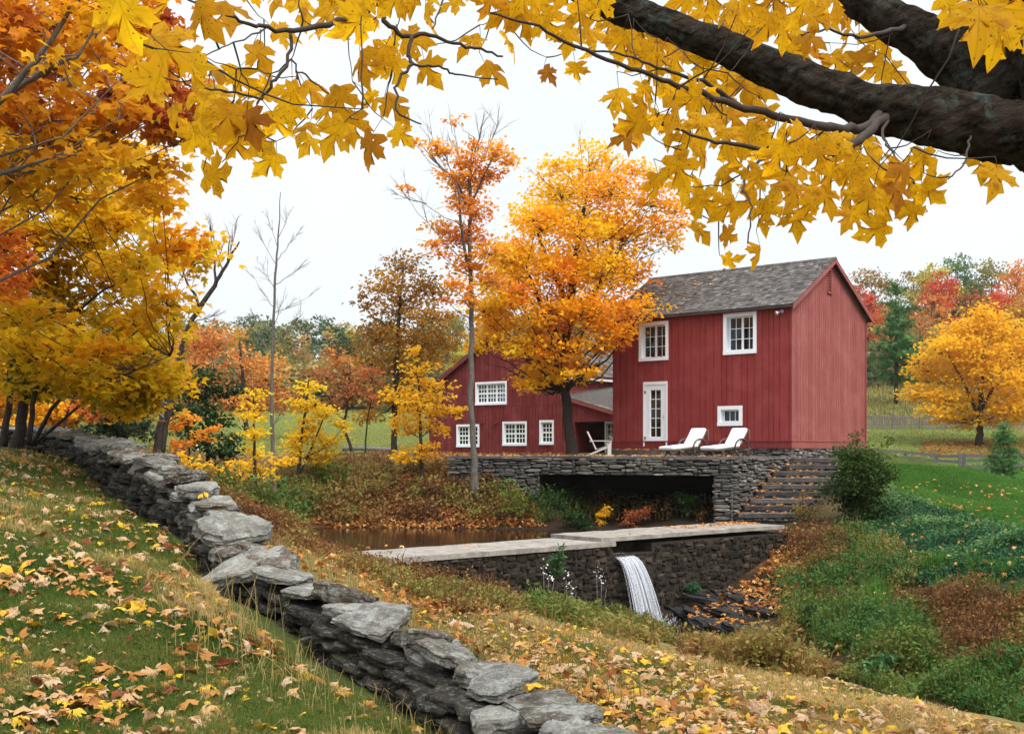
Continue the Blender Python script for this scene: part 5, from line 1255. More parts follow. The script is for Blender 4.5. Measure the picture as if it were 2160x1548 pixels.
make_tree('gold_maple', 'many-stemmed maple with olive and gold leaves at the far end of the stone wall', [(36, 940, 20, 26), (50, 860, 20, 21), (62, 780, 20, 18), (80, 690, 20, 15), (110, 560, 19.5, 11), (160, 430, 19, 6)], lc, 'lf_gold_green', 'simple', 0.125, 3.7, v_l1, seed=17, limbs=True, lr=0.28, forks=[[(8, 945, 20.5, 17), (18, 860, 20.5, 14), (24, 720, 20.5, 12), (40, 600, 20.5, 9), (60, 450, 20, 5)], [(60, 940, 19.5, 13), (72, 840, 19.5, 11), (100, 730, 19, 8), (200, 620, 18, 5), (330, 560, 17, 3)], [(70, 935, 19.3, 10), (110, 860, 19, 8), (190, 770, 18, 5), (300, 690, 17, 3)], [(75, 935, 19.3, 8), (150, 870, 18.8, 6), (240, 800, 18, 4), (360, 750, 17, 2)]])
L2P = [(-200, -60), (330, -60), (350, 80), (385, 200), (425, 270), (420, 330), (330, 360), (240, 330), (100, 350), (-200, 420)]
def v_l2(p, cv, rnd):
    px = CX + p[:, 0] / p[:, 1] * F_PX; py = HY - p[:, 2] / p[:, 1] * F_PX
    return 0.5 + 0.4 * fbm(p * 1.1, 29, 2) + 0.25 * (cv - 0.5) + 0.35 * (rnd - 0.5) + 0.25 * (py > 270) - 0.18 * (px > 320)
lc = poly_clumps(L2P, 80, 62, lambda x, y: r0.uniform(11.0, 13.5), r0, 0.45) + poly_clumps(L2P, 92, 66, lambda x, y: r0.uniform(13, 15), r0, 0.45)
make_tree('orange_maple', 'burnt orange maple reaching in at the upper left with long grey boughs', [(-420, 960, 12, 60), (-400, 700, 12, 50), (-360, 500, 12, 42), (-300, 300, 12, 30), (-200, 100, 12, 18)], lc, 'lf_orange', 'simple', 0.125, 3.2, v_l2, 'bark_pale', 18, lr=0.22, twig='bark_pale', forks=[[(-380, 560, 12, 26), (-100, 330, 11.5, 20), (10, 200, 11, 15), (90, 110, 11, 11), (160, 10, 11, 8), (200, -60, 11, 5)], [(-100, 330, 11.5, 16), (20, 195, 11.3, 12), (130, 130, 11, 10), (165, 120, 11, 6), (210, 45, 11, 3)], [(-380, 640, 12, 22), (-150, 420, 11.5, 14), (10, 365, 11.5, 9), (90, 340, 11.3, 6), (130, 325, 11.3, 4), (250, 250, 11.2, 2)], [(-100, 330, 11.5, 10), (0, 330, 11.5, 6), (130, 290, 11, 4), (260, 160, 11, 2)]])

# ------------------------------------------------------------------ right side: maple, pines, shrub
YM = [(2075, 665, 46, 30), (2030, 700, 60, 34), (2110, 700, 56, 34), (1985, 735, 46, 32), (2060, 745, 70, 38), (2140, 745, 50, 38), (1955, 775, 42, 28), (2015, 785, 60, 36), (2095, 795, 64, 38), (2165, 800, 50, 40), (1945, 830, 40, 24), (2000, 840, 60, 32), (2075, 850, 60, 30), (2145, 850, 54, 34), (2015, 885, 44, 20), (2110, 880, 44, 20), (2055, 885, 40, 18), (2185, 850, 40, 50), (1975, 870, 40, 16)]
make_tree('gold_maple', 'round golden maple standing on the lawn before the picket fence', [(2066, 935, 94, 16), (2066, 890, 94, 13), (2070, 820, 94, 10), (2076, 740, 94, 6)], px_clumps(YM, 94, r0, 2.5), 'lf_gold', 'star', 0.30, 5.0, lambda p, cv, rnd: 0.30 + 0.25 * cv + 0.4 * rnd + 0.2 * fbm(p * 0.3, 5, 2), seed=19, forks=[[(2066, 880, 94, 8), (2030, 800, 94, 6), (2000, 750, 94, 3)], [(2068, 870, 94, 8), (2110, 790, 94, 5), (2140, 740, 94, 3)]])

def conifer(name, label, foot, top_py, half_px, size, dens, leaf, seed, d, layers=13, open_=0.0, group=None, lean=0, skirt=0.02, wide_at=0.15):
    r = np.random.default_rng(seed); b = P(foot[0], foot[1], d); H = (foot[1] - top_py) / F_PX * d; W = half_px / F_PX * d
    t = thing(name, label, 'tree', b, group)
    mb = MB(); z = np.linspace(-0.3, H, 10); mb.tube(np.stack([b[0] + lean * z / H, b[1] + 0 * z, b[2] + z], -1), np.linspace(H * 0.018 + 0.02, 0.01, 10), 8); obj('trunk', mb, M['bark'], t, True)
    lv, br = MB(), MB()
    for k in range(layers):
        f = skirt + (1 - skirt) * (k + r.uniform(-0.3, 0.3)) / layers; f = min(max(f, 0.02), 0.985)
        reach = W * ((1 - f) ** 0.8) * (1.12 if f > wide_at else 0.85 + f)
        nb = r.integers(6, 9)
        for j in range(nb):
            if r.random() < open_: continue
            a = j / nb * 6.283 + r.uniform(-0.4, 0.4) + k; L = reach * r.uniform(0.7, 1.1)
            p0 = b + np.array([lean * f, 0, f * H]); dirn = np.array([math.cos(a), math.sin(a), 0]); u = np.linspace(0, 1, 6)[:, None]
            pts = p0 + dirn * L * u + np.array([0, 0, 1.0]) * L * (0.22 * u - 0.10 * u ** 2 + 0.10 * u ** 3)
            br.tube(pts, np.linspace(0.012 * H / 4 + 0.004, 0.004, 6), 4, cap=False)
            n = max(4, int(dens * L / size))
            uu = r.uniform(0.18, 1.0, n); pos = p0 + dirn * (L * uu)[:, None] + np.array([0, 0, 1.0]) * (L * (0.22 * uu - 0.1 * uu ** 2 + 0.1 * uu ** 3))[:, None] + r.normal(size=(n, 3)) * size * np.array([0.55, 0.55, 0.28])
            sd = np.cross(dirn, [0, 0, 1]) * r.normal(0, 0.8, n)[:, None]
            tip = dirn + sd + np.array([0, 0, 0.35]) + 0.3 * r.normal(size=(n, 3))
            leaf_batch(lv, TEMP['tuft'], pos, tip, np.array([0, 0, 0.8]) + r.normal(size=(n, 3)) * 0.7, size * r.uniform(0.7, 1.2, n), np.clip(0.3 * r.random() + 0.5 * r.random(n) + 0.2 * uu, 0, 1), r)
    obj('branches', br, M['bark'], t, True); obj('crown', lv, M[leaf], t)
    return t
conifer('white_pine', 'tall dark green pine with open tiers beside the red house gable', (1890, 850), 590, 66, 0.85, 11, 'lf_pine', 201, 128, 13, 0.22, skirt=0.16, wide_at=0.3)
conifer('young_pine', 'young green pine on the lawn in front of the rail fence', (2117, 1022), 888, 50, 0.22, 7.5, 'lf_pine', 202, 57, 15, 0.05, wide_at=0.12)

def shrub(name, label, c_px, d, rx, rz, leaf, kind, size, dens, seed, vfun=None, stems=9, cat='shrub', group=None, n_cl=16, ground=None, flat=0.9, shape=0.6):
    """a bush with its stems, dome of clumps; c_px: pixel of its foot"""
    r = np.random.default_rng(seed); b = P(*c_px, d); b[2] = float(hz(b[0], b[1])) if ground is None else ground
    t = thing(name, label, cat, b, group); st = MB(); cl = []
    for k in range(n_cl):
        a = r.uniform(0, 6.283); q = r.random() ** 0.5; h = r.uniform(0.15, 1.0)
        w = math.sqrt(max(0.05, 1 - (h * shape) ** 2)) * (1 if h < 0.75 else 0.75)
        c = b + np.array([math.cos(a) * rx * q * w * 0.8, math.sin(a) * rx * q * w * 0.8, h * rz * 0.88]); cl.append((c, (rx * 0.36, rx * 0.36, min(rz * 0.2, rx * 0.4))))
    for k in range(n_cl // 3):                                        # stray sprigs that break the outline
        a = r.uniform(0, 6.283); h = r.uniform(0.5, 1.12); cl.append((b + np.array([math.cos(a) * rx * r.uniform(0.5, 1.0), math.sin(a) * rx * r.uniform(0.5, 1.0), h * rz]), (rx * 0.14, rx * 0.14, rz * 0.12)))
    for k in range(stems):
        c = cl[k % len(cl)][0]; limb(st, b + np.array([r.normal(0, 0.08 * rx), r.normal(0, 0.08 * rx), -0.05]), c + np.array([0, 0, rz * 0.1]), 0.012 + 0.006 * rx, 0.005, r, 0.1, 6, 5)
    lv = MB(); spray_leaves(lv, st, cl, r, kind, size, dens, vfun or (lambda p, cv, rnd: 0.45 * cv + 0.55 * rnd), flat, 0.004, up=0.6)
    obj('stems', st, M['twig'], t, True); obj('foliage', lv, M[leaf], t)
    return t
shrub('shrub', 'big rounded green shrub growing at the right edge of the stone stair', (1815, 1095), 33.0, 1.0, 2.15, 'lf_bush', 'oval', 0.10, 3.2, 301, lambda p, cv, rnd: 0.25 * cv + 0.4 * rnd + np.clip((p[:, 2] + 1.2) * 0.22, -0.1, 0.3), 12, n_cl=34)
# ------------------------------------------------------------------ far trees on the hillsides
def proto_round(name, seed, H=12.0, W=4.2, low=0.25, size=0.36, dens=3.2, ncl=26, kind='star', open_=1.0):
    r = np.random.default_rng(seed); t = thing(name, 'x', 'tree', (0, 0, 0)); mb = MB()
    mb.tube([(0, 0, -0.8), (0.05, 0, H * 0.3), (-0.05, 0.05, H * 0.6), (0, 0, H * 0.9)], [0.22, 0.17, 0.1, 0.03], 7); cl = []
    for k in range(ncl):
        h = low + (1 - low) * (k + r.random()) / ncl; f = (h - low) / (1 - low); w = W * math.sqrt(max(0.04, 1 - (2 * abs(f - 0.42) / 1.18) ** 2)); a = r.uniform(0, 6.283); q = r.uniform(0.35, 0.95)
        cl.append((np.array([w * q * math.cos(a), w * q * math.sin(a), h * H * 0.95]), np.array([1.35, 1.35, 0.95]) * r.uniform(0.7, 1.2) * W / 4.2))
    lm = MB()
    for c, rad in cl: limb(lm, (0, 0, max(H * 0.2, c[2] - 0.8 * np.linalg.norm(c[:2]))), c, 0.07, 0.02, r, 0.1, 5, 4)
    lv = MB(); spray_leaves(lv, None, cl, r, kind, size, dens, lambda p, cv, rnd: 0.6 * cv + 0.4 * rnd, 0.6)
    obj('trunk', mb, M['bark'], t, True); obj('branches', lm, M['twig'], t, True); obj('crown', lv, M['lf_far_gold'], t)
    return t
def proto_conifer(seed, W=2.6, open_=0.1):
    t = conifer('far_conifer', 'x', (CX, HY), HY - 12 / 100 * F_PX, W / 100 * F_PX, 0.7, 11, 'lf_far_green', seed, 100, 14, open_, wide_at=0.1)
    for ch in list(t.children):
        ch.matrix_parent_inverse = Matrix.Translation(-t.location)
    return t
DENS = 1.6
PR = [proto_round('hillside_tree', 400), proto_round('hillside_tree', 401, 12, 5.0, 0.2), proto_round('hillside_tree', 402, 12, 3.3, 0.3, 0.38, 1.0), proto_round('hillside_tree', 403, 12, 3.8, 0.1)]
PC = [proto_conifer(410), proto_conifer(411, 3.4, 0.2)]
for p in PC: p.location = (0, 0, 0)
used = set()
def far_tree(px, top, d, kind, mat, label, group, wid=1.0):
    x = (px - CX) / F_PX * d; z0 = float(hz(x, d)); ztop = (HY - top) / F_PX * d; H = max(3.0, ztop - z0)
    pr = PC[kind - 10] if kind >= 10 else PR[kind]
    s = H / 12.0; ws = s * wid
    if id(pr) not in used and False: pass
    o = dup(pr, (x, d, z0), random.uniform(0, 6.28), (ws, ws, s), label, {'crown': M[mat]})
    o['group'] = group; return o
GR, GL = 'trees on the wooded hillside to the right', 'trees on the wooded hillside to the left'
for a in [(1838, 573, 200, 1, 'lf_far_brown', 'brownish gold round tree on the skyline just right of the red house gable', 1.0),
          (1815, 610, 160, 0, 'lf_red', 'scarlet tree half hidden behind the right eave of the red house', 0.8),
          (1926, 562, 205, 2, 'lf_far_brown', 'thin brown half-bare tree on the skyline above the pine', 0.8),
          (1968, 558, 200, 0, 'lf_far_yellow', 'yellow-green tree on the skyline left of the round dark one', 0.9),
          (2016, 541, 205, 1, 'lf_far_green', 'dark green round tree that stands tallest on the right skyline', 0.75),
          (1985, 577, 175, 0, 'lf_red', 'bright scarlet tree in front of the yellow-green skyline tree', 0.75),
          (1965, 612, 160, 2, 'lf_far_orange', 'orange half-bare tree right of the tall dark green pine', 1.0),
          (2046, 610, 160, 2, 'lf_redbrown', 'pinkish grey nearly bare tree above the round golden maple', 1.1),
          (2108, 606, 165, 0, 'lf_red', 'red-orange tree behind the golden maple, at its upper right', 0.85),
          (2092, 552, 200, 1, 'lf_far_olive', 'olive and orange broad tree on the skyline at the right', 0.85),
          (2150, 556, 190, 1, 'lf_far_orange', 'orange tree on the skyline at the right edge of the view', 0.85),
          (2155, 625, 150, 0, 'lf_far_gold', 'gold tree behind the golden maple at the right edge', 0.9),
          (1858, 640, 185, 0, 'lf_far_orange', 'orange tree glowing between the pine and the house gable', 0.7),
          (1940, 660, 150, 2, 'lf_far_brown', 'grey-brown bare tree between the pine and the golden maple', 0.9),
          (1836, 880, 104, 3, 'lf_far_gold', 'low gold bush tree touching the rear corner of the red house', 1.0)]:
    if a[1] == 880: continue
    far_tree(*a[:6], GR, a[6])
for a in [(464, 690, 175, 10, 'lf_far_green', 'dark green conifer far left, right of the leaning bare tree', 1.2),
          (505, 692, 180, 0, 'lf_far_yellow', 'yellowish tree on the skyline just left of the tall bare tree', 0.8),
          (548, 684, 185, 3, 'lf_far_olive', 'olive round tree directly behind the tall bare tree', 0.9),
          (612, 676, 190, 10, 'lf_far_green', 'green conifer on the skyline just right of the tall bare tree', 1.5),
          (652, 672, 190, 11, 'lf_far_green', 'broad green conifer at the middle of the left skyline', 1.3),
          (700, 676, 185, 11, 'lf_far_green', 'broad green conifer left of the bronze oak', 1.3),
          (738, 690, 180, 0, 'lf_far_yellow', 'yellow-green tree on the skyline just left of the bronze oak', 0.9),
          (585, 720, 165, 0, 'lf_far_olive', 'olive tree below the skyline conifers, behind the bare trunk', 0.8),
          (640, 735, 160, 1, 'lf_far_brown', 'brown tree below the skyline conifers, above the yellow sapling', 0.8),
          (700, 745, 155, 2, 'lf_redbrown', 'russet thin tree above the russet small tree of the meadow edge', 0.9),
          (765, 700, 170, 10, 'lf_far_green', 'narrow green conifer partly behind the bronze oak', 1.3),
          (905, 690, 170, 1, 'lf_far_olive', 'olive tree between the bronze oak and the slim tree', 0.9),
          (955, 660, 165, 0, 'lf_far_olive', 'olive-green tall tree behind the left eave of the barn', 0.8),
          (975, 735, 120, 3, 'lf_far_yellow', 'yellow-green bushy tree touching the left roof edge of the barn', 0.9),
          (1025, 660, 170, 10, 'lf_far_green', 'green conifer above the barn ridge, left of the big maple', 1.4),
          (1060, 655, 165, 0, 'lf_far_orange', 'orange tree top above the barn ridge behind the big maple', 0.8),
          (400, 700, 120, 1, 'lf_far_orange', 'orange tree behind the leaning bare tree', 0.9),
          (340, 760, 90, 3, 'lf_far_gold', 'gold low tree behind the black-green evergreen', 0.9),
          (1275, 745, 120, 11, 'lf_far_green', 'green conifer behind the barn roof beside the red house', 1.2)]:
    far_tree(*a[:6], GL, a[6])
for p in PR + PC:
    for ch in list(p.children): bpy.data.objects.remove(ch)
    bpy.data.objects.remove(p)

def woods(name, label, spots, seed):
    """the wood behind: reads as one mass"""
    r = np.random.default_rng(seed); lv = MB()
    for x, y, H, W, v0, con in spots:
        z0 = float(hz(x, y)); cl = []
        for k in range(13):
            h = 0.12 + 0.88 * (k + r.random()) / 13
            w = W * ((1 - h) * 1.2 + 0.08 if con else math.sqrt(max(0.05, 1 - (2 * abs(h - 0.5) / 1.05) ** 2))); a = r.uniform(0, 6.283)
            cl.append((np.array([x + w * 0.7 * math.cos(a), y + w * 0.7 * math.sin(a), z0 + h * H]), np.array([1.6, 1.6, 1.2]) * (0.7 if con else 1)))
        spray_leaves(lv, None, cl, r, 'star', 0.55, 3.0, lambda p, cv, rnd: np.clip(v0 + 0.16 * (rnd - 0.5) + 0.1 * (cv - 0.5), 0, 1), 0.7)
    return stuff(name, lv, M['woods'], label, 'wood')
M['woods'] = leaf_mat('mixed_autumn_wood', [(0, (0.055, 0.10, 0.055)), (0.3, (0.10, 0.15, 0.07)), (0.45, (0.20, 0.19, 0.075)), (0.6, (0.34, 0.25, 0.08)), (0.75, (0.46, 0.30, 0.08)), (0.88, (0.50, 0.22, 0.07)), (1, (0.44, 0.13, 0.06))], 0.25)
r = np.random.default_rng(31)
sp = []
for k in range(95):
    d = r.uniform(175, 235); px = r.uniform(60, 1300); sp.append(((px - CX) / F_PX * d, d, r.uniform(7.5, 10.5) * (d / 190), r.uniform(2.5, 4.2), r.random() ** 1.6 * 0.8, r.random() < 0.45))
for k in range(40):
    d = r.uniform(122, 150); px = r.uniform(-100, 1000); sp.append(((px - CX) / F_PX * d, d, r.uniform(3.5, 5.5), r.uniform(2.2, 3.4), 0.15 + 0.55 * r.random(), False))
for k in range(36):
    d = r.uniform(240, 320); px = r.uniform(-600, 1500); sp.append(((px - CX) / F_PX * d, d, r.uniform(6, 9), r.uniform(3, 4.5), r.random() ** 1.3, r.random() < 0.5))
for k in range(20):
    d = r.uniform(60, 110); px = r.uniform(-500, 130); sp.append(((px - CX) / F_PX * d, d, r.uniform(5, 9), r.uniform(2.5, 3.6), 0.5 + 0.5 * r.random(), False))
woods('distant_woods', 'mixed green, gold and russet autumn wood along the far left skyline', sp, 32)
sp = []
for k in range(75):
    d = r.uniform(190, 270); px = r.uniform(1640, 2500); sp.append(((px - CX) / F_PX * d, d, r.uniform(8, 12), r.uniform(3, 4.6), r.random(), r.random() < 0.25))
for k in range(26):
    d = r.uniform(150, 180); px = r.uniform(1780, 2400); sp.append(((px - CX) / F_PX * d, d, r.uniform(4, 8), r.uniform(2.5, 3.4), 0.3 + 0.6 * r.random(), False))
woods('hillside_woods', 'mixed autumn wood filling the hillside behind the red house at the right', sp, 33)

# ------------------------------------------------------------------ fences, bench
def rail_fence(name, label, posts_px, d, ztop, rails, n_extra):
    pts = [((px - CX) / F_PX * dd, dd) for px, dd in posts_px]
    t = thing(name, label, 'fence', (pts[0][0], pts[0][1], float(hz(*pts[0]))))
    r = np.random.default_rng(8)
    for x, y in pts:
        z = float(hz(x, y)); mb = MB(); mb.box(x - 0.10, x + 0.10, y - 0.07, y + 0.07, z - 0.3, z + ztop + r.uniform(-0.04, 0.06), 0.5); obj('post', mb, M['fence_wood'], t)
    for (x0, y0), (x1, y1) in zip(pts[:-1], pts[1:]):
        if abs(x1 - x0) < 0.6: continue
        for h in rails:
            z0, z1 = float(hz(x0, y0)) + h + r.normal(0, 0.02), float(hz(x1, y1)) + h + r.normal(0, 0.02); mb = MB()
            mb.hexa([(x0, y0 - 0.11, z0 - 0.10), (x1, y1 - 0.11, z1 - 0.10), (x1, y1 - 0.072, z1 - 0.10), (x0, y0 - 0.072, z0 - 0.10), (x0, y0 - 0.11, z0 + 0.10), (x1, y1 - 0.11, z1 + 0.10), (x1, y1 - 0.072, z1 + 0.10), (x0, y0 - 0.072, z0 + 0.10)]); obj('rail', mb, M['fence_wood'], t)
rail_fence('rail_fence', 'grey three-rail wooden fence crossing the lawn behind the young pine', [(1780, 82), (1846, 81.5), (1910, 81), (1974, 80), (2025, 79), (2033, 79.5), (2100, 79), (2168, 79), (2240, 79)], 80, 1.12, (0.22, 0.62, 1.0), 0)
t = thing('picket_fence', 'dark grey picket fence along the foot of the hillside at the right', 'fence', (*P(1830, 900, 107)[:2], 2.0))
mb, rl = MB(), MB(); r = np.random.default_rng(9)
x = (1770 - CX) / F_PX * 107; X1 = (2420 - CX) / F_PX * 107; k = 0
while x < X1:
    y = 107 + 0.3 * math.sin(x * 0.2); z = float(hz(x, y))
    mb.box(x - 0.045, x + 0.045, y - 0.03, y - 0.012, z - 0.05, z + 1.25 + r.normal(0, 0.05), r.random())
    if k % 16 == 0:
        pm = MB(); pm.box(x - 0.06, x + 0.06, y + 0.05, y + 0.16, z - 0.2, z + 1.5); obj('post', pm, M['picket_wood'], t)
        if k: rl.hexa([(lx, ly - 0.01, lz + 0.3), (x, y - 0.01, z + 0.3), (x, y + 0.04, z + 0.3), (lx, ly + 0.04, lz + 0.3), (lx, ly - 0.01, lz + 0.4), (x, y - 0.01, z + 0.4), (x, y + 0.04, z + 0.4), (lx, ly + 0.04, lz + 0.4)]); rl.hexa([(lx, ly - 0.01, lz + 0.95), (x, y - 0.01, z + 0.95), (x, y + 0.04, z + 0.95), (lx, ly + 0.04, lz + 0.95), (lx, ly - 0.01, lz + 1.05), (x, y - 0.01, z + 1.05), (x, y + 0.04, z + 1.05), (lx, ly + 0.04, lz + 1.05)])
        lx, ly, lz = x, y, z
    x += 0.155 + r.normal(0, 0.01); k += 1
obj('pickets', mb, M['picket_wood'], t); obj('rails', rl, M['picket_wood'], t)
c = P(431, 951, 56); c[2] = float(hz(c[0], c[1]))
t = thing('bench', 'small white plank bench glimpsed on the meadow behind the orange saplings', 'bench', c)
mb = MB(); mb.box(c[0] - 0.38, c[0] + 0.38, c[1] - 0.18, c[1] + 0.18, c[2] + 0.36, c[2] + 0.43); obj('seat', mb, M['white'], t)
for sx in (-0.3, 0.3):
    mb = MB(); mb.box(c[0] + sx - 0.04, c[0] + sx + 0.04, c[1] - 0.15, c[1] + 0.15, c[2] - 0.05, c[2] + 0.36); obj('leg', mb, M['white'], t)
pts = [P(x, 951, 61) for x in np.linspace(722, 842, 9)]
mb = MB(); mb.tube([(p[0], p[1], float(hz(p[0], p[1])) + 0.12) for p in pts], 0.13, 7)
tag(obj('log_edging', mb, M['fence_wood'], None, True), 'long grey log lying along the near edge of the meadow by the oak', 'log')

# ------------------------------------------------------------------ chairs on the terrace
def pad(mb, line, width, th, y0=0.0, n=16):
    line = np.asarray(line, float); k = len(line)
    tan = unit(np.gradient(line, axis=0)); ang = np.arange(n) / n * 2 * math.pi; V = []
    ca, sa = np.cos(ang), np.sin(ang); e = 0.35
    oy = np.sign(ca) * np.abs(ca) ** e; oz = np.sign(sa) * np.abs(sa) ** e
    for i in range(k):
        s = 0.80 if i in (0, k - 1) else 1.0
        nx, nz = -tan[i][1], tan[i][0]
        for a, b_ in zip(oy, oz): V.append((line[i][0] + nx * b_ * th / 2 * s, y0 + a * width / 2 * (0.96 if s < 1 else 1), line[i][1] + nz * b_ * th / 2 * s))
    q = [[i * n + j, i * n + (j + 1) % n, i * n + n + (j + 1) % n, i * n + n + j] for i in range(k - 1) for j in range(n)]
    V += [(line[0][0], y0, line[0][1]), (line[-1][0], y0, line[-1][1])]
    tt = [[k * n, (j + 1) % n, j] for j in range(n)] + [[k * n + 1, (k - 1) * n + j, (k - 1) * n + (j + 1) % n] for j in range(n)]
    mb.add(V, q=q, t=tt)

def make_lounger():
    t = thing('lounge_chair', 'white cushioned bentwood lounge chair nearer the white door, on the terrace', 'lounge chair', (0, 0, 0), 'lounge chairs on the terrace')
    mb = MB(); pad(mb, [(0.0, 0.235), (0.04, 0.25), (0.35, 0.27), (0.75, 0.31), (1.08, 0.335), (1.12, 0.335)], 0.64, 0.115); obj('seat_cushion', mb, M['cushion'], t, True)
    mb = MB(); pad(mb, [(1.10, 0.37), (1.13, 0.41), (1.28, 0.60), (1.42, 0.82), (1.44, 0.86)], 0.62, 0.12); obj('back_cushion', mb, M['cushion'], t, True)
    mb = MB()
    for s in (-1, 1):
        y = s * 0.30
        mb.tube([(0.02, y, 0.17), (0.4, y, 0.19), (0.8, y, 0.235), (1.14, y, 0.265)], 0.0270, 8)
        mb.tube([(1.1, y, 0.28), (1.22, y, 0.42), (1.36, y, 0.62), (1.50, y, 0.85)], 0.0270, 8)
    for x, z in ((0.03, 0.17), (0.5, 0.205), (1.0, 0.25)): mb.tube([(x, -0.3, z), (x, 0.3, z)], 0.0243, 8)
    obj('frame', mb, M['bentwood'], t, True)
    for s in (-1, 1):
        y = s * 0.345; mb = MB()
        a = np.linspace(math.radians(200), math.radians(-25), 18)
        mb.tube([(1.16 + 0.30 * math.cos(x), y, 0.27 + 0.27 * math.sin(x)) for x in a], 0.0270, 8)
        mb.tube([(0.87, y, 0.19), (0.95, y, 0.08), (1.02, y, 0.0)], 0.0270, 8); mb.tube([(1.43, y, 0.17), (1.40, y, 0.1), (1.44, y, 0.05)], 0.0270, 8)
        mb.tube([(1.43, y, 0.2), (1.5, y, 0.5), (1.50, y, 0.84)], 0.0216, 8)
        obj('arm_hoop', mb, M['bentwood'], t, True)
        mb = MB(); mb.tube([(0.30, y * 0.9, 0.19), (0.36, y * 0.9, 0.1), (0.27, y * 0.9, 0.0)], 0.0270, 8); mb.tube([(0.30, y * 0.9, 0.18), (0.46, y * 0.9, 0.10), (0.55, y * 0.9, 0.0)], 0.0243, 8); obj('leg', mb, M['bentwood'], t, True)
        mb = MB(); yy = s * 0.385; a = np.linspace(0, 2 * math.pi, 19)
        mb.tube([(1.47 + 0.115 * math.cos(x), yy, 0.117 + 0.115 * math.sin(x)) for x in a], 0.0243, 7, cap=False)
        for x in (0.3, 0.3 + math.pi / 3, 0.3 + 2 * math.pi / 3): mb.tube([(1.47 - 0.11 * math.cos(x), yy, 0.117 - 0.11 * math.sin(x)), (1.47 + 0.11 * math.cos(x), yy, 0.117 + 0.11 * math.sin(x))], 0.0121, 5)
        obj('wheel', mb, M['bentwood'], t, True)
    return t
ch = make_lounger()
c = P(1404, 962, 36.2); ch.location = (c[0], c[1], ZT + 0.003); ch.rotation_euler = (0, 0, math.radians(36))
c = P(1492, 962, 36.0)
dup(ch, (c[0], c[1], ZT + 0.003), math.radians(36), 1.0, 'white cushioned bentwood lounge chair nearer the house corner, under the small low window')

def make_adirondack():
    t = thing('garden_chair', 'pale slatted wooden garden chair beside the big maple trunk on the terrace', 'garden chair', (0, 0, 0), 'slatted wooden chairs by the porch')
    mb = MB()
    for k in range(5):
        y = -0.22 + k * 0.11; mb.hexa([(-0.02, y - 0.048, 0.22), (0.005, y - 0.048, 0.235), (0.005, y + 0.048, 0.235), (-0.02, y + 0.048, 0.22), (-0.36 , y - 0.048, 0.93), (-0.335, y - 0.048, 0.945), (-0.335, y + 0.048, 0.945), (-0.36, y + 0.048, 0.93)])
    obj('backrest', mb, M['chair_wood'], t)
    mb = MB()
    for k in range(6):
        x = 0.02 + k * 0.09; z = 0.235 + k * 0.027; mb.hexa([(x, -0.27, z), (x + 0.08, -0.27, z + 0.024), (x + 0.08, 0.27, z + 0.024), (x, 0.27, z), (x, -0.27, z + 0.022), (x + 0.08, -0.27, z + 0.046), (x + 0.08, 0.27, z + 0.046), (x, 0.27, z + 0.022)])
    obj('seat', mb, M['chair_wood'], t)
    for s in (-1, 1):
        mb = MB(); y = s * 0.36; mb.box(-0.24, 0.58, y - 0.07, y + 0.07, 0.56, 0.585); obj('arm', mb, M['chair_wood'], t)
        mb = MB(); y = s * 0.33; mb.box(0.46, 0.57, y - 0.018, y + 0.018, 0.0, 0.558); mb.hexa([(0.30, y - 0.012, 0.558), (0.455, y - 0.012, 0.558), (0.455, y + 0.012, 0.558), (0.30, y + 0.012, 0.558), (0.43, y - 0.012, 0.40), (0.457, y - 0.012, 0.36), (0.457, y + 0.012, 0.36), (0.43, y + 0.012, 0.40)][::-1]); obj('front_leg', mb, M['chair_wood'], t)
        mb = MB(); y = s * 0.30; mb.hexa([(-0.40, y - 0.016, 0.0), (-0.28, y - 0.016, 0.0), (-0.28, y + 0.016, 0.0), (-0.40, y + 0.016, 0.0), (0.45, y - 0.016, 0.37), (0.55, y - 0.016, 0.33), (0.55, y + 0.016, 0.33), (0.45, y + 0.016, 0.37)]); obj('side_rail', mb, M['chair_wood'], t)
    mb = MB(); mb.box(-0.235, -0.20, -0.37, 0.37, 0.52, 0.558); obj('back_brace', mb, M['chair_wood'], t)
    return t
ch = make_adirondack()
c = P(1258, 962, 40.4); ch.location = (c[0], c[1], ZT + 0.003); ch.rotation_euler = (0, 0, math.radians(-8)); ch.scale = (0.88,) * 3
c = P(1303, 962, 46)
dup(ch, (c[0], c[1], float(hz(c[0], c[1])) - 0.01), math.radians(-20), 0.88, 'pale slatted wooden garden chair half hidden behind the house corner')

# ------------------------------------------------------------------ the dry-stone wall in the foreground
WP = np.array([P(*a) for a in [(1500, 1690, 4.5), (1350, 1600, 5.1), (1235, 1535, 5.7), (1110, 1468, 6.2), (1000, 1408, 6.7), (890, 1345, 7.3), (765, 1280, 8.0), (645, 1222, 8.8), (548, 1160, 9.6), (487, 1097, 10.5), (440, 1048, 11.5), (385, 1000, 12.8), (310, 962, 14.6), (225, 930, 17.0), (150, 914, 19.5), (60, 904, 22.5), (-60, 900, 26)]])
sl_ = np.concatenate([[0], np.cumsum(np.linalg.norm(np.diff(WP, axis=0), axis=1))])
def wpt(s): return np.array([np.interp(s, sl_, WP[:, c]) for c in range(3)])
def wtan(s): d = wpt(min(s + 0.2, sl_[-1])) - wpt(max(s - 0.2, 0)); d[2] = 0; return unit(d)
def wslope(s): d = wpt(min(s + 0.3, sl_[-1])) - wpt(max(s - 0.3, 0)); return math.atan2(d[2], np.linalg.norm(d[:2]))
wall = thing('dry_stone_wall', 'old grey dry-laid fieldstone wall running up the leaf-strewn slope', 'wall', (*wpt(sl_[-1] / 2)[:2], -1.2))
r = np.random.default_rng(77)
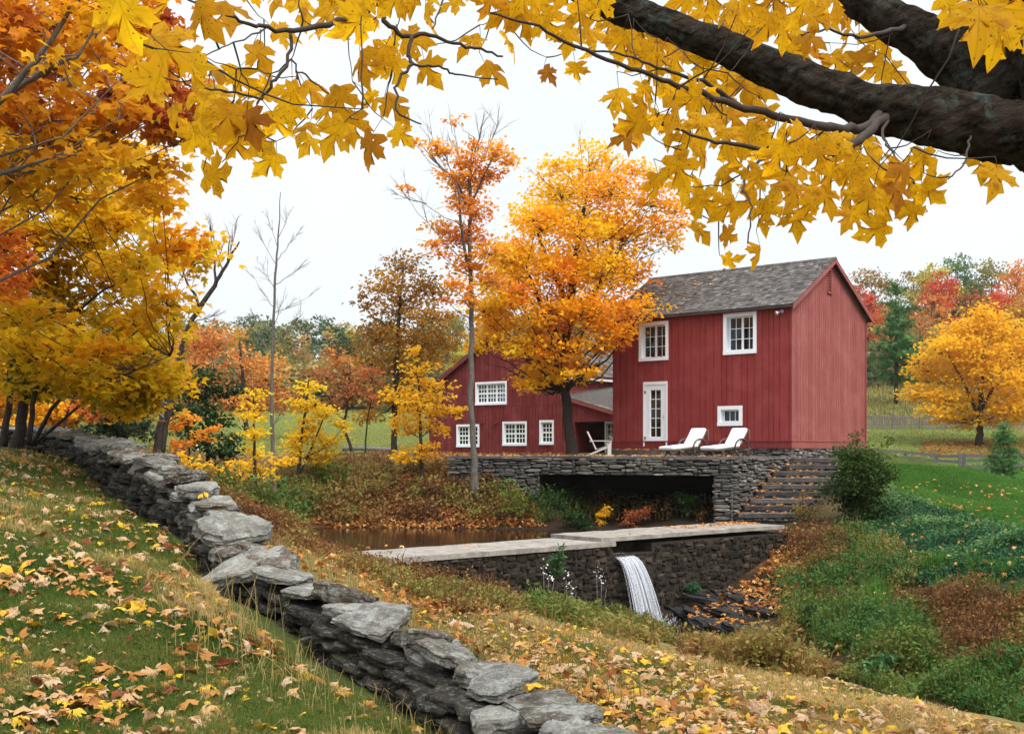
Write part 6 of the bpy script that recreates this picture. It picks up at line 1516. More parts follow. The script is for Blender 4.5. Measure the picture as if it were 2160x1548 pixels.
core, fill, fill2 = MB(), MB(), MB(); LT = sl_[-1]; TH = 0.195
ns = 90
for k in range(ns):
    s0, s1 = LT * k / ns, LT * (k + 1) / ns; a, b_ = wpt(s0), wpt(s1); na = np.array([wtan(s0)[1], -wtan(s0)[0], 0]); nb = np.array([wtan(s1)[1], -wtan(s1)[0], 0]); w = TH - 0.09
    lo = -1.1
    core.hexa([a + na * w + [0, 0, lo], b_ + nb * w + [0, 0, lo], b_ - nb * w + [0, 0, lo], a - na * w + [0, 0, lo], a + na * w - [0, 0, 0.16], b_ + nb * w - [0, 0, 0.16], b_ - nb * w - [0, 0, 0.16], a - na * w - [0, 0, 0.16]])
obj('core', core, M['earth'], wall)
for side in (-1, 1):
    zoff = -0.13; lev = 0
    while zoff > -1.0:
        h = r.uniform(0.028, 0.07); s = r.uniform(0, 0.3)
        while s < LT:
            L = r.uniform(0.12, 0.44) * (1.2 if lev < 2 else 1); p = wpt(s + L / 2); t = wtan(s + L / 2); n = np.array([t[1], -t[0], 0]) * side
            c = p + n * (TH - 0.08 + r.normal(0, 0.04)) + np.array([0, 0, zoff - h / 2 + r.normal(0, 0.014)])
            g0 = float(hz(c[0] + n[0] * 0.15, c[1] + n[1] * 0.15))
            if c[2] > g0 - 0.15:
                put_stone(fill, c, (L * 0.53, r.uniform(0.10, 0.16), h * r.uniform(0.42, 0.56)), math.atan2(t[1], t[0]) + r.normal(0, 0.14), -wslope(s) + r.normal(0, 0.09), r.normal(0, 0.1), r.beta(2, 2.2), r.integers(0, 99), LOWST)
            s += L * r.uniform(0.9, 1.02)
        zoff -= h * 0.98; lev += 1
obj('stacked_stones', fill, M['field_dark'], wall)
s = 0.0; k = 0
while s < LT - 0.3:
    L = r.uniform(0.26, 0.54) * (0.8 if s < 2.5 else 1.0); p = wpt(s + L / 2); t = wtan(s + L / 2); n = np.array([t[1], -t[0], 0]); th = r.uniform(0.045, 0.085)
    mb = MB(); put_stone(mb, p + n * r.normal(0, 0.05) + np.array([0, 0, -0.075 + th * 0.4 + (0.03 if k % 2 else 0)]), (L * 0.54, r.uniform(0.14, 0.24), th * r.uniform(0.55, 0.9)), math.atan2(t[1], t[0]) + r.normal(0, 0.35), -wslope(s + L / 2) * 0.7 + r.normal(0, 0.09), r.normal(0, 0.12), r.uniform(0.1, 1.0), k)
    obj('capstone', mb, M['field'], wall)
    if r.random() < 0.55:
        L2 = r.uniform(0.25, 0.5); sg = r.choice([-1, 1]); mb = MB(); p2 = wpt(min(LT, s + L * r.random()))
        put_stone(mb, p2 + n * sg * r.uniform(0.08, 0.18) + np.array([0, 0, -0.10 + r.normal(0, 0.02)]), (L2 * 0.55, r.uniform(0.13, 0.2), r.uniform(0.035, 0.06)), math.atan2(t[1], t[0]) + r.normal(0, 0.4), -wslope(s) + r.normal(0, 0.1), r.normal(0, 0.15), r.uniform(0.2, 0.9), k + 5)
        obj('capstone', mb, M['field'], wall)
    s += L * 0.95; k += 1
# the big flat stone lying on top at the bend, and one leaning slab
mb = MB(); put_stone(mb, P(498, 1120, 10.1), (0.30, 0.27, 0.085), 0.2, 0.05, 0.22, 0.75, 3); o = obj('capstone', mb, M['field'], wall); o['label'] = 'largest rounded flat stone at the bend of the wall'
mb = MB(); put_stone(mb, P(510, 1195, 9.3), (0.34, 0.17, 0.05), 0.75, -0.32, 0.25, 0.85, 6); o = obj('capstone', mb, M['field'], wall); o['label'] = 'tilted slab leaning below the bend of the wall'

# ------------------------------------------------------------------ the overhanging maple
om = thing('sugar_maple', 'near old maple with thick dark limbs and big yellow leaves overhanging the view', 'tree', (3.5, 5.75, float(hz(3.5, 5.75))))
r = np.random.default_rng(90)
def big_limb(pts, n=40, seg=28, amp=0.13, seed=0):
    p = np.array([P(q[0], q[1], q[2]) if len(q) == 4 else q[:3] for q in pts]); w = np.array([q[3] / F_PX * q[2] / 2 if len(q) == 4 else q[3] for q in pts])
    k = np.linspace(0, len(pts) - 1, n); i = np.arange(len(pts))
    pp = np.stack([np.interp(k, i, p[:, c]) for c in range(3)], -1); ww = np.interp(k, i, w)
    for _ in range(2): pp[1:-1] = (pp[:-2] + 2 * pp[1:-1] + pp[2:]) / 4; ww[1:-1] = (ww[:-2] + 2 * ww[1:-1] + ww[2:]) / 4
    mb = MB(); mb.tube(pp, ww, seg, a=0.5); v = mb.v[0]; nv = n * seg
    cen = np.repeat(pp, seg, 0); d = v[:nv] - cen; R = np.repeat(ww, seg)[:, None]
    q3 = v[:nv] * np.array([5.0, 5.0, 5.0]) + seed
    f = 1 + amp * 1.3 * fbm(q3, seed, 4)[:, None] + 0.09 * vnoise(np.concatenate([v[:nv] * 16], 1), seed + 9)[:, None]
    ax_ = np.repeat(np.cumsum(np.linalg.norm(np.gradient(pp, axis=0), axis=1)), seg); an_ = np.tile(np.arange(seg) / seg * 2 * math.pi, n)
    fur = 1 - np.abs(vnoise(np.stack([ax_ * 5, np.cos(an_) * 4.5, np.sin(an_) * 4.5], -1), seed + 3)) * 1.6; fl_ = 1 - np.abs(vnoise(np.stack([ax_ * 13, np.cos(an_) * 9, np.sin(an_) * 9], -1), seed + 5)) * 1.5
    f = f + 0.105 * fur[:, None] + 0.06 * fl_[:, None] - 0.085
    v[:nv] = cen + d * f; mb.v[0] = v
    return mb, pp, ww
tr = [(3.6, 5.75, float(hz(3.5, 5.75)) - 0.3, 0.66), (3.6, 5.75, -1.0, 0.46), (3.5, 5.75, 0.2, 0.41), (3.38, 5.78, 1.1, 0.40), (3.0, 5.85, 1.8, 0.40), (2.8, 5.9, 2.4, 0.36), (2.9, 6.0, 3.4, 0.26), (3.1, 6.2, 4.8, 0.15), (3.3, 6.5, 7.0, 0.03)]
mb, _, _ = big_limb([tuple(map(float, q)) + (0,) if False else q for q in [(a, b_, c, d) for a, b_, c, d in []]] or [(0, 0, 1, 1)] * 2, 4) if False else (None, None, None)
tp_ = np.array([q[:3] for q in tr]); tw_ = np.array([q[3] for q in tr])
kk = np.linspace(0, len(tr) - 1, 36); pp = np.stack([np.interp(kk, np.arange(len(tr)), tp_[:, c]) for c in range(3)], -1); ww = np.interp(kk, np.arange(len(tr)), tw_)
mb = MB(); mb.tube(pp, ww, 28); v = mb.v[0]; cen = np.repeat(pp, 28, 0); v[:len(cen)] = cen + (v[:len(cen)] - cen) * (1 + 0.10 * fbm(v[:len(cen)] * np.array([5, 5, 1.5]), 4)[:, None]); mb.v[0] = v
obj('trunk', mb, M['bark_big'], om, True)
mb, lp1, lw1 = big_limb([(2290, 300, 5.8, 150), (2200, 290, 5.8, 136), (2089, 271, 5.7, 122), (1956, 247, 5.7, 110), (1836, 222, 5.8, 95), (1711, 182, 5.9, 90), (1627, 147, 6.0, 83), (1524, 100, 6.1, 72), (1422, 58, 6.2, 66), (1315, 20, 6.3, 57), (1180, -45, 6.4, 46), (1020, -110, 6.3, 36), (800, -150, 6.0, 26), (520, -190, 5.7, 8)], 190, 56, 0.14, 2); obj('limb', mb, M['bark_big'], om, True)
mb, lp2, lw2 = big_limb([(2330, 340, 6.2, 260), (2215, 240, 6.2, 250), (2120, 175, 6.2, 200), (2010, 115, 6.3, 124), (1911, 58, 6.4, 88), (1818, 8, 6.5, 68), (1730, -60, 6.6, 60), (1600, -170, 6.7, 40), (1380, -340, 6.9, 8)], 130, 56, 0.13, 6); obj('limb', mb, M['bark_big'], om, True)
BR = [  # boughs: (px, py, distance, width px)
    [(1856, 235, 5.75, 22), (1830, 273, 5.45, 20.2), (1770, 271, 5.1, 20.2), (1724, 266, 4.85, 18.6), (1644, 246, 4.75, 17.1), (1564, 226, 4.65, 15.5), (1467, 196, 4.55, 12.4), (1395, 168, 4.45, 10.8), (1300, 135, 4.35, 9.3), (1200, 90, 4.25, 7.8), (1120, 45, 4.15, 6.2), (1030, 30, 4.05, 4.7)],
    [(1560, 224, 4.95, 12.4), (1500, 180, 4.7, 9.3), (1440, 160, 4.55, 7.8), (1380, 140, 4.45, 6.2), (1330, 120, 4.45, 4.7), (1230, 105, 4.35, 4.7)],
    [(1876, 240, 5.75, 22), (1845, 268, 5.45, 20.2), (1800, 305, 5.0, 18.6), (1745, 321, 4.65, 17.1), (1690, 326, 4.55, 15.5), (1640, 320, 4.45, 12.4), (1560, 306, 4.35, 9.3), (1480, 295, 4.25, 6.2), (1400, 262, 4.15, 4.7)],
    [(1640, 322, 4.75, 7.8), (1580, 350, 4.5, 6.2), (1565, 400, 4.25, 4.7), (1585, 440, 4.15, 3.9), (1578, 510, 4.05, 3.1)],
    [(1800, 305, 5.05, 6.2), (1790, 360, 4.7, 4.7), (1800, 400, 4.45, 3.9), (1830, 440, 4.35, 3.1)],
    [(1880, 245, 5.75, 7), (1860, 280, 5.35, 6.2), (1870, 310, 4.9, 4.7), (1905, 350, 4.55, 3.9), (1930, 390, 4.45, 3.1)],
    [(2050, 275, 5.75, 6), (2040, 320, 5.25, 4.7), (2030, 350, 4.9, 3.9), (1998, 380, 4.65, 3.1)],
    [(1180, -45, 6.35, 24), (1100, -80, 5.6, 22), (950, -90, 4.8, 20), (860, -40, 4.4, 18), (805, 0, 4.2, 16), (785, 15, 4.1, 14), (720, 45, 4.0, 13), (640, 68, 3.9, 11), (560, 60, 3.8, 9), (500, 42, 3.7, 7), (440, 12, 3.6, 5), (360, -10, 3.5, 4)],
    [(803, 0, 4.2, 12), (810, 45, 4.2, 11), (850, 78, 4.2, 10), (900, 72, 4.25, 9), (960, 92, 4.3, 7), (1010, 105, 4.35, 6), (1060, 120, 4.4, 4)],
    [(868, 78, 4.2, 8), (862, 118, 4.15, 8), (870, 135, 4.1, 7), (835, 172, 4.05, 6), (835, 235, 4.0, 5), (890, 262, 4.0, 3)],
    [(870, 135, 4.1, 6), (930, 142, 4.15, 5), (960, 158, 4.2, 4), (1050, 168, 4.3, 2.5)],
    [(612, 68, 3.9, 8), (613, 125, 3.85, 7), (575, 178, 3.8, 7), (548, 208, 3.8, 6), (480, 192, 3.75, 5), (400, 180, 3.7, 4), (340, 140, 3.5, 3)],
    [(613, 125, 3.85, 4), (650, 168, 3.9, 4), (700, 200, 3.9, 3), (720, 240, 3.9, 3), (752, 252, 3.95, 2)],
    [(548, 208, 3.8, 4), (540, 260, 3.75, 3), (500, 300, 3.7, 2.5), (470, 340, 3.7, 2)],
    [(560, 60, 3.8, 4), (480, 100, 3.5, 3), (420, 120, 3.2, 3), (330, 100, 2.9, 2.5)],
    [(950, -90, 4.78, 7), (940, -60, 4.6, 6), (930, 10, 4.4, 4), (915, 60, 4.3, 3)],
    [(1730, -60, 6.6, 14), (1700, -80, 6.3, 14), (1660, -20, 5.8, 8), (1640, 30, 5.6, 5), (1600, 60, 5.4, 3)],
    [(1915, 60, 6.4, 13), (1900, 60, 6.2, 12), (1820, 80, 5.7, 7), (1740, 60, 5.4, 5), (1690, 75, 5.2, 3)],
    [(2290, 120, 5.8, 18), (2200, -60, 5.0, 14), (2130, -10, 4.3, 8), (2070, 20, 3.8, 5), (2030, 40, 3.5, 3)]]
bm = MB(); nodes = []
for b_ in BR:
    p = np.array([P(*q[:3]) for q in b_]); w = np.array([q[3] / F_PX * q[2] / 2 for q in b_]); k = np.linspace(0, len(b_) - 1, len(b_) * 4); i = np.arange(len(b_))
    q = np.stack([np.interp(k, i, p[:, c]) for c in range(3)], -1); q[1:-1] = (q[:-2] + 2 * q[1:-1] + q[2:]) / 4; q[1:] += r.normal(0, 0.004, (len(q) - 1, 3))
    bm.tube(q, np.interp(k, i, w), 8); nodes += list(q)
LEAVES = [(265, 50, 150), (370, 108, 150), (430, 40, 118), (480, 28, 108), (400, 160, 126), (552, 122, 84), (605, 72, 78), (640, 22, 86), (682, 40, 82), (455, 148, 96), (500, 180, 90), (430, 215, 112), (545, 192, 84), (620, 205, 82), (580, 212, 76), (660, 192, 84), (480, 258, 104), (448, 288, 96), (530, 268, 96), (592, 268, 92), (612, 240, 84), (462, 368, 96), (562, 345, 84), (648, 305, 64), (702, 292, 108), (742, 268, 84), (715, 218, 92), (776, 318, 94), (850, 288, 66), (835, 225, 88), (786, 212, 54), (760, 142, 92), (802, 126, 84), (838, 150, 84), (905, 152, 86), (822, 98, 76), (742, 58, 112), (700, 66, 92), (880, 86, 84), (902, 38, 76), (990, 95, 80), (1045, 152, 80), (1080, 95, 76), (1060, 30, 86), (1030, 12, 76), (1110, 48, 92), (950, 8, 66), (1160, 160, 52), (1215, 155, 54), (1200, 85, 74), (1250, 105, 66), (1150, 18, 84), (1230, 38, 92), (1290, 58, 92), (1310, 98, 84), (1260, 16, 76), (1330, 105, 78), (1382, 162, 62), (1300, 210, 74), (1366, 198, 74), (1330, 265, 92), (1310, 292, 70), (1422, 130, 84), (1545, 548, 54), (1600, 540, 68), (2100, 380, 96), (2075, 348, 82), (1385, 396, 76), (1480, 490, 70), (1680, 470, 78), (1840, 490, 86), (1925, 455, 78), (1965, 410, 82), (1790, 460, 74), (1540, 500, 52), (1440, 400, 80), (1490, 430, 86), (2065, 55, 150), (2120, 20, 130), (2150, 70, 110), (2010, 20, 100), (300, 190, 110), (340, 20, 120), (515, 250, 80), (690, 240, 84), (640, 275, 76), (240, 150, 90), (375, 250, 80), (400, 300, 76)]
def fill_poly(poly, sp_, size):
    poly = np.array(poly, float); lo, hi = poly.min(0), poly.max(0); n = 0
    for _ in range(4000):
        q = lo + (hi - lo) * r.random(2)
        if in_poly(q[:1], q[1:], poly)[0] and all((q[0] - l[0]) ** 2 + (q[1] - l[1]) ** 2 > sp_ ** 2 for l in LEAVES): LEAVES.append((q[0], q[1], r.uniform(*size)))
fill_poly([(1290, 180), (1500, 205), (1640, 265), (1800, 300), (1900, 335), (1960, 350), (1990, 410), (1930, 450), (1850, 480), (1780, 450), (1690, 460), (1600, 460), (1500, 470), (1430, 420), (1400, 370), (1440, 300), (1310, 250)], 36, (72, 98))
fill_poly([(1400, 0), (1800, 0), (1830, 70), (1900, 160), (1880, 190), (1700, 130), (1560, 70)], 38, (72, 96))
fill_poly([(1130, 20), (1260, 20), (1330, 60), (1450, 110), (1560, 160), (1640, 205), (1400, 140), (1260, 110), (1130, 60)], 32, (64, 88))
fill_poly([(1985, -10), (2160, -10), (2160, 90), (2040, 90)], 50, (100, 130))
fill_poly([(520, -20), (1230, -20), (1230, 40), (900, 30), (620, 40)], 46, (76, 100))
fill_poly([(430, 190), (640, 170), (740, 250), (720, 300), (590, 300), (500, 330), (420, 280)], 42, (76, 98))
nodes = np.array(nodes); LP, LT_, LN, LS_, LV = [], [], [], [], []
order = []
for px, py, sz in LEAVES:
    real = r.uniform(0.115, 0.15); d = float(np.clip(1.22 * real * F_PX / sz, 2.5, 5.4)); yl = np.interp(px, [1200, 1315, 1524, 1711, 1836, 1956, 2160], [-50, 22, 100, 182, 222, 247, 285]); hw = np.interp(px, [1300, 1700, 2160], [30, 46, 64])
    if px > 1280 and yl - hw - 45 < py < yl + hw + 42 and r.random() < 0.93: d = r.uniform(6.2, 6.8)
    if px > 1780 and py < 190 and px < 1980: d = r.uniform(6.8, 7.4)
    s = sz * d / F_PX * 0.84
    an = r.normal(0, 0.75); tipv = np.array([math.sin(an), r.normal(0, 0.35), -math.cos(an)]); nv = np.array([r.normal(0, 0.6), -1.0, r.normal(0.1, 0.7)])
    if r.random() < 0.2: nv = r.normal(0, 1, 3)
    nv = unit(nv - tipv * np.dot(nv, tipv) / np.dot(tipv, tipv)); c = P(px, py, d); base = c - unit(tipv) * s * 0.45
    order.append((np.linalg.norm(nodes - base, axis=1).min(), base, tipv, nv, s))
order.sort(key=lambda e: e[0])
nd = [tuple(n_) for n_ in nodes]
NDA = np.array(nd)
for dist, base, tipv, nv, s in order:
    pet = base - unit(tipv) * 0.02 + np.array([r.normal(0, 0.02), r.normal(0, 0.02), r.uniform(0.02, 0.06)])
    dd_ = np.linalg.norm(NDA - pet, axis=1); i = int(dd_.argmin()); q = NDA[i]; L = dd_[i]
    u = np.linspace(0, 1, 6)[:, None]; pth = q + (pet - q) * u + np.array([0, 0, -0.10 * L]) * np.sin(u * math.pi) + r.normal(0, 0.015 * L, (6, 3)) * np.sin(u * math.pi)
    if L > 0.12: bm.tube(pth, np.linspace(0.0036, 0.0016, 6), 5); NDA = np.concatenate([NDA, pth[2:]])
    bm.tube([pet if L > 0.12 else q, (pet + base) / 2 + [0, 0, 0.004] if L > 0.12 else (q + base) / 2, base], [0.0016, 0.0012, 0.001], 4)
    LP.append(base); LT_.append(tipv); LN.append(nv); LS_.append(s); LV.append(np.clip(r.normal(0.6, 0.25), 0.12, 1) if r.random() > 0.07 or s > 0.13 else r.uniform(0, 0.12))
obj('boughs', bm, M['twig'], om, True)
lv = MB(); leaf_batch(lv, TEMP['full'], np.array(LP), np.array(LT_), np.array(LN), np.array(LS_), np.array(LV), r)
obj('crown', lv, M['lf_near'], om, True)
# ------------------------------------------------------------------ grass, undergrowth, fallen leaves
def blades(mb, pos, h, w, v, r, lean=0.5, dirbias=None):
    n = len(pos); a = r.uniform(0, 6.283, n); h = np.broadcast_to(h, (n,)) * r.uniform(0.5, 1.25, n); w = np.broadcast_to(w, (n,))
    side = np.stack([np.cos(a), np.sin(a), 0 * a], -1); la = r.uniform(0, 6.283, n)
    ln = np.stack([np.cos(la), np.sin(la), 0 * la], -1) * (np.abs(r.normal(0, lean, n)) * h)[:, None]
    if dirbias is not None: ln = ln + np.asarray(dirbias) * h[:, None]
    up = np.stack([0 * h, 0 * h, h], -1)
    b0, b1 = pos - side * w[:, None] / 2 - [0, 0, 0.02], pos + side * w[:, None] / 2 - [0, 0, 0.02]
    mdl = pos + ln * 0.3 + up * 0.62; m0, m1 = mdl - side * w[:, None] * 0.4, mdl + side * w[:, None] * 0.4
    tip = pos + ln + up * np.maximum(0.35, 1 - 0.5 * (np.linalg.norm(ln, axis=1) / (h + 1e-6)) ** 2)[:, None]
    V = np.stack([b0, b1, m1, m0, tip], 1).reshape(-1, 3); o = np.arange(n)[:, None] * 5
    mb.add(V, q=np.array([[0, 1, 2, 3]]) + o, t=np.array([[3, 2, 4]]) + o, a=np.repeat(np.clip(v, 0, 1), 5))

r = np.random.default_rng(500)
LAWN_P = [(-60, 945), (110, 955), (200, 1000), (300, 1065), (400, 1180), (475, 1290), (690, 1445), (920, 1570), (-60, 1570)]
SLOPE_P = [(620, 1130), (760, 1190), (900, 1240), (1130, 1300), (1450, 1385), (1800, 1450), (2200, 1560), (2200, 1600), (1300, 1600), (1000, 1380), (800, 1270)]
def nearwall(p, lim):
    d = np.min(np.linalg.norm(p[:, None, :2] - np.array([wpt(s)[:2] for s in np.linspace(0, LT, 120)])[None], axis=-1), axis=1)
    return d < lim
mb = MB()
p = scatter_px(LAWN_P, 105000, 4.0, 1); p = p[~nearwall(p, 0.2)]
n = fbm(p * 1.4, 41, 3)
blades(mb, p, 0.055 + 0.03 * n, 0.0028 + 0.00030 * p[:, 1], 0.42 + 0.6 * n + 0.40 * (r.random(len(p)) - 0.5), r, 0.85)
p = scatter_px([(560, 1400), (700, 1470), (860, 1560), (500, 1560), (480, 1500)], 9000, 4.0, 2)
blades(mb, p, 0.10, 0.0035, 0.2 + 0.35 * r.random(len(p)), r, 0.9)
stuff('lawn_grass', mb, M['grass'], 'short green and straw coloured grass left of the stone wall', 'grass')
mb = MB()
p = scatter_px(SLOPE_P, 90000, 4.4, 3); p = p[~nearwall(p, 0.26)]
n = fbm(p * 0.9, 43, 3)
blades(mb, p, 0.05 + 0.02 * n, 0.0032 + 0.00030 * p[:, 1], 0.80 + 0.40 * n + 0.4 * (r.random(len(p)) - 0.5), r, 0.8)
stuff('slope_grass', mb, M['grass'], 'dry straw coloured mown grass on the slope right of the stone wall', 'grass')
mb = MB(); lush = MB()
p = scatter_px([(1880, 1000), (2180, 1020), (2180, 1140), (2050, 1110), (1900, 1045)], 45000, 20, 4)
n = fbm(p * 0.5, 44, 2)
blades(lush, p, 0.10, 0.016, 0.35 + 0.3 * n + 0.35 * r.random(len(p)), r, 0.6)
p = scatter_px([(1850, 978), (2180, 995), (2180, 1032), (1880, 1015)], 20000, 30, 14); blades(lush, p, 0.09, 0.03, 0.3 + 0.5 * r.random(len(p)), r, 0.6)
p = scatter_px([(550, 880), (1000, 880), (1000, 952), (560, 956)], 26000, 45, 5); blades(mb, p, 0.07, 0.03, 0.62 + 0.2 * r.random(len(p)), r, 0.6)
p = scatter_px([(1830, 900), (2180, 900), (2180, 1000), (1830, 1000)], 22000, 50, 6); blades(mb, p, 0.09, 0.035, 0.4 + 0.3 * r.random(len(p)) + 0.2 * fbm(p * 0.15, 3, 2), r, 0.6)
p = scatter_px([(1830, 780), (2180, 760), (2180, 898), (1830, 898)], 9000, 108, 7); blades(mb, p, 0.6, 0.15, 0.55 + 0.4 * r.random(len(p)), r, 0.6)
stuff('meadow_grass', mb, M['grass'], 'bright lawn and meadow grass beyond the pond and beside the house', 'grass')
stuff('mown_lawn_grass', lush, M['lush'], 'bright green mown lawn right of the big rounded shrub', 'grass')
# dry stalks by the wall
mb = MB()
sr = r.uniform(2.0, LT - 1, 5200); off = r.uniform(0.24, 1.3, len(sr)) ** 1.0
q = np.array([wpt(s)[:2] + np.array([wtan(s)[1], -wtan(s)[0]]) * o for s, o in zip(sr, off)])
if hz(*(wpt(4.0)[:2] + np.array([wtan(4.0)[1], -wtan(4.0)[0]]))) > hz(*(wpt(4.0)[:2] - np.array([wtan(4.0)[1], -wtan(4.0)[0]]))): q = 2 * np.array([wpt(s)[:2] for s in sr]) - q
q = np.stack([q[:, 0], q[:, 1], hz(q[:, 0], q[:, 1])], -1); blades(mb, q, 0.16, 0.006, 0.55 + 0.45 * r.random(len(q)), r, 0.6)
bq = q[::9]
for (px, py, sx, sy, n, h) in [(480, 1330, 70, 60, 130, 0.24), (600, 1440, 60, 40, 110, 0.22), (440, 1190, 40, 40, 60, 0.22), (700, 1500, 70, 30, 80, 0.18), (880, 1560, 80, 20, 90, 0.2), (330, 1030, 60, 25, 40, 0.25)]:
    q = ground_at(r.normal(px, sx, n), r.normal(py, sy, n)); blades(mb, q, h, 0.0035, 0.9 + 0.1 * r.random(len(q)), r, 0.75)
for k in range(26):
    q = ground_at(np.array([r.normal(520, 70)]), np.array([r.normal(1330, 70)]))
    if not len(q): continue
    h = r.uniform(0.35, 0.7); l = r.normal(0, 0.22, 2); u = np.linspace(0, 1, 7)[:, None]
    mb.tube(q[0] + u * np.array([0, 0, h]) + u ** 2 * np.array([l[0], l[1], -0.08]), np.linspace(0.002, 0.001, 7), 4, a=0.95)
stuff('dry_stalks', mb, M['grass'], 'tall dry straw stalks growing against the stone wall', 'dry grass')

def brush(mb, poly, n, h, rad, per, kind, size, vlo, vhi, seed, dmin=8, stems=3, vn=0.5):
    r = np.random.default_rng(seed); p = scatter_px(poly, int(n * 1.25), dmin, seed); nn = fbm(p * 0.7, 61, 3); gp = vnoise(p * 1.9, 63); p, nn = p[gp > -0.42], nn[gp > -0.42]; gp = gp[gp > -0.42]
    hh = h * np.clip(1 + 0.5 * nn + 0.55 * gp, 0.3, 2) * r.uniform(0.5, 1.2, len(p))
    if stems:
        q = np.repeat(p, stems, 0) + r.normal(0, rad * 0.4, (len(p) * stems, 3)) * [1, 1, 0]
        blades(mb, q, np.repeat(hh, stems) * 1.1, 0.006 + 0.0006 * q[:, 1], np.repeat(vlo + 0.05, len(q)) + 0.15 * r.random(len(q)), r, 0.5)
    pos = np.repeat(p, per, 0); off = r.normal(0, 1, (len(pos), 3)) * [rad, rad, 0]; f = r.random(len(pos)) ** 0.7
    pos = pos + off * (1 - 0.4 * f)[:, None] + np.stack([0 * f, 0 * f, f * np.repeat(hh, per)], -1)
    v = vlo + (vhi - vlo) * np.clip(0.5 + vn * np.repeat(nn, per) * 1.4 + 0.5 * (r.random(len(pos)) - 0.5), 0, 1)
    leaf_batch(mb, TEMP[kind], pos, r.normal(size=(len(pos), 3)) + [0, 0, 0.1], r.normal(size=(len(pos), 3)) * 0.8 + [0, 0, 0.8], size * r.uniform(0.6, 1.3, len(pos)), v, r)

mb = MB()                                                          # far bank of the pond
brush(mb, [(600, 985), (760, 970), (960, 985), (1140, 1010), (1140, 1100), (640, 1108), (520, 1060)], 1100, 0.38, 0.22, 12, 'star', 0.10, 0.0, 0.62, 1, 20)
brush(mb, [(440, 1030), (700, 990), (760, 1060), (620, 1100), (500, 1080)], 500, 0.45, 0.25, 12, 'oval', 0.11, 0.2, 0.85, 2, 20)
brush(mb, [(540, 1050), (640, 1060), (640, 1110), (560, 1110)], 120, 0.35, 0.2, 10, 'oval', 0.10, 0.5, 1, 3, 20)
brush(mb, [(1090, 1020), (1160, 1020), (1260, 1090), (1130, 1105), (1040, 1095)], 130, 0.45, 0.22, 14, 'oval', 0.10, 0.5, 1.0, 4, 20)
brush(mb, [(1250, 1060), (1500, 1060), (1500, 1100), (1240, 1102)], 90, 0.4, 0.2, 12, 'oval', 0.10, 0.1, 0.7, 5, 20)
brush(mb, [(180, 940), (420, 950), (480, 1040), (330, 985)], 220, 0.35, 0.25, 10, 'oval', 0.10, 0.1, 0.8, 6, 16)
brush(mb, [(420, 1005), (520, 1045), (650, 1105), (630, 1145), (560, 1105), (460, 1050)], 420, 0.20, 0.14, 10, 'oval', 0.07, 0.1, 0.8, 7, 13)
stuff('bank_undergrowth', mb, M['brush'], 'russet and olive brambles covering the far bank of the pond', 'undergrowth')
mb = MB()                                                          # near brow above the stream and beside the dam
brush(mb, [(580, 1110), (700, 1165), (820, 1190), (1000, 1240), (1120, 1290), (960, 1300), (760, 1220), (620, 1150)], 1300, 0.12, 0.10, 10, 'oval', 0.045, 0.05, 0.62, 11, 9)
brush(mb, [(1110, 1270), (1250, 1275), (1400, 1330), (1430, 1370), (1300, 1350), (1130, 1300)], 900, 0.22, 0.14, 12, 'oval', 0.06, 0.35, 0.95, 12, 9)
brush(mb, [(1440, 1350), (1600, 1360), (1770, 1420), (1700, 1430), (1460, 1385)], 800, 0.32, 0.16, 12, 'oval', 0.06, 0.25, 0.85, 13, 9)
brush(mb, [(850, 1180), (1000, 1220), (1180, 1260), (1150, 1290), (980, 1270), (840, 1210)], 260, 0.22, 0.12, 6, 'oval', 0.04, 0.0, 0.35, 14, 9, 4)
stuff('brow_undergrowth', mb, M['brush'], 'brown and green weeds along the brow above the dam foot', 'undergrowth')
mb = MB()                                                          # right bank
brush(mb, [(1650, 1200), (1760, 1110), (1900, 1150), (1960, 1280), (2180, 1300), (2180, 1470), (2000, 1440), (1800, 1400), (1660, 1330)], 2800, 0.31, 0.22, 14, 'oval', 0.085, 0.34, 1.0, 21, 10, 3, 0.8)
brush(mb, [(1700, 1300), (1900, 1330), (2000, 1400), (1950, 1430), (1760, 1390)], 600, 0.55, 0.22, 16, 'oval', 0.09, 0.6, 1.0, 22, 10)
brush(mb, [(1960, 1280), (2180, 1290), (2180, 1430), (2020, 1400)], 700, 0.55, 0.25, 14, 'oval', 0.07, 0.0, 0.4, 23, 10)
brush(mb, [(1640, 1140), (1760, 1130), (1800, 1190), (1700, 1220)], 300, 0.4, 0.2, 14, 'oval', 0.07, 0.05, 0.45, 24, 16)
brush(mb, [(1900, 1430), (2180, 1480), (2180, 1545), (2000, 1490)], 500, 0.3, 0.15, 10, 'oval', 0.07, 0.6, 1.0, 25, 10)
brush(mb, [(1740, 1400), (1800, 1405), (1980, 1470), (1900, 1478), (1760, 1425)], 220, 0.22, 0.12, 12, 'oval', 0.07, 0.55, 1.0, 26, 10)
stuff('stream_bank_undergrowth', mb, M['brush'], 'tangled green and rust coloured weeds on the right bank of the stream', 'undergrowth')
mb = MB()
brush(mb, [(1800, 1110), (1900, 1050), (2180, 1130), (2180, 1310), (1980, 1270), (1880, 1190)], 4200, 0.14, 0.16, 12, 'oval', 0.075, 0.0, 1.0, 31, 14, 1)
stuff('ground_ivy', mb, M['ivy'], 'low blue-green ground cover on the slope under the lawn', 'ground cover')

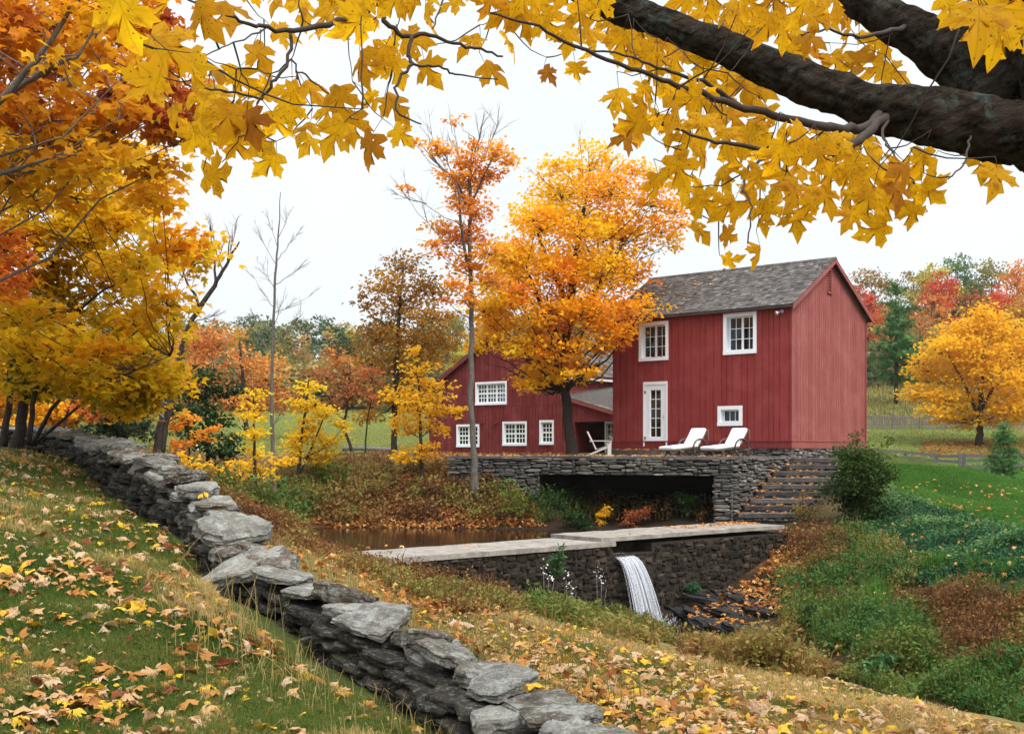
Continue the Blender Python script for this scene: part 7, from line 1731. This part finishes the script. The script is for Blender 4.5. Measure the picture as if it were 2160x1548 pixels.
# tall grass tufts and broad green plants among the weeds
mb = MB(); rt = np.random.default_rng(606)
for c_ in scatter_px([(1660, 1200), (1960, 1250), (2180, 1290), (2180, 1500), (2000, 1460), (1800, 1400), (1680, 1330)], 46, 10, 81):
    n = 60; q = c_ + rt.normal(0, 0.09, (n, 3)) * [1, 1, 0]; blades(mb, q, rt.uniform(0.35, 0.7), 0.016, rt.uniform(0, 0.6) + 0.3 * rt.random(n), rt, 0.55)
for c_ in scatter_px([(1960, 1180), (2180, 1220), (2180, 1310), (1980, 1280)], 10, 10, 82):
    n = 90; q = c_ + rt.normal(0, 0.11, (n, 3)) * [1, 1, 0]; blades(mb, q, rt.uniform(0.35, 0.55), 0.016, 0.2 * rt.random(n), rt, 0.7)
stuff('bank_grass_tufts', mb, M['lush'], 'long arching green grass tufts on the right stream bank', 'grass')
SH = [((1960, 1215), 26.5, 0.35, 0.4, 'brush', 'oval', 0.10, 'pale yellow-green leafy plant under the blue-green ground cover', 0.62, 0.8),
      ((1700, 1410), 22.8, 0.35, 0.35, 'ivy', 'oval', 0.11, 'fresh green leafy plant low on the near edge of the stream', 0.5, 1.0),
      ((1850, 1440), 21.0, 0.35, 0.4, 'ivy', 'oval', 0.11, 'fresh green leafy plant in the stream bed near its visible water', 0.5, 1.0),
      ((1700, 1080), 34.0, 0.55, 0.75, 'brush', 'oval', 0.08, 'low russet and green bush between the stair and the big rounded shrub', 0.0, 0.8),
      ((1745, 1195), 30.5, 0.75, 0.8, 'brush', 'oval', 0.06, 'rust brown arching bush on the bank just right of the dam end', 0.0, 0.3),
      ((1790, 1200), 30.0, 0.7, 0.6, 'lf_bush', 'oval', 0.08, 'dark green low bush beside the rust brown arching one', 0, 1),
      ((1880, 1330), 24.0, 0.5, 0.55, 'ivy', 'oval', 0.10, 'bright green leafy plant in the middle of the stream bank weeds', 0.3, 1.0),
      ((2090, 1400), 19.5, 0.9, 0.8, 'brush', 'oval', 0.055, 'large rust red thicket at the right edge above the stream', 0.0, 0.3),
      ((1780, 1290), 26.5, 0.8, 0.55, 'brush', 'oval', 0.055, 'grey-brown bramble mound in the middle of the right bank', 0.0, 0.2),
      ((1960, 1290), 24.0, 0.8, 0.55, 'brush', 'oval', 0.055, 'dark brown bramble mound below the blue-green ground cover', 0.0, 0.22),
      ((1700, 1350), 25.5, 0.5, 0.6, 'lf_green', 'oval', 0.08, 'dark green bush at the foot of the stream bank near the ledges', 0.2, 1.0),
      ((540, 1085), 31.0, 0.55, 0.5, 'lf_bush', 'oval', 0.08, 'olive green low bush at the left end of the pond', 0.3, 1.0),
      ((1075, 1095), 36.0, 0.7, 1.0, 'lf_bush', 'oval', 0.10, 'yellowish green bush on the bank just left of the dark recess', 0.6, 1.0),
      ((1150, 1085), 36.0, 0.75, 1.15, 'lf_bush', 'oval', 0.10, 'dark leafy bush at the left mouth of the recess', 0.0, 0.6),
      ((1215, 1100), 35.5, 0.5, 0.45, 'lf_green', 'oval', 0.10, 'blue-green low bush inside the mouth of the recess', 0.0, 0.8),
      ((1340, 1100), 36.0, 0.6, 0.55, 'lf_redbrown', 'oval', 0.10, 'dull red low bush in the shade of the recess', 0.0, 0.5),
      ((1450, 1098), 36.0, 0.45, 0.8, 'lf_bush', 'oval', 0.10, 'green bush at the right end of the recess by the stone pier', 0.0, 0.7),
      ((1275, 1085), 36.0, 0.2, 0.6, 'lf_gold', 'star', 0.10, 'thin yellow-leaved sprout in front of the black recess', 0.3, 0.8),
      ((780, 1060), 38.4, 0.7, 0.7, 'brush', 'oval', 0.10, 'olive mound of weeds on the far bank below the meadow', 0.3, 0.7),
      ((700, 1040), 38.8, 0.6, 0.8, 'lf_bush', 'oval', 0.10, 'green weed bush on the far bank under the lemon yellow saplings', 0.4, 1.0),
      ((920, 1075), 37.6, 0.6, 0.6, 'brush', 'star', 0.10, 'russet bramble bush in the middle of the far bank', 0.0, 0.35),
      ((1040, 1045), 37.5, 0.7, 0.8, 'brush', 'star', 0.10, 'brown bramble bush at the foot of the slim grey trunk', 0.0, 0.35),
      ((1175, 1185), 25.4, 0.16, 0.7, 'ivy', 'oval', 0.07, 'small green plant clinging to the dam left of the waterfall', 0.2, 1.0),
      ((1462, 1240), 29.3, 0.16, 0.28, 'ivy', 'oval', 0.08, 'small bright green plant on the dam wall right of the waterfall', 0.2, 0.9)]
DENS = 1.3
for k, (c, d, rx, rz, mt, kd, sz, lab, v0, v1) in enumerate(SH):
    gz_0 = None
    if k >= len(SH) - 2: gz_0 = float(P(*c, d)[2]) - rz * 0.5
    shrub('shrub' if 'bush' in lab or 'thicket' in lab else 'wild_plant', lab, c, d, rx, rz, mt, kd, sz, 1.6 if k not in (17,) else 0.25, 700 + k, (lambda v0, v1: lambda p, cv, rnd: v0 + (v1 - v0) * (0.4 * cv + 0.6 * rnd))(v0, v1), 7, 'shrub' if 'bush' in lab else 'plant', n_cl=12 if k != 17 else 3, ground=gz_0)
# seed heads by the dam
fluff = plain('white_seed_fluff', (0.75, 0.72, 0.68), 0.95, 0.05)
for k, (px, py, d, h, lab) in enumerate([(1198, 1330, 20.5, 0.9, 'milkweed stalk with a white seed tuft, standing alone'), (1262, 1330, 21.0, 1.15, 'taller milkweed stalk with several pale pods by the waterfall'), (1150, 1310, 20.0, 0.95, 'milkweed stalk with white tufts farthest from the waterfall')]):
    b = P(px, py, d); b[2] = float(hz(b[0], b[1])); t = thing('milkweed', lab, 'plant', b, 'milkweed in front of the dam')
    mb = MB()
    for j in range(3): mb.tube([b + [j * 0.05, 0, 0], b + [j * 0.07 - 0.02, 0, h * 0.6], b + [j * 0.09 - 0.03, 0.0, h * (1 - 0.12 * j)]], [0.006, 0.005, 0.003], 5)
    obj('stalk', mb, M['twig_grey'], t, True)
    lv = MB(); n = 26; c = b + np.array([0, 0, h]); pos = c + r.normal(0, 1, (n, 3)) * [0.035, 0.035, 0.06] + np.repeat([[0, 0, 0], [0.07, 0, -0.14]], n // 2, 0)
    leaf_batch(lv, TEMP['oval'], pos, r.normal(size=(n, 3)) + [0, 0, 0.5], r.normal(size=(n, 3)), 0.042, 0.5, r); obj('seed_tuft', lv, fluff, t)

# ------------------------------------------------------------------ fallen leaves
def lie(p, r, lift=0.03, tilt=0.38):
    n = len(p); nrm = np.array([0, 0, 1.0]) + r.normal(0, tilt, (n, 3)); tip = r.normal(size=(n, 3)) * [1, 1, 0.1]
    return p + np.stack([0 * p[:, 0], 0 * p[:, 0], np.abs(r.normal(lift, lift * 0.5, n))], -1), tip, nrm
def vmix(n, r):
    k = r.random(n); return np.where(k < 0.10, r.uniform(0.0, 0.18, n), np.where(k < 0.38, r.uniform(0.22, 0.5, n), np.where(k < 0.86, r.uniform(0.55, 0.82, n), r.uniform(0.86, 1.0, n))))
rf_ = np.random.default_rng(808)
p1_ = scatter_px(LAWN_P, 2600, 4.0, 51); p1_ = p1_[~nearwall(p1_, 0.25)]
den = 0.30 + 0.42 * fbm(p1_ * 0.9, 71, 2) + 0.10 * np.clip(p1_[:, 1] - 6.3, 0, 6); p1_ = p1_[rf_.random(len(p1_)) < np.clip(den, 0.07, 1)]
p2_ = scatter_px(SLOPE_P, 2000, 4.4, 52); p2_ = p2_[~nearwall(p2_, 0.3)]
den = 0.70 + 0.6 * fbm(p2_ * 0.8, 72, 2) - 0.045 * np.clip(p2_[:, 1] - 6.5, 0, 8); p2_ = p2_[rf_.random(len(p2_)) < np.clip(den, 0.15, 1)]
wl = np.array([wpt(s) + [rf_.normal(0, 0.18), rf_.normal(0, 0.18), 0.03] for s in rf_.uniform(0.5, LT, 14)])
base = scatter_px([(250, 1050), (339, 1140), (401, 1230), (460, 1275), (560, 1350), (647, 1420), (807, 1510), (720, 1500), (560, 1400), (420, 1290), (330, 1170)], 260, 5, 53); p1_ = np.concatenate([p1_, base])
allp = np.concatenate([p1_, p2_]); zone = np.concatenate([np.zeros(len(p1_)), np.ones(len(p2_))]).astype(int)
o_ = np.argsort(allp[:, 1]); near, rest = o_[:286], o_[286:]
BIN = [(0.08, 'dark red'), (0.30, 'rusty orange'), (0.42, 'orange'), (0.60, 'pale tan'), (0.75, 'pinkish buff'), (0.94, 'yellow')]
meshes = {}
def leaf_mesh(t, b):
    if (t, b) not in meshes:
        q = MB(); pv, tt, uv = TEMP['fallen'][t]; q.add(pv - [0, 0.35, 0], t=tt, a=BIN[b][0], uv=uv); meshes[t, b] = q.mesh('fallen_leaf', M['lf_fallen'], True)
    return meshes[t, b]
pos, tip, nrm = lie(allp[near], rf_, 0.035); pos2, tip2, nrm2 = lie(wl, rf_, 0.05, 0.15)
pos = np.concatenate([pos, pos2]); tip = np.concatenate([tip, tip2]); nrm = np.concatenate([nrm, nrm2]); zn = np.concatenate([zone[near], np.full(len(wl), 2)])
nrm = unit(nrm); tip = unit(tip - nrm * (tip * nrm).sum(-1, keepdims=True)); sd = np.cross(tip, nrm)
bins = rf_.choice(6, len(pos), p=[0.11, 0.18, 0.17, 0.24, 0.21, 0.09])
PL = ['lying in the grass left of the stone wall', 'lying on the dry slope right of the stone wall', 'lying on top of the stone wall']
for i in range(len(pos)):
    b = int(bins[i]); o = bpy.data.objects.new('fallen_leaf', leaf_mesh(int(rf_.integers(0, 6)), b)); COL.objects.link(o); s = rf_.uniform(0.07, 0.122) * (0.76 if zn[i] == 1 else 1.0)
    o.matrix_world = Matrix([[sd[i][c] * s, tip[i][c] * s, nrm[i][c] * s, pos[i][c]] for c in range(3)] + [[0, 0, 0, 1]])
    tag(o, f'fallen {BIN[b][1]} maple leaf {PL[zn[i]]}', 'leaf', f'{BIN[b][1]} leaves {PL[zn[i]]}')
lv = MB()
q, tp2, nm2 = lie(allp[rest], rf_, 0.03); leaf_batch(lv, TEMP['fallen_s'], q, tp2, nm2, rf_.uniform(0.07, 0.115, len(q)), vmix(len(q), rf_), rf_)
for poly_, n_, sd_ in ((SLOPE_P, 5200, 91), (LAWN_P, 1500, 92), ([(580, 1110), (700, 1165), (820, 1190), (1000, 1250), (1120, 1295), (960, 1310), (760, 1230), (620, 1160)], 1600, 93)):
    q = scatter_px(poly_, n_, 4.4, sd_); q = q[~nearwall(q, 0.28)]; q, tp2, nm2 = lie(q, rf_, 0.025, 0.6); leaf_batch(lv, TEMP['oval'], q, tp2, nm2, rf_.uniform(0.03, 0.065, len(q)), np.where(rf_.random(len(q)) < 0.15, 0.95, rf_.uniform(0.25, 0.82, len(q))), rf_)
stuff('fallen_leaves', lv, M['lf_fallen'], 'carpet of smaller looking fallen maple leaves farther up both slopes', 'leaves')
lv = MB()
q, t_, n_ = lie(bq, rf_, 0.08, 0.4); leaf_batch(lv, TEMP['fallen_s'], q, t_, n_, rf_.uniform(0.06, 0.10, len(q)), 0.2 + 0.8 * rf_.random(len(q)), rf_)
def scat(poly, n, size, seed, dmin=15, lift=0.04, tilt=0.5, v=None):
    p = scatter_px(poly, n, dmin, seed); q, t_, n_ = lie(p, rf_, lift, tilt); leaf_batch(lv, TEMP['fallen_s'], q, t_, n_, size * rf_.uniform(0.7, 1.2, len(q)), rf_.random(len(q)) if v is None else v[0] + (v[1] - v[0]) * rf_.random(len(q)), rf_)
scat([(620, 1000), (960, 990), (1130, 1040), (1130, 1112), (640, 1112)], 2600, 0.14, 61, lift=0.10)
scat([(700, 1075), (1130, 1075), (1150, 1114), (700, 1114)], 900, 0.14, 62, v=(0.4, 1))
scat([(880, 955), (1190, 955), (1190, 975), (880, 985)], 900, 0.14, 63, 36, v=(0.4, 1))
scat([(560, 1090), (720, 1170), (900, 1250), (1100, 1300), (900, 1300), (700, 1190)], 900, 0.075, 64, 9, 0.05, v=(0.25, 1))
scat([(1640, 1130), (1720, 1130), (1700, 1240), (1640, 1300), (1480, 1330), (1440, 1330), (1600, 1220)], 600, 0.13, 65, 20, 0.16, v=(0.3, 1))
scat([(1700, 1060), (2180, 1080), (2180, 1500), (1700, 1400)], 240, 0.09, 66, 12, 0.25, v=(0.4, 1))
scat([(1890, 1020), (2180, 1030), (2180, 1110), (1900, 1060)], 110, 0.11, 67, 20, 0.10, v=(0.5, 1))
scat([(1950, 930), (2180, 925), (2180, 965), (1930, 965)], 1500, 0.17, 68, 60, 0.15, 0.2, v=(0.3, 0.7))
scat([(1840, 905), (2180, 905), (2180, 985), (1840, 985)], 400, 0.15, 69, 60, 0.15, 0.2, v=(0.4, 0.9))
scat([(0, 930), (330, 950), (420, 1010), (200, 960)], 500, 0.13, 70, 14, 0.08, v=(0.1, 0.8))
stuff('leaf_litter', lv, M['lf_litter'], 'russet leaf litter spread over the banks of pond and stream', 'leaves')
lv = MB()
def on_top(pts, size, v=(0.35, 1)):
    pts = np.asarray(pts, float); q, t_, n_ = lie(pts, rf_, 0.015, 0.2); leaf_batch(lv, TEMP['fallen_s'], q, t_, n_, size * rf_.uniform(0.7, 1.2, len(q)), v[0] + (v[1] - v[0]) * rf_.random(len(q)), rf_)
for x0, x1, y0, z1 in STEPS[:8]:
    n = 24; on_top(np.stack([x0 + (x1 - x0) * rf_.random(n) ** 1.6, y0 + 0.04 + 0.24 * rf_.random(n), np.full(n, z1 + 0.01) + 0.03 * rf_.random(n)], -1), 0.12, (0.4, 0.9))
on_top([DF.pt(DF.L - 3.2 * rf_.random() ** 2, -1.6 + 0.9 * rf_.random(), ZD + 0.11) for _ in range(110)], 0.12, (0.4, 0.9))
on_top([DF.pt(rf_.uniform(0, DF.L), rf_.uniform(-1.7, 0.0), ZD + 0.11) for _ in range(26)], 0.11)
on_top([TF.pt(rf_.uniform(0, TF.L), rf_.uniform(-4, 0.0), ZT + 0.012) for _ in range(260)], 0.12)
on_top([FRONT.pt(ds0 - 0.2 + rf_.random() * 2.0, 0.4 + 0.8 * rf_.random(), ZT + 0.18 + 0.03 * rf_.random()) for _ in range(80)], 0.12, (0.3, 0.8))
on_top([FRONT.pt(rf_.uniform(0, 3.4) , -half * f_ + ov * (1 - f_), HE - ov * slope * (1 - f_) + (HR - HE) * f_ + 0.07) for f_ in rf_.random(46)], 0.13, (0.6, 1))
a, b_, c0, c1 = ops[0]
on_top([FRONT.pt(rf_.uniform(a + 0.1, b_ - 0.1), rf_.uniform(-0.09, 0.03), c0 + 0.045) for _ in range(12)], 0.09, (0.2, 0.6))
from mathutils.bvhtree import BVHTree
bpy.context.view_layer.update()
dgp = bpy.context.evaluated_depsgraph_get()
for o in [o for o in scene.objects if o.name.startswith('ledge_rock')]:
    bv = BVHTree.FromObject(o, dgp); pts_ = []
    for _ in range(130):
        h_ = bv.ray_cast(Vector((rf_.normal(0, 0.5), rf_.normal(0.1, 0.4), 3)), Vector((0, 0, -1)))
        if h_[0] is not None: pts_.append(np.array(h_[0] + o.location) + [0, 0, 0.015])
    if pts_: on_top(pts_, 0.12, (0.3, 0.9))
stuff('strewn_leaves', lv, M['lf_litter'], 'fallen leaves strewn over the stair, dam top, terrace and roof', 'leaves')

# ------------------------------------------------------------------ the damp air that softens the far hills
mb = MB(); mb.box(-420, 420, -40, 760, -14, 90)
hm = bpy.data.materials.new('damp_air'); hm.use_nodes = True; hn = hm.node_tree; hn.nodes.remove(hn.nodes['Principled BSDF'])
pv = hn.nodes.new('ShaderNodeVolumePrincipled'); pv.inputs['Density'].default_value = 0.00013; pv.inputs['Color'].default_value = (0.93, 0.96, 1.0, 1); pv.inputs['Anisotropy'].default_value = 0.2
hn.links.new(pv.outputs[0], hn.nodes['Material Output'].inputs['Volume'])
hz_o = structure('haze', mb, hm, False, 'stuff'); tag(hz_o, 'thin pale damp air softening the far wooded hills', 'haze')
